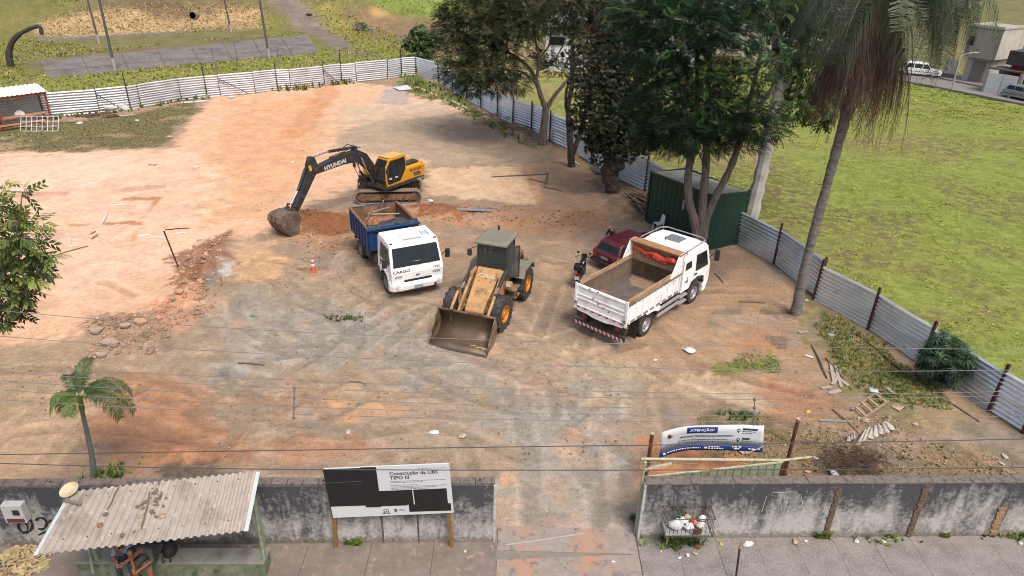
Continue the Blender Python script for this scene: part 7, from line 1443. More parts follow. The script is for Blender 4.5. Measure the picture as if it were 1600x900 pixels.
for a, b in (((-.2, -1.0), (wb+.65, -.85)), ((-.2, -.85), (-.05, 4.9)), ((wb+.5, -.85), (wb+.65, 4.9))): MB().b2((a[0], a[1], 6.32), (b[0], b[1], 6.5)).build('parapet', M_OFFW, bd)
sh_ = MB().b2((.75, -.06, .2), (wb-.6, -.01, 2.6)).build('roller_shutter', M_SHUT, bd)
for k in range(10): MB().b2((.77, -.085, .26+.235*k), (wb-.62, -.062, .44+.235*k)).build('slat', M_SHUT, sh_)
win = MB().b2((-.1, -.94, 4.2), (.55, -.905, 5.2)).build('window', M_GL, bd); MB().b2((-.15, -.97, 4.12), (.6, -.9, 4.19)).build('sill', M_OFFW, win)
MB().b2((-.5, -1.6, 0), (wb+1.2, -.02, .16)).build('step', mat('step_conc', c(120, 114, 108), .9), bd); MB().b2((-4.5, -.3, 0), (-.9, 0, .8)).build('low_wall', mat('step_conc', c(120, 114, 108)), bd); MB().b2((-2.2, -.1, 0), (-.9, .2, 2.4)).build('white_pillar', M_OFFW, bd)
P2 = g(1534, 147); gw = empty('white_gate', (P2[0]+.0, P2[1], 0), ab, 'white double sheet gate beside the grey building', 'gate')
for k in range(2): MB().b2((k*1.5+.03, 0, .05), (k*1.5+1.47, .06, 2.3)).build('leaf', M_HWHITE, gw)
MB().b2((-.2, .0, 0), (0, .25, 2.45)).build('jamb', M_GREYW, gw); MB().b2((3.05, .0, 0), (3.35, .25, 2.6)).build('jamb', M_GREYW, gw); MB().b2((-.2, .3, 2.6), (3.5, 3, 2.75)).build('canopy', mat('dark_canopy', c(96, 94, 94), .8), gw); MB().b2((-.1, 2.5, 0), (3.4, 2.7, 2.6)).build('back_wall', M_GREYW, gw)
P3 = g(1565, 149); shp = empty('red_shop', (P3[0], P3[1], 0), ab, 'red fronted shop with black fascia at the right edge', 'shop')
M_REDW = mat('red_wall', c(168, 44, 52), .7, var=.06); MB().b2((0, 0, 0), (.9, 5, 3.2)).build('red_pier', M_REDW, shp); MB().b2((.9, 0, 2.5), (9, 5, 3.2)).build('red_lintel', M_REDW, shp); MB().b2((.9, 2.0, 0), (9, 2.2, 2.5)).build('interior_wall', mat('shop_inside', c(110, 112, 116), .8), shp); MB().b2((-.4, -.5, 3.2), (9, 5, 4.6)).build('black_fascia', mat('fascia_black', (.03, .03, .035), .4), shp)
sgn = MB().b2((1.4, -.56, 3.5), (3.8, -.51, 4.3)).build('sign_panel', M_HWHITE, shp); MB().loft([[(2.6+.85*math.cos(t), y_, 3.9+.27*math.sin(t)) for t in [2*math.pi*k/20 for k in range(20)]] for y_ in (-.60, -.565)]).build('oval_emblem', mat('emblem_blue', c(60, 110, 150), .5), sgn)
P4 = g(852, 118); hw_ = empty('white_house', (P4[0], P4[1]+3, 0), R(-8), 'white house showing through the gap between the tree trunks', 'house')
MB().b2((0, 0, -.5), (5.5, 6, 4.6)).build('wall', M_HWHITE, hw_); MB().b2((-.5, -.6, 4.6), (6, 6.5, 4.85)).build('roof', mat('dark_roof_edge', c(70, 64, 62), .9), hw_); w1 = MB().b2((.4, -.05, 2.9), (2.1, -.01, 3.8)).build('window', M_GL, hw_); MB().b2((.3, -.08, 2.8), (2.2, -.0, 2.88)).build('sill', M_OFFW, w1); MB().b2((-.2, 0.2, 4.85), (5.4, 6, 5.6)).build('attic', M_HWHITE, hw_)
for (px, py, wd, hh, dp_, dy, ang, lb, m_) in ((1005,112,7.5,5.0,6,6,-12,'white rendered house hidden behind the dark tree crowns',M_HWHITE),(1125,98,9,6.5,8,8,-25,'pale wide building behind the feathery tree crown',M_OFFW),(1225,96,7,4.4,7,5,-28,'low whitish building seen left of the tall palm',M_HWHITE),(1345,60,7,4.5,7,18,-35,'off white house behind the tall palm crown',M_OFFW),(1575,42,8,6,7,30,-30,'far pale house above the grey building at the right edge',M_OFFW),(1480,48,9,7,8,24,-32,'pale building behind the palm fronds left of the grey building',M_HWHITE)):
    p = g(px, py); o_ = empty('house', (p[0], p[1]+dy, hillf(p[0], p[1]+dy)-.3), R(ang), lb, 'house'); MB().b2((0, 0, -1), (wd, dp_, hh)).build('wall', m_, o_); MB().b2((-.3, -.4, hh), (wd+.3, dp_+.3, hh+.2)).build('roof', M_SLABR, o_)
    for k in range(int(wd/2.6)): w1 = MB().b2((.8+2.6*k, -.05, 1.2), (1.9+2.6*k, -.01, 2.4)).build('window', M_GL, o_); MB().b2((.72+2.6*k, -.09, 1.12), (1.98+2.6*k, -.0, 1.19)).build('sill', M_OFFW, w1)
# street on the far side
st = [g(1240,92), g(1440,121), g(1600,154), g(1800,205), g(1800,228), g(1600,166), g(1440,134), g(1240,103)]
tag(MB().poly([(p[0], p[1], .14) for p in st], [(0, 1, 6, 7), (1, 2, 5, 6), (2, 3, 4, 5)]).build('far_street', mat('street_asphalt', c(142, 136, 132), .92, var=.12, scale=.8), solid=.2), kind='structure')
st2 = [g(1240,80), g(1440,112), g(1600,142), g(1800,190), g(1800,204), g(1600,153.5), g(1440,120.5), g(1240,91.5)]
tag(MB().poly([(p[0], p[1], .20) for p in st2], [(0, 1, 6, 7), (1, 2, 5, 6), (2, 3, 4, 5)]).build('far_pavement', mat('far_pave', c(150, 144, 138), .92, var=.15, scale=.8), solid=.3), kind='structure')
cwl = hatch_car('parked_car', (*g(1438, 121)[:2], .18), R(-30), 'white car parked across the far street behind the palm fronds', mat('car_white', (.8, .8, .8), .3), 4.2, 1.55, 1.75); cs = hatch_car('parked_car', (*g(1600, 160)[:2], .16), R(-68), 'silver car parked in front of the red shop', mat('car_silver', c(168, 176, 186), .3, .4), 4.2, 1.45, 1.7)
p = g(1487, 142); lp_ = empty('street_lamp', (p[0], p[1], 0), 0, 'pale curved street lamp before the grey building', 'street lamp'); tp, te = at(1501, 88, p[1]), at(1522, 82, p[1]); q_ = lambda v: Vector(v-p)
MB().tube([(0, 0, 0), q_(at(1494, 112, p[1])), q_(tp), q_(at(1510, 84, p[1])), q_(te)], [.1, .08, .07, .06, .05], 8).build('pole', mat('lamp_pale', c(186, 184, 180), .6, .2), lp_, smooth=True); MB().box(q_(te)+Vector((.2, 0, 0)), (.6, .22, .12)).build('lantern', mat('lamp_pale', c(186, 184, 180)), lp_, bev=.03)

# ================================================================ TREES
def basis(n):       # random frames (n,3,3), columns d, s, n
    a = nr.uniform(0, 2*np.pi, n); el = nr.uniform(-.7, .55, n); d = np.stack([np.cos(a)*np.cos(el), np.sin(a)*np.cos(el), np.sin(el)], 1)
    up = np.array([0, 0, 1.0])+nr.normal(0, .35, (n, 3)); s = np.cross(up, d); s /= np.linalg.norm(s, axis=1)[:, None]; k = np.cross(d, s); return d, s, k
def spray_template(kind):
    """leaflets as quads (m,4,3) in the frame (along, side, up)"""
    Q = []
    if kind == 'pinnate':         # feathery compound leaf drooping at its tip
        for i in range(7):
            t = .12+.86*i/6; l = .30*math.sin(math.pi*min(1, .25+.8*t*.9))+.06; dz = -.28*t*t
            for s in (-1, 1): Q.append([(t, s*.01, dz), (t+.07, s*l*.5, dz+.02), (t+.06, s*l, dz-.06), (t-.03, s*l*.5, dz)])
    elif kind == 'broad':         # cluster of single leaves
        for i in range(5):
            a = -1.2+.6*i; ca, sa_ = math.cos(a), math.sin(a); l = .6+.1*(i % 2); dz = -.1*(i % 3)
            f = lambda u, v, z: (u*ca-v*sa_, u*sa_+v*ca, z); Q.append([f(.08, 0, 0), f(l*.55, -.17, dz-.03), f(l, 0, dz-.16), f(l*.55, .17, dz-.03)])
    elif kind == 'lance':         # narrow hanging leaves along a twig
        for i in range(7):
            t = .1+.13*i; s = (-1, 1)[i % 2]; dz = -.12*t; Q.append([(t, 0, dz), (t+.18, s*.03, dz-.03), (t+.33, s*.24, dz-.14), (t+.10, s*.19, dz-.05)])
    elif kind == 'whorl':         # mango: long leaves hanging from a rosette
        for i in range(9):
            a = 2*math.pi*i/9; ca, sa_ = math.cos(a), math.sin(a); f = lambda u, v, z: (u*ca-v*sa_, u*sa_+v*ca, z); dr = -.35-.12*(i % 2); Q.append([f(.03, 0, .05), f(.45, -.09, .06), f(.95, 0, dr), f(.45, .09, .06)])
    return np.array(Q)
def crown_mesh(name, C_, Rr, N, kind, size, mats, shell=.45, par=None, bias=None, droop=0.0, limit=None):
    T = spray_template(kind); m = len(T); Vs = []; MI = []
    for (ce, rd, n) in zip(C_, Rr, N):
        ce = np.array(ce); rd = np.array(rd); u = nr.normal(0, 1, (n, 3)); u /= np.linalg.norm(u, axis=1)[:, None]; r_ = (shell+(1-shell)*nr.rand(n))**.7
        u = u*(1+.35*np.sin(u[:, :1]*5+ce[0])*np.cos(u[:, 1:2]*4+ce[2])); P = ce+u*r_[:, None]*rd
        d, s, k = basis(n); out = u*np.array([1, 1, .4])+.001; out /= np.linalg.norm(out, axis=1)[:, None]; d = d*.6+out*.8; d[:, 2] -= droop; d /= np.linalg.norm(d, axis=1)[:, None]; s = s-d*(s*d).sum(1)[:, None]; s /= np.linalg.norm(s, axis=1)[:, None]; k = np.cross(d, s); k = np.where(k[:, 2:3] < 0, -k, k); sz = size*nr.uniform(.6, 1.3, n)
        V = P[:, None, None, :]+(T[None, :, :, 0:1]*d[:, None, None, :]+T[None, :, :, 1:2]*s[:, None, None, :]+T[None, :, :, 2:3]*k[:, None, None, :])*sz[:, None, None, None]
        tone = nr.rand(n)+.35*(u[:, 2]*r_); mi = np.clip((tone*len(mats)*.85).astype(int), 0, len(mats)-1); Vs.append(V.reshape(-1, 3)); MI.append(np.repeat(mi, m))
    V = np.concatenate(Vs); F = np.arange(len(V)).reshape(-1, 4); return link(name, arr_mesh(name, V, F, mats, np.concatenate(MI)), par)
def tree(name, label, base, trunks, blobs, kind, size, leafm, barkm, dens=1.0, twig=1, flat=1.0, cat='tree', bark_n=9, droop=0.0, limb=1.0):
    """trunks: lists of (px, py, radius[, dy]) at the tree's distance; blobs: (px, py, radius m, dy, sprays)"""
    Y = base[1]; root = empty(name, (base[0], base[1], base[2]), 0, label, cat); bo_ = np.array(root.location); tk = MB(); ends = []
    for T in trunks:
        P = []; 
        for i, q in enumerate(T): p = at(q[0], q[1], Y+(q[3] if len(q) > 3 else 0)); P.append(p-bo_)
        P = np.array(P); Q = _smooth(P, 4); rr = np.interp(np.linspace(0, 1, len(Q)), np.linspace(0, 1, len(T)), [q[2] for q in T]); rr = rr*(1+.10*np.sin(np.arange(len(rr))*2.1+T[0][0])); tk.tube([Vector(p) for p in Q], list(rr), bark_n); ends += list(Q[len(Q)//2:])
    C_ = []; Rr = []; N = []; lim = MB(); ends = np.array(ends)
    for (px, py, r_, dy, n_) in blobs:
        p = at(px, py, Y+dy)-bo_; C_.append(p); Rr.append((r_, r_, r_*flat)); N.append(max(8, int(n_*dens)))
        e = ends[np.argmin(np.linalg.norm(ends-p, axis=1)+np.maximum(0, ends[:, 2]-p[2])*1.5)]; mid = (e+p)/2+np.array([nr.uniform(-.2, .2), nr.uniform(-.2, .2), -.15*np.linalg.norm(p-e)*.5]); lim.tube([Vector(e), Vector(mid), Vector(p)], [.07*limb, .05*limb, .025*limb], 5)
        for _ in range(4*twig): v = nr.normal(0, 1, 3); v /= np.linalg.norm(v); lim.tube([Vector(p*.7+mid*.3), Vector(p+v*np.array([r_, r_, r_*flat])*.9)], [.025*limb, .008*limb], 4)
    o = tk.build('trunk', barkm, root, smooth=True, fixn=False); tag(lim.build('limbs', barkm, o, smooth=True, fixn=False), kind='stuff')
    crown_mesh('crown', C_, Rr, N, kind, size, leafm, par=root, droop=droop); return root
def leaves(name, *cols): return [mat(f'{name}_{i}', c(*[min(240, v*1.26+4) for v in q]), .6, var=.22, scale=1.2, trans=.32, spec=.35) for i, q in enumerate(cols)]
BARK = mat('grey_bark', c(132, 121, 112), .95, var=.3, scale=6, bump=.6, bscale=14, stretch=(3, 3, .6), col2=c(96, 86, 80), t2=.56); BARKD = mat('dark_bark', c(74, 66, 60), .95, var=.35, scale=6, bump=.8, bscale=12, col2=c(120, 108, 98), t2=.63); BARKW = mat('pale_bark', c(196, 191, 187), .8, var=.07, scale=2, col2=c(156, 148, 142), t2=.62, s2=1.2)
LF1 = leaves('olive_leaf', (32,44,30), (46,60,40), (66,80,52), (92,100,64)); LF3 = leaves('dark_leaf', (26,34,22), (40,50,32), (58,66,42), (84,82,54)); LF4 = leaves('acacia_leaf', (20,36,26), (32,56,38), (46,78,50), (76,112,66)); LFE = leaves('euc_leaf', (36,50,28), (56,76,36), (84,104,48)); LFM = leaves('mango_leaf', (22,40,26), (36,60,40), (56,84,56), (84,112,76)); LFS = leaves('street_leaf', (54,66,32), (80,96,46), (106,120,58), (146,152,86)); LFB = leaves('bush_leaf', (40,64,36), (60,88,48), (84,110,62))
def gb(px, py): p = gp(px, py); return (p[0], p[1], p[2])
# spreading tree on the left of the row
tree('shade_tree', 'spreading feathery tree with forked grey trunk beside the far side fence', gb(848,226),
 [[(848,230,.36),(849,205,.30),(852,180,.27),(853,168,.25)],[(853,170,.22),(845,150,.19),(838,128,.17,.5),(826,105,.13,.8),(800,85,.10,1.2),(775,75,.06,1.5)],[(853,172,.19),(866,150,.15),(884,128,.13),(897,108,.10,.5),(905,70,.07,.5)],[(838,128,.13),(842,90,.11),(836,60,.08),(830,20,.06)],[(838,130,.10),(815,112,.08,-1),(790,108,.05,-1.6)],[(840,110,.09),(862,100,.07,1),(880,70,.05,1.5)],[(842,92,.08),(858,70,.06),(862,40,.04)]],
 [(725,18,2.0,.5,170),(770,8,2.2,1,190),(815,8,2.2,1.5,190),(860,-10,2.4,0,190),(720,50,1.6,0,120),(760,40,1.9,-1,160),(800,42,1.8,1,150),(838,40,1.6,-1,110),(720,82,1.6,-.5,130),(752,78,1.8,.6,150),(790,75,1.5,1,100),(716,112,1.5,0,120),(748,110,1.7,-1.2,140),(785,108,1.4,-1.5,100),(735,136,1.2,-.5,80),(805,130,1.2,-1.8,70),(775,135,1.1,-.8,60),(850,88,.9,1,40),(880,20,1.9,1,130),(905,60,1.2,.5,50),(870,105,.9,1,34),(800,-40,2.6,0,180),(740,-25,2.2,0,140),(700,35,1.2,.4,60)],
 'pinnate', .46, LF1, BARK, 3.4, 1, .6)
# twin stemmed tree
tree('twin_stem_tree', 'slender twin stemmed tree between the spreading tree and the ivy covered tree', gb(893,260),
 [[(893,264,.30),(892,240,.24),(889,200,.18),(888,165,.17),(893,140,.15),(894,100,.13),(896,40,.11),(898,-40,.07)],[(895,240,.20),(905,212,.15),(918,165,.13),(926,120,.10),(935,60,.08),(940,0,.05)],[(889,190,.13),(884,150,.10),(892,120,.08),(905,90,.05)]],
 [(880,8,1.7,0,130),(915,0,1.8,.5,150),(905,30,1.3,1,70),(930,40,1.5,0,110),(890,-40,2.2,0,160),(940,-30,2.4,0,190),(872,42,.9,0,30),(930,90,1.2,.6,70),(935,125,1.1,0,60)],
 'pinnate', .42, LF3, BARKD, 1.9, 2, .7)
# ivy covered dark tree
tt = tree('ivy_tree', 'dark ivy smothered tree with a gnarled swollen trunk left of the green shed', gb(957,300),
 [[(956,304,.50),(957,290,.44),(951,272,.50),(955,255,.46),(962,238,.34),(960,215,.32),(958,150,.26),(955,60,.2),(955,-40,.12)],[(955,262,.3,-.2),(968,258,.34,-.3),(966,240,.26,-.2),(962,225,.2)],[(958,160,.14),(935,110,.10),(925,60,.06)],[(957,130,.14),(985,90,.1),(1000,40,.06)]],
 [(955,205,1.80,-.4,300),(930,190,1.56,0,220),(985,200,1.68,.3,240),(945,165,2.04,-.5,330),(980,160,1.92,0,300),(925,140,1.56,.4,180),(960,120,2.16,-.6,330),(995,115,1.80,.5,230),(925,95,1.68,0,150),(950,75,2.04,0,220),(985,65,2.04,-.5,250),(930,45,1.80,.5,130),(965,30,2.16,0,230),(945,0,2.16,0,180),(990,10,2.04,.4,200),(960,-40,2.88,0,260),(1000,155,1.44,0,140),(940,225,1.08,-.3,110),(975,228,1.08,0,110),(1005,215,1.20,.4,110)],
 'broad', .28, LF3, BARKD, 2.0, 2, .9, droop=.35)
tw = MB()
for k in range(130):     # dead twigs on the light side
    p = at(rnd.gauss(935, 24), rnd.uniform(-10, 130), 41.9-rnd.uniform(1.4, 2.0))-np.array(tt.location); v = Vector((rnd.gauss(0, .5), rnd.gauss(-.2, .3), rnd.gauss(.1, .5))); tw.tube([Vector(p), Vector(p)+v*.5, Vector(p)+v+Vector((0, 0, -.12))], [.022, .016, .006], 4)
tag(tw.build('dead_twigs', mat('dead_twig', c(132, 112, 92), .9, var=.2), tt, fixn=False), kind='stuff')
# feathery acacia with three stems
tree('three_stem_tree', 'tall feathery tree with three grey stems in front of the green shed', (9.05, 32.0, hzf(9.05, 32.0)),
 [[(1091,402,.30),(1087,352,.22),(1078,320,.20),(1075,290,.19),(1077,260,.18),(1086,215,.15),(1090,140,.11),(1088,60,.08)],[(1093,402,.28),(1096,345,.21),(1099,305,.20),(1103,265,.19),(1104,215,.17),(1107,140,.13),(1110,60,.09),(1115,-30,.06)],[(1095,402,.26),(1102,348,.19),(1117,310,.18),(1134,278,.17),(1148,245,.16),(1163,195,.13),(1178,130,.10),(1195,60,.07)],[(1105,200,.1),(1070,150,.08),(1050,100,.05)],[(1163,195,.09),(1200,150,.07),(1215,110,.05)]],
 [(1100,222,1.25,-.3,140),(1055,218,1.2,0,120),(1148,216,1.15,.2,110),(1020,212,1.0,.2,90),(1075,198,1.4,-.8,170),(1125,196,1.4,-.6,160),(1175,200,1.1,0,100),(1030,195,1.4,.3,130),(1095,165,1.7,-1.0,180),(1150,170,1.5,-.4,140),(1045,155,1.5,-.3,150),(1010,165,1.1,.6,80),(1190,170,1.1,.2,80),(1070,120,1.6,-1.0,160),(1120,120,1.6,-.2,140),(1170,115,1.2,-.8,90),(1030,110,1.5,-.6,140),(1005,75,1.4,-1.0,140),(1050,70,1.6,-1.4,170),(1100,80,1.5,.4,110),(1085,35,1.8,-1.6,200),(1130,45,1.7,-1.2,170),(1040,25,1.8,-1.4,200),(1170,55,1.2,.2,70),(1000,15,1.5,-.8,150),(1110,-5,1.9,-1.4,200),(1160,0,1.6,-.5,120),(1060,-20,2.0,-1.0,200),(1110,-60,2.2,0,180),(1020,-40,1.9,0,160),(1165,-45,1.6,0,110),(1200,205,.9,.3,50),(1205,90,.9,.3,40)],
 'pinnate', .50, LF4, BARK, 1.45, 1, .5)
# eucalyptus outside the fence
tree('pale_trunk_tree', 'tall tree with smooth whitish trunk just outside the fence right of the green shed', (*g(1170,352)[:2], 0),
 [[(1169,358,.44),(1177,322,.40),(1186,285,.36),(1195,245,.33),(1205,195,.30),(1218,140,.27),(1218,100,.22),(1212,50,.17),(1205,-40,.10)],[(1218,142,.20),(1236,122,.17),(1250,100,.13),(1262,50,.10),(1268,-20,.06)],[(1214,70,.12),(1190,30,.09),(1180,-20,.06)],[(1222,130,.09),(1255,150,.06),(1275,165,.04)]],
 [(1262,140,1.1,0,90),(1285,160,1.2,.5,100),(1245,165,.9,-.5,60),(1275,115,1.2,0,90),(1250,60,1.3,0,80),(1230,20,1.6,0,110),(1265,20,1.6,.5,120),(1190,20,1.2,.5,50),(1215,-20,2.2,0,170),(1270,-30,2.2,0,170),(1230,95,.8,0,36),(1280,75,1.2,0,70)],
 'lance', .55, LFE, BARKW, 1.7, 2, .8, droop=.4)
# shrub behind the far fence
tree('small_tree', 'small bushy tree just beyond the far corner of the fence', tuple(gh(660,92)), [[(660,94,.18),(660,80,.14),(658,65,.08)]], [(660,62,1.6,0,150),(645,68,1.3,.3,110),(676,62,1.3,0,100),(655,48,1.0,0,60),(684,54,.7,0,40),(664,76,1.3,-.4,90)], 'broad', .55, LFB, BARKD, 1.3, 1, .75)
p = gh(567, 48); tree('grey_bush', 'grey green bush beside the track on the slope', tuple(p), [[(567,52,.1),(567,46,.06)]], [(562,42,1.1,0,70),(573,48,1.1,-.5,70)], 'broad', .5, leaves('grey_leaf', (92,104,84), (112,122,98)), BARKD, 1.2, 1, .7, cat='bush')
# mango shrub by the near fence
tree('mango_shrub', 'round dark mango shrub with long drooping leaves by the near fence', gb(1478,606), [[(1476,612,.05),(1474,595,.045),(1478,570,.035)],[(1480,612,.04),(1492,592,.035),(1500,565,.03)]],
 [(1478,562,.72,0,120),(1462,552,.5,-.2,70),(1500,556,.55,0,80),(1482,540,.55,0,80),(1510,572,.42,0,50),(1450,568,.4,0,40),(1485,585,.5,-.2,60),(1468,535,.35,0,30)], 'whorl', .24, LFM, BARK, 1.1, 1, .85, cat='shrub', bark_n=6, limb=.3)
# street tree reaching in from the left, nearest to the camera
tb_ = (-10.2, 10.6, 0)
tree('street_tree', 'leafy green street tree reaching in from the left edge in front of the lot', tb_, [[(-90,900,.2),(-80,760,.17),(-70,640,.15),(-60,540,.09),(-20,460,.04),(20,400,.02)],[(-50,640,.1),(-90,520,.08),(-100,430,.05)],[(-20,500,.05),(50,450,.03),(80,440,.015)],[(0,440,.02),(25,370,.012),(35,300,.008)],[(-20,430,.02),(-40,350,.012)]],
 [(10,395,.42,0,70),(-20,380,.6,.2,110),(32,372,.3,-.1,40),(2,440,.42,0,70),(34,425,.30,.1,40),(-15,460,.5,0,80),(8,478,.28,0,36),(30,452,.24,.1,26),(56,432,.14,0,9),(24,345,.22,0,22),(-4,345,.34,.2,40),(38,302,.10,0,7),(2,290,.08,0,4),(50,372,.14,0,9),(70,436,.09,0,5),(80,398,.05,0,2),(60,348,.07,0,4),(-70,400,.9,.3,110),(-60,470,.8,0,90),(-60,330,.7,0,70),(50,402,.18,0,14),(40,470,.14,0,9),(4,500,.18,0,12)], 'lance', .25, LFS, BARK, 1.15, 1, .9, droop=.25, limb=.18)

# ================================================================ PALMS
def frond(mb_, base, d, length, droop, leaf_len, n, wd, up_twist=0.0, hang=.6, fold=0.0):
    """arching rachis with leaflets on both sides"""
    d = Vector(d).normalized(); side = d.cross(Vector((0, 0, 1))); side = side.normalized() if side.length > .05 else Vector((1, 0, 0)); pts = []; p = Vector(base); dd = d.copy(); seg = 14
    for i in range(seg+1):
        pts.append(p.copy()); p = p+dd*(length/seg); dd = (dd+Vector((0, 0, -droop*(.4+1.2*i/seg)/seg*3))).normalized()
    mb_['r'].tube(pts, [max(.008, .04*(1-i/seg)+.006)*wd*16 for i in range(seg+1)], 4)
    for k in range(n):
        t = .12+.88*k/n; f = t*seg; i = min(int(f), seg-1); q = pts[i].lerp(pts[i+1], f-i); tn = (pts[i+1]-pts[i]).normalized(); sd = tn.cross(Vector((0, 0, 1))); sd = sd.normalized() if sd.length > .08 else side
        l = leaf_len*(math.sin(math.pi*(.12+.80*t))**.6)*rnd.uniform(.85, 1.1)
        for s in (-1, 1):
            v = (sd*s*(1-.62*fold)+tn*(.55+.6*fold)+Vector((rnd.uniform(-.2, .2)*fold, rnd.uniform(-.2, .2)*fold, (.25-up_twist)*(1-fold)+rnd.uniform(-.3, .3)))).normalized(); m_ = q+v*l*.5; e = q+v*l*.85+Vector((0, 0, -l*hang*rnd.uniform(.7, 1.2))); w_ = tn*wd*.5
            mb_['l'].poly([q-w_*.6, q+w_*.6, m_+w_, m_-w_, e], [(0, 1, 2, 3), (3, 2, 4)])
def palm_build(parts, root, ml, mr, name='frond'):
    o = parts['r'].build(name, mr, root, fixn=False); parts['l'].build('leaflets', ml, o, fixn=False); return o
M_PT = mat('palm_trunk', c(136, 130, 124), .92, var=.25, scale=5, bump=.6, bscale=10, stretch=(1, 1, 4), col2=c(96, 90, 86), t2=.55); M_PG = [mat('palm_green', c(54, 68, 44), .55, var=.25, scale=1.5, trans=.08), mat('palm_green2', c(86, 100, 66), .55, var=.25, scale=1.5, trans=.08)]; M_PD = [mat('dead_frond', c(88, 68, 54), .85, var=.25, scale=1.5, trans=.1), mat('dead_frond_grey', c(116, 104, 94), .85, var=.25, scale=1.5, trans=.1), mat('dead_frond_rust', c(100, 66, 48), .85, var=.25, scale=1.5, trans=.1)]; M_RIB = mat('palm_rib', c(128, 132, 84), .6)
b0 = gp(1243, 491); yp = float(b0[1]); pal = empty('tall_palm', (b0[0], b0[1], b0[2]), 0, 'tall palm with leaning grey trunk and a thick skirt of dead brown fronds', 'palm'); po_ = np.array(pal.location)
tp_ = [(1243,494,.26),(1250,455,.20),(1262,400,.185),(1278,340,.18),(1296,275,.175),(1315,205,.19),(1330,150,.21),(1350,90,.24),(1368,30,.26),(1384,-40,.24)]
P_ = np.array([at(a, b, yp)-po_ for a, b, _ in tp_]); Q = _smooth(P_, 8); rr = np.interp(np.linspace(0, 1, len(Q)), np.linspace(0, 1, len(tp_)), [q[2] for q in tp_]); rr = rr*(1+.16*(nr.rand(len(rr))-.35)); MB().tube([Vector(p) for p in Q], list(rr), 14).build('trunk', M_PT, pal, smooth=True, fixn=False)
for k in range(26):    # old leaf bases under the crown
    i = int(len(Q)*.60+k*.42); i = min(i, len(Q)-2); a = k*2.4; v = Vector((math.cos(a), math.sin(a), .0)); q = Vector(Q[i])+v*rr[i]*.95; MB().loft([[q+Vector((-v.y*.09, v.x*.09, 0)), q+Vector((v.y*.09, -v.x*.09, 0)), q+v*.05], [q+v*.09+Vector((-v.y*.04, v.x*.04, .32)), q+v*.09+Vector((v.y*.04, -v.x*.04, .32)), q+v*.13+Vector((0, 0, .30))]]).build('leaf_base', BARKD, pal)
top = Vector(at(1385, -35, yp)-po_)
def fr(dirv, L_, dr, mi, n=60, ll=.75, hang=.8, wd=.045, off=(0, 0, 0), nm='frond', mr=None):
    parts = {'r': MB(), 'l': MB()}; frond(parts, top+Vector(off), dirv, L_, dr, ll, n, wd, hang=hang); palm_build(parts, pal, mi, mr or M_RIB, nm)
for k in range(19):
    a = k*2.399+.3; el = .75-.95*(k/18); fr((math.cos(a)*math.cos(el), math.sin(a)*math.cos(el), math.sin(el)), rnd.uniform(3.6, 4.5), rnd.uniform(.95, 1.2), M_PG[k % 2], 78, 1.05, 1.15, .022)
for a, el, L_ in ((-2.75,.1,4.2),(-2.5,-.15,3.8),(3.0,.25,4.0),(-.5,.3,4.4),(-.15,.45,4.6),(.2,.35,4.6),(-.8,.1,4.2),(-1.1,-.1,4.2),(.0,.0,4.6),(-.35,-.2,4.2),(.35,.55,5.2),(-.6,.5,5.2)): fr((math.cos(a)*math.cos(el), math.sin(a)*math.cos(el), math.sin(el)), L_, 1.15, M_PG[rnd.randint(0, 1)], 78, 1.05, 1.2, .022, (0, 0, -.1))
for k in range(150):    # hanging dead skirt
    a = k*2.399; r_ = rnd.uniform(.2, .62); i = int(len(Q)*rnd.uniform(.88, .99)); L_ = rnd.uniform(3.0, 5.0); parts = {'r': MB(), 'l': MB()}; frond(parts, Vector(Q[min(i, len(Q)-1)])+Vector((math.cos(a)*.2, math.sin(a)*.2, 0)), (math.cos(a)*r_, math.sin(a)*r_, -.5), L_, 1.25, .7, 32, .04, hang=.35, fold=1.0); palm_build(parts, pal, M_PD[k % 3], M_PD[(k+1) % 3], 'dead_frond')
# young palm inside the wall
b0 = gp(147, 743); yp = float(b0[1]); pal = empty('young_palm', (b0[0], b0[1], b0[2]), 0, 'young palm with ringed trunk and green crownshaft behind the left wall', 'palm'); po_ = np.array(pal.location)
tp_ = [(147,746,.09),(144,715,.07),(137,680,.06),(131,655,.056),(128,640,.055)]; P_ = np.array([at(a, b, yp)-po_ for a, b, _ in tp_]); Q = _smooth(P_, 8); MB().tube([Vector(p) for p in Q], [float(np.interp(i/(len(Q)-1), np.linspace(0, 1, 5), [q[2] for q in tp_]))*(1+.06*(i % 2)) for i in range(len(Q))], 12).build('trunk', mat('young_trunk', c(124, 128, 124), .8, var=.15, scale=9, stretch=(1, 1, 5)), pal, fixn=False)
cs0, cs1 = Vector(P_[-1]), Vector(at(125, 622, yp)-po_); MB().tube([cs0, (cs0+cs1)/2, cs1], [.075, .07, .045], 12).build('crownshaft', mat('crownshaft', c(150, 158, 70), .5, var=.2, scale=4, col2=c(96, 132, 58), t2=.5), pal, smooth=True)
top = cs1; Myp = [mat('young_frond', c(74, 100, 46), .5, var=.2, scale=2, trans=.2), mat('young_frond2', c(110, 138, 58), .5, var=.2, scale=2, trans=.25)]
for a, el, L_, dr, m_ in ((.1,.55,1.75,1.1,0),(.45,.75,1.55,1.0,0),(-.25,.62,1.6,1.15,0),(2.3,.95,1.2,.9,0),(3.0,.5,1.1,1.5,0),(-2.6,.75,1.0,1.2,1),(1.6,1.15,1.2,.6,0),(-1.4,.85,1.0,1.0,1),(.9,.6,1.3,1.1,0)): fr((math.cos(a)*math.cos(el), math.sin(a)*math.cos(el), math.sin(el)), L_, dr, Myp[m_], 84, .40, .45, .02, mr=Myp[1])
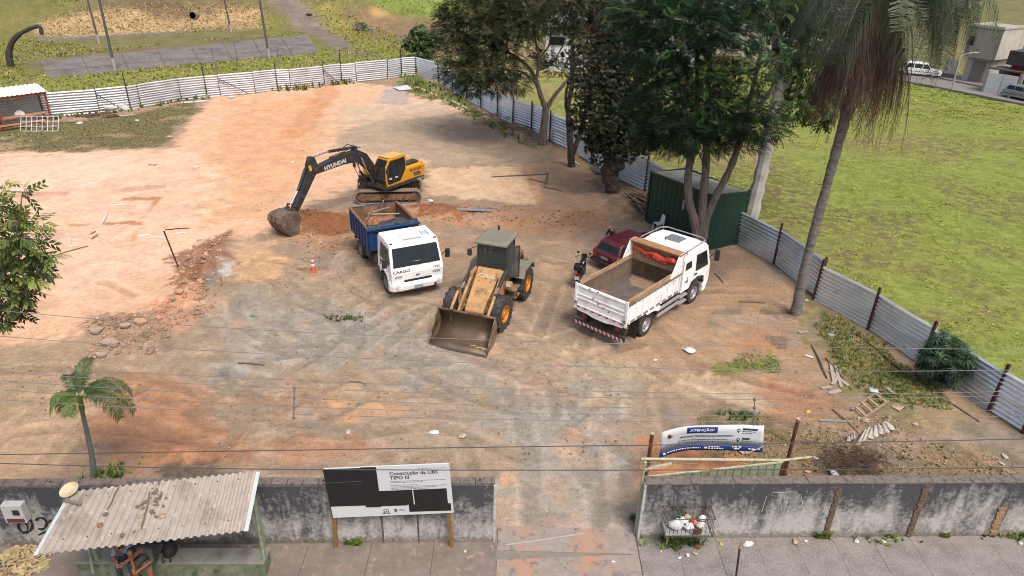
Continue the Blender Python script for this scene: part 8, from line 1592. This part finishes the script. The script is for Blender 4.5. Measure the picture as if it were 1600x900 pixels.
weed_n = 60; P = np.stack([b0[0]+.45+nr.normal(0, .3, weed_n), b0[1]+nr.normal(0, .15, weed_n), np.full(weed_n, b0[2])], 1); grass('palm_foot_grass', P, nr.uniform(.1, .28, weed_n), np.full(weed_n, .03), nr.choice([1, 4], weed_n), 'grey green grass at the foot of the young palm', .8, 6)

# ================================================================ LOOSE THINGS ON THE LOT
M_SLAB = mat('broken_concrete', c(186, 163, 143), .95, var=.2, scale=6, bump=.6, col2=c(150, 128, 110), t2=.57); M_SLABO = mat('orange_slab', c(206, 162, 128), .95, var=.2, scale=6, bump=.6)
def slab_piece(px, py, w_, d_, t_, rz, tilt, label, m=M_SLAB):
    p = gp(px, py); rr = random.Random(int(px*7+py)); w_ *= .5; d_ *= .5; prof = [(w_/2*math.cos(a)*rr.uniform(.8, 1.3), d_/2*math.sin(a)*rr.uniform(.8, 1.3)) for a in [2*math.pi*(k+rr.uniform(-.2, .2))/5 for k in range(5)]]
    tag(MB().prism(prof, -t_/2, t_/2, 'z').build('concrete_slab', m, loc=(p[0], p[1], p[2]+t_*.5+.03+abs(tilt)*w_*.3), rot=(tilt*1.6, tilt, rz)), label, 'slab')
for k, (px, py, w_, d_, rz, tl_, lb, m_) in enumerate(((172,538,1.4,.9,.2,.12,'largest grey concrete slab lying in the rubble left of the tracks',M_SLAB),(152,519,1.0,.7,.8,.1,'grey concrete slab on the left of the near rubble heap',M_SLAB),(222,506,1.1,.6,.1,.15,'long pale slab on top of the near rubble heap',M_SLABO),(196,512,.7,.5,.5,.2,'small slab in the middle of the near rubble heap',M_SLAB),(248,500,.6,.5,.9,.1,'pale broken slab at the right of the near rubble heap',M_SLABO),(286,428,.55,.4,.2,.1,'pale slab lying at the foot of the iron rod',M_SLABO),(300,420,.4,.3,.7,.1,'whitish block beside the iron rod',M_SLAB),(312,442,.6,.45,.4,.2,'orange slab on the left flank of the long rubble ridge',M_SLABO),(280,458,.8,.55,.2,.1,'pale slab at the lower end of the rubble ridge',M_SLABO),(270,470,.5,.4,1,.15,'grey slab below the rubble ridge',M_SLAB),(322,400,.5,.4,.3,.3,'brown broken slab on the rubble ridge',M_SLABO),(160,558,.7,.5,.4,.1,'slab at the lower edge of the near rubble heap',M_SLAB),(472,420,.9,.35,.15,.05,'flat pale slab beside the traffic cone',M_SLABO))): slab_piece(px, py, w_, d_, .10, rz, tl_, lb, m_)
# rubble: uncountable clods over the heaps
def rubble(name, polys, label, cols, smin=.02, smax=.1):
    base = [rock(1, q, .7, 6) for q in range(4)]; V = []; F = []
    for poly, n in polys:
        x, y = scatter_px(poly, n*3); x, y = x[:n], y[:n]; z = hz(x, y)
        for i in range(len(x)):
            s_ = smin+(smax-smin)*nr.rand()**3; b = base[nr.randint(4)]; a = nr.uniform(0, 6.28); ca, sa_ = math.cos(a)*s_, math.sin(a)*s_; o = len(V)
            V += [(x[i]+v[0]*ca-v[1]*sa_, y[i]+v[0]*sa_+v[1]*ca, z[i]+v[2]*s_+s_*.25) for v in b.v]; F += [tuple(j+o for j in f) for f in b.f if len(f) == 4]
    o_ = link(name, arr_mesh(name, V, F, [cols])); tag(o_, label, 'rubble', kind='stuff')
M_R1 = mat('rubble_mix', c(190, 152, 124), .95, var=.35, scale=1.5, col2=c(146, 112, 90), t2=.55, s2=2.4, col3=c(214, 200, 186), t3=.64, s3=4); M_R2 = mat('rubble_dark', c(166, 118, 86), .95, var=.35, scale=1.5, col2=c(124, 84, 60), t2=.54, s2=2.4, col3=c(190, 150, 120), t3=.66, s3=4); M_R3 = mat('rubble_grey', c(150, 138, 124), .95, var=.35, scale=2, col2=c(186, 176, 164), t2=.58, s2=4)
rubble('rubble', [([(285,395),(340,370),(360,360),(352,400),(345,455),(290,470),(275,440)],420),([(140,500),(260,485),(280,520),(230,560),(150,560)],380),([(230,480),(320,450),(330,480),(260,520)],150)], 'broken concrete and earth clods along the edge of the pale pad', M_R1, .02, .11)
rubble('trench_clods', [([(470,330),(570,330),(570,360),(480,370)],380),([(640,318),(800,320),(800,350),(640,350)],460),([(430,350),(560,350),(600,400),(480,410)],260),([(800,325),(940,330),(900,365),(800,350)],150)], 'red brown clods thrown up around the trench', M_R2, .012, .07)
rubble('yard_stones', [([(1180,440),(1300,520),(1300,640),(1150,600)],190),([(1080,640),(1400,640),(1600,760),(1100,730)],320),([(930,270),(1010,300),(1030,360),(960,340)],200),([(140,690),(340,700),(380,735),(160,740)],120),([(300,148),(420,142),(330,160),(270,172)],120),([(498,152),(508,154),(486,215),(474,215)],160),([(470,215),(486,215),(474,250),(462,250)],60),([(420,295),(436,295),(412,330),(398,330)],90),([(560,215),(850,235),(850,255),(560,235)],160),([(0,545),(180,560),(240,650),(0,660)],160),([(380,560),(980,560),(980,740),(380,700)],900),([(300,430),(560,420),(760,540),(400,580)],420),([(860,430),(1060,540),(1000,600),(800,560)],240)], 'loose stones and crumbs scattered over the lot', M_R3, .01, .05)
# small scraps
def lying(px0, py0, px1, py1, r_, m, label, cat, name, z=.03, box=None):
    a, b = gp(px0, py0), gp(px1, py1); a[2] += z; b[2] += z
    mb_ = MB(); (mb_.beam(a, b, box[0], box[1]) if box else mb_.tube([a, (a+b)/2+np.array([.04, .03, .01]), b], [r_, r_, r_*.7], 6)); tag(mb_.build(name, m), label, cat)
M_PIPEW = mat('white_pipe', c(226, 224, 222), .6)
for q in ((158,352,168,333,'short white strip near the left tree'),(107,372,109,382,'tiny white strip lying left of the pale pad centre'),(108,386,121,385,'white scrap below the upright strip near the street tree'),(273,366,292,364,'white strip right of the iron rod'),(216,370,236,367,'bent white pipe on the pale pad'),(236,370,268,376,'thin white pipe lying beside the iron rod'),(170,322,198,320,'curved pale offcut near the dug outline')):
    lying(*q[:4], .05, M_PIPEW, q[4], 'strip', 'white_strip')
for q in ((85,400,138,385,'long dead branch on the pale pad right of the street tree',.03,M_STICK),(142,366,150,362,'brown stick on the pale pad',.03,M_PLKB),(143,374,153,367,'second brown stick beside the first on the pale pad',.03,M_PLKB),(258,360,296,357,'thin dark rod lying beyond the iron rod',.025,M_RUST),(855,273,768,277,'long straight grey pole lying on the pale earth right of the excavator',.05,M_STICK),(856,271,850,292,'curved branch standing out of the soil near the side fence',.05,M_STICK),(851,293,878,299,'bent branch curving on the brown soil',.045,M_STICK),(826,280,858,288,'grey branch crossing to the curved one',.035,M_STICK),(772,200,812,223,'pale pole lying at the edge of the brushwood',.05,M_PLK),(1336,522,1420,590,'long rusty pole leaning in the weeds along the near fence',.045,M_RUST),(1420,590,1530,660,'long thin pole lying beyond the ladder towards the fence',.035,M_STICK),(1268,540,1292,592,'charred pole lying left of the white planks',.04,M_STICK),(1290,560,1330,610,'dark stick beside the white planks',.03,M_STICK),(1300,640,1345,682,'brown pole pointing at the broken roof sheet',.03,M_PLKB),(1116,428,1130,443,'dark branch in front of the white truck wheel',.03,M_STICK),(1155,472,1195,474,'grey board lying left of the tall palm foot',.05,M_STICK),(545,597,570,600,'dark curved twig in the middle of the lot',.03,M_STICK),(372,568,412,571,'straight stick on the grey track area',.03,M_PLKB)):
    lying(*q[:4], q[5], q[6], q[4], 'stick', 'stick')
# iron rod standing askew
p = gp(279, 417); q_ = at(256, 361, p[1]-.2); tag(MB().cyl(p-np.array([0, 0, .1]), q_, .035, n=7).build('iron_rod', M_RUST), 'rusty iron rod standing slanted beside the rubble ridge', 'rod')
# brushwood along the side fence
for k in range(70):
    t = rnd.random(); px = 742+t*100+rnd.gauss(0, 8); py = 172+t*46+rnd.gauss(0, 4); a = gp(px, py); l = rnd.uniform(.8, 2.6); an = math.atan2(-1.8, 1)+rnd.gauss(0, .35); d = np.array([math.cos(an), math.sin(an), rnd.uniform(-.05, .08)])*l/2; a[2] += .12+rnd.random()*.25
    tag(MB().tube([a-d, a+np.array([rnd.uniform(-.1, .1), rnd.uniform(-.1, .1), .03]), a+d], [.035, .03, .012], 5).build('brushwood_branch', M_STICK), 'dry branch in the long brushwood pile along the side fence', 'branch', 'brushwood pile along the side fence')
# dry brush heap behind the right wall
tw = MB(); p = gp(1332, 725)
for k in range(420): a = np.array([p[0]+rnd.gauss(0, .55), p[1]+rnd.gauss(0, .32), p[2]+abs(rnd.gauss(.0, .16))+.03]); v = Vector((rnd.gauss(0, .25), rnd.gauss(0, .2), rnd.gauss(.05, .14))); tw.tube([Vector(a), Vector(a)+v*.5+Vector((0, 0, .03)), Vector(a)+v], [.010, .008, .004], 3)
tag(tw.build('brush_heap', mat('dry_brush', c(104, 84, 70), .95, var=.25), fixn=False), 'heap of dry brown brush behind the right wall', 'brush', kind='stuff')
# wooden ladder
M_LAD = mat('ladder_wood', c(196, 170, 132), .8, var=.2, scale=12, stretch=(1, 5, 5)); la = empty('wooden_ladder', (*gp(1360,633)[:2], gp(1360,633)[2]+.08), 0, 'short wooden ladder lying on the ground behind the right wall', 'ladder'); lo = np.array(la.location)
def loc_(px, py, dz=0): q = g(px, py, lo[2]); return Vector(q-lo)+Vector((0, 0, dz))
MB().beam(loc_(1331, 640), loc_(1367, 615), .07, .06).build('rail', mat('ladder_rail', c(170, 146, 120), .85, var=.2, scale=10), la); MB().beam(loc_(1346, 656), loc_(1389, 626), .07, .06).build('rail', mat('ladder_rail', c(170, 146, 120)), la)
for a, b in (((1336,637),(1352,652)),((1345,630),(1362,645)),((1355,623),(1373,638)),((1366,616),(1384,630))): MB().beam(loc_(*a, .05), loc_(*b, .05), .075, .035).build('rung', M_LAD, la)
# roof sheets and planks lying about
def flat_sheet(corners, n_, amp, m, label, cat, name, z=.05, ragged=.0):
    P = [gp(*q) for q in corners]; rows = []
    for j in range(2):
        row = []
        for i in range(n_*4+1): u = i/(n_*4); a = (P[0]*(1-u)+P[1]*u) if j == 0 else (P[3]*(1-u)+P[2]*u); k = (0, amp, amp, 0)[i % 4]; row.append(Vector(a)+Vector((rnd.uniform(-ragged, ragged), rnd.uniform(-ragged, ragged), z+k)))
        rows.append(row)
    rows.insert(1, [rows[0][i].lerp(rows[1][i], .5)+Vector((0, 0, .03)) for i in range(len(rows[0]))]); tag(MB().sheet(rows).build(name, m, solid=.012, fixn=False), label, cat)
M_FIB = mat('broken_fibre_sheet', c(206, 196, 184), .9, var=.12, scale=5, col2=c(166, 152, 138), t2=.6)
flat_sheet([(1350,675),(1385,662),(1398,674),(1334,698)], 7, .05, M_FIB, 'broken pale corrugated roof sheet lying behind the right wall', 'roof sheet', 'roof_sheet', .06, .05); flat_sheet([(1322,686),(1335,678),(1337,688),(1324,693)], 3, .04, M_FIB, 'small broken fragment left of the pale roof sheet', 'roof sheet', 'roof_sheet', .06, .04)
flat_sheet([(614,138),(636,134),(645,141),(625,143)], 6, .05, mat('white_sheet', c(232, 233, 235), .6), 'white corrugated sheet on the ground at the far corner', 'roof sheet', 'roof_sheet', .08)
flat_sheet([(920,262),(932,268),(946,275),(930,272)], 4, .04, mat('greenish_sheet', c(110, 128, 122), .6), 'grey green sheet leaning on the ground left of the gnarled trunk', 'roof sheet', 'roof_sheet', .1)
for a, b, wd, m_, lb in (((650,136),(684,150),.35,mat('yellow_plank',c(204,182,140),.8,var=.15),'long yellowish plank in the grass near the far corner'),((706,158),(730,170),.3,M_PLK,'pale plank at the head of the brushwood pile'),((697,155),(688,162),.12,M_PLK,'short white plank left of the brushwood'),((1298,570),(1303,600),.12,M_PLK,'left board of the crossed white planks near the fence weeds'),((1305,572),(1314,606),.10,M_PLK,'middle board of the crossed white planks'),((1296,580),(1325,604),.14,M_PLK,'top board lying across the white planks'),((1309,590),(1300,602),.12,M_PLK,'lowest board of the crossed white planks'),((1283,608),(1297,606),.12,M_PLK,'pale broken board below the crossed planks'),((1295,616),(1313,611),.16,M_PLK,'wide splintered board below the crossed planks'),((1258,556),(1270,560),.12,M_SIGNW,'white brick shaped block on the burnt patch'),((1248,521),(1262,519),.16,M_SLAB,'pale stone block right of the burnt patch'),((1280,658),(1330,660),.10,mat('greenish_board',c(150,160,150),.8),'thin greenish board behind the banner post'),((893,250),(906,259),.14,M_PIPEW,'white board at the foot of the twin stemmed tree'),((283,161),(324,158),.5,mat('white_sheeting',c(232,230,228),.7,var=.05),'white board lying at the foot of the back fence'),((172,183),(210,180),.12,M_PIPEW,'white batten in the grass before the back fence'),((700,327),(770,330),.35,mat('grey_plastic',c(150,154,162),.5,var=.2,scale=5),'grey plastic strip in the trench behind the blue truck'),((1385,607),(1397,617),.12,M_PLK,'short pale board above the wooden ladder'),((1358,610),(1372,612),.28,M_SIGNW,'white board at the top end of the ladder'),((1398,640),(1406,634),.3,M_KR,'tan cardboard right of the wooden ladder'),((1156,708),(1172,703),.22,M_KR,'cardboard scrap under the right end of the banner'),((1340,655),(1358,660),.2,M_FIB,'pale debris at the lower end of the ladder')):
    lying(*a, *b, .04, m_, lb, 'board', 'loose_board', .04, (wd, .025))
# paper, litter and white lumps
for i, (px, py, s_, m_, lb) in enumerate(((678,677,.17,M_BAG,'white paper sheet on the bare ground above the signboard'),(723,682,.16,M_KR,'tan cardboard rectangle right of the white paper'),(544,676,.12,M_FIB,'pale stone on the ground above the signboard'),(1078,549,.28,M_BAG,'white spilled patch of plastic right of the white truck tail'),(1024,563,.1,M_BAG,'white scrap behind the white truck'),(501,379,.1,M_BAG,'white crumb beside the excavator bucket'),(673,315,.25,M_BAG,'white bag in the trench behind the blue truck'),(1300,460,.1,M_BAG,'white crumpled plastic right of the palm trunk'),(1260,470,.14,M_FIB,'pale splinter heap left of the palm foot'),(1320,577,.12,M_BAG,'white bottle in the weeds by the near fence'),(1298,524,.14,mat('clear_bag',c(196,190,180),.5),'greyish bag at the edge of the fence weeds'),(1240,682,.12,mat('cyan_scrap',c(150,190,190),.6),'pale blue scrap behind the banner post'),(1303,742,.2,M_BAG,'white plastic bag on top of the ground behind the right wall'),(1274,716,.1,M_BAG,'white cup behind the gate rail end'),(1262,738,.1,mat('orange_scrap',c(222,170,140),.7),'orange and white scrap near the gate end'),(1262,644,.12,mat('yellow_scrap',c(214,196,90),.6),'yellow scrap near the banner'),(307,225,.0,M_BAG,''),(239,258,.3,M_FIB,'white lump on the pale pad beyond the dug outline'),(307,262,.2,M_BAG,'white piece on the pale pad'),(458,254,.2,M_BAG,'white piece on the orange earth left of the excavator'),(264,215,.3,M_FIB,'white lump at the edge of the trampled grass'),(361,153,.35,M_BAG,'white rubble piece at the foot of the back fence'),(125,193,.25,M_BAG,'white scrap in the grass left of the rubbish boards'),(214,189,.22,M_BAG,'white crumpled paper on the trampled grass'),(395,494,.12,mat('green_bottle',c(110,160,140),.4),'green bottle on the ground at the end of the tracks'),(1430,663,.12,M_KR,'tan debris in the dry weeds right of the roof sheet'),(1570,715,.14,M_FIB,'pale stone in the far right corner of the lot'),(1565,725,.1,M_FIB,'small pale stone in the far right corner of the lot'),(620,668,.0,M_BAG,''),(1198,598,.0,M_BAG,''))):
    if not s_: continue
    p = gp(px, py); tag(crumple(s_, s_*.7, s_*.3, i+90).build('scrap', m_, loc=(p[0], p[1], p[2]+s_*.22), rot=(0, 0, i*.9), smooth=True), lb, 'scrap')
# fallen leafy twig, charred patches
for px, py, lb in ((540,498,'green leafy twig lying on the track area'),(1150,650,'dark green weed tuft beyond the banner')):
    p = gp(px, py); n = 40; P = np.stack([p[0]+nr.normal(0, .35, n), p[1]+nr.normal(0, .12, n), np.full(n, p[2])], 1); grass('green_twig', P, nr.uniform(.08, .2, n), np.full(n, .05), nr.choice([4], n), lb, 1.2, 4)
# traffic cone
p = gp(490, 424); tcn = empty('traffic_cone', p, 0, 'small orange traffic cone with white bands left of the blue truck', 'cone'); M_ORC = mat('cone_orange', c(206, 112, 78), .6)
MB().box((0, 0, .02), (.36, .36, .04)).build('base', M_ORC, tcn); MB().cyl((0, 0, .04), (0, 0, .7), .14, .035, 16).build('body', M_ORC, tcn, smooth=True)
for z_, r_ in ((.30, .112), (.52, .077)): MB().cyl((0, 0, z_), (0, 0, z_+.10), r_, r_-.016, 16).build('white_band', M_BAG, tcn, smooth=True)

# ================================================================ OPEN SHELTER AT THE FAR LEFT
o0 = g(70, 190); osh = empty('open_shelter', (o0[0], o0[1], 0), math.atan2(PL[3][1]-PL[2][1], PL[3][0]-PL[2][0]), 'open lean-to with white corrugated roof at the far left fence', 'shelter')
M_WRF = mat('white_roof', c(238, 238, 236), .6, var=.03); M_RB = mat('red_beam', c(140, 76, 60), .8, var=.15); M_WTB = mat('table_wood', c(196, 140, 100), .8, var=.15, scale=4)
rows = []
for v in (0, 1): rows.append([(-6.5+i*(7.0/88)*1.0, 1.0-1.9*v, 2.75-.35*v+(0, .04, .04, 0)[i % 4]) for i in range(89)])
MB().sheet(rows).build('roof_sheet', M_WRF, osh, solid=.01, fixn=False)
for x_ in (-6.0, -3.0, .3): MB().b2((x_-.06, -.75, 0), (x_+.06, -.63, 2.32)).build('post', M_RB, osh); MB().b2((x_-.06, .75, 0), (x_+.06, .87, 2.6)).build('post', M_RB, osh)
MB().b2((-6.3, -.80, 2.22), (.2, -.72, 2.42)).build('front_beam', M_RB, osh); MB().b2((-6.4, -.62, .72), (.2, .1, .80)).build('table_top', M_WTB, osh); MB().b2((-6.4, -1.35, .36), (-.3, -1.0, .43)).build('bench_top', M_WTB, osh)
for x_ in (-6, -3.2, -.5): MB().b2((x_, -.5, 0), (x_+.1, 0, .72)).build('table_leg', M_RB, osh); MB().b2((x_, -1.3, 0), (x_+.08, -1.05, .36)).build('bench_leg', M_RB, osh)
# white metal bed frame leaning, basin
bf0 = g(62, 205); bfr = empty('metal_bed_frame', (bf0[0], bf0[1], 0), .12, 'white metal grid frame leaning in front of the open shelter', 'bed frame')
for k in range(8): MB().cyl((-1.3+.38*k, -.1, .03), (-1.2+.38*k, .35, 1.05), .022, n=6).build('bar', M_PLW, bfr)
for k in range(4): t = k/3; MB().cyl((-1.3+.1*t, -.1+.45*t, .03+1.02*t), (1.36+.1*t, -.1+.45*t, .03+1.02*t), .028, n=6).build('rail', M_PLW, bfr)
p = g(44, 192); tag(MB().lathe([(.02, .0), (.3, .0), (.36, .15), (.34, .17), (.02, .12)], (0, 0, 0), 'x', 18).build('white_basin', M_PLW, loc=(p[0], p[1]-.6, .75), rot=(0, -.25, -1.2), smooth=True), 'white round basin leaning on the bed frame at the far left', 'basin')
p = g(192, 172); fr_ = empty('fridge_door', (p[0], p[1], 0), .6, 'pale upright fridge panel leaning on the back fence', 'appliance'); MB().box((0, 0, .82), (.85, .12, 1.62), (-.15, 0, 0)).build('door', mat('appliance_white', c(222, 232, 234), .4), fr_, bev=.03); MB().box((.3, -.2, .9), (.04, .05, .5), (-.15, 0, 0)).build('handle', M_RIM, fr_)
p = g(177, 174); bx_ = empty('white_appliance', (p[0], p[1]-.2, 0), .5, 'low pale appliance box left of the upright fridge panel', 'appliance'); MB().box((0, 0, .26), (.95, .6, .52)).build('case', mat('appliance_white', c(222, 232, 234)), bx_, bev=.03); MB().box((0, .05, .54), (.5, .4, .06)).build('lid', mat('appliance_white', c(222, 232, 234)), bx_, bev=.02)
for k in range(12):
    p = g(rnd.uniform(120, 180), rnd.uniform(178, 186)); a = rnd.uniform(.2, .8); l = rnd.uniform(1, 2.4); d = np.array([math.cos(a), math.sin(a), .03])*l/2; tag(MB().beam(p-d+[0, 0, .08+.03*k], p+d+[0, 0, .10+.03*k], .12, .05).build('old_board', M_TIM), 'brown board in the scrap pile before the back fence', 'board', 'scrap boards before the back fence')
S.render.resolution_x, S.render.resolution_y = 1024, 576
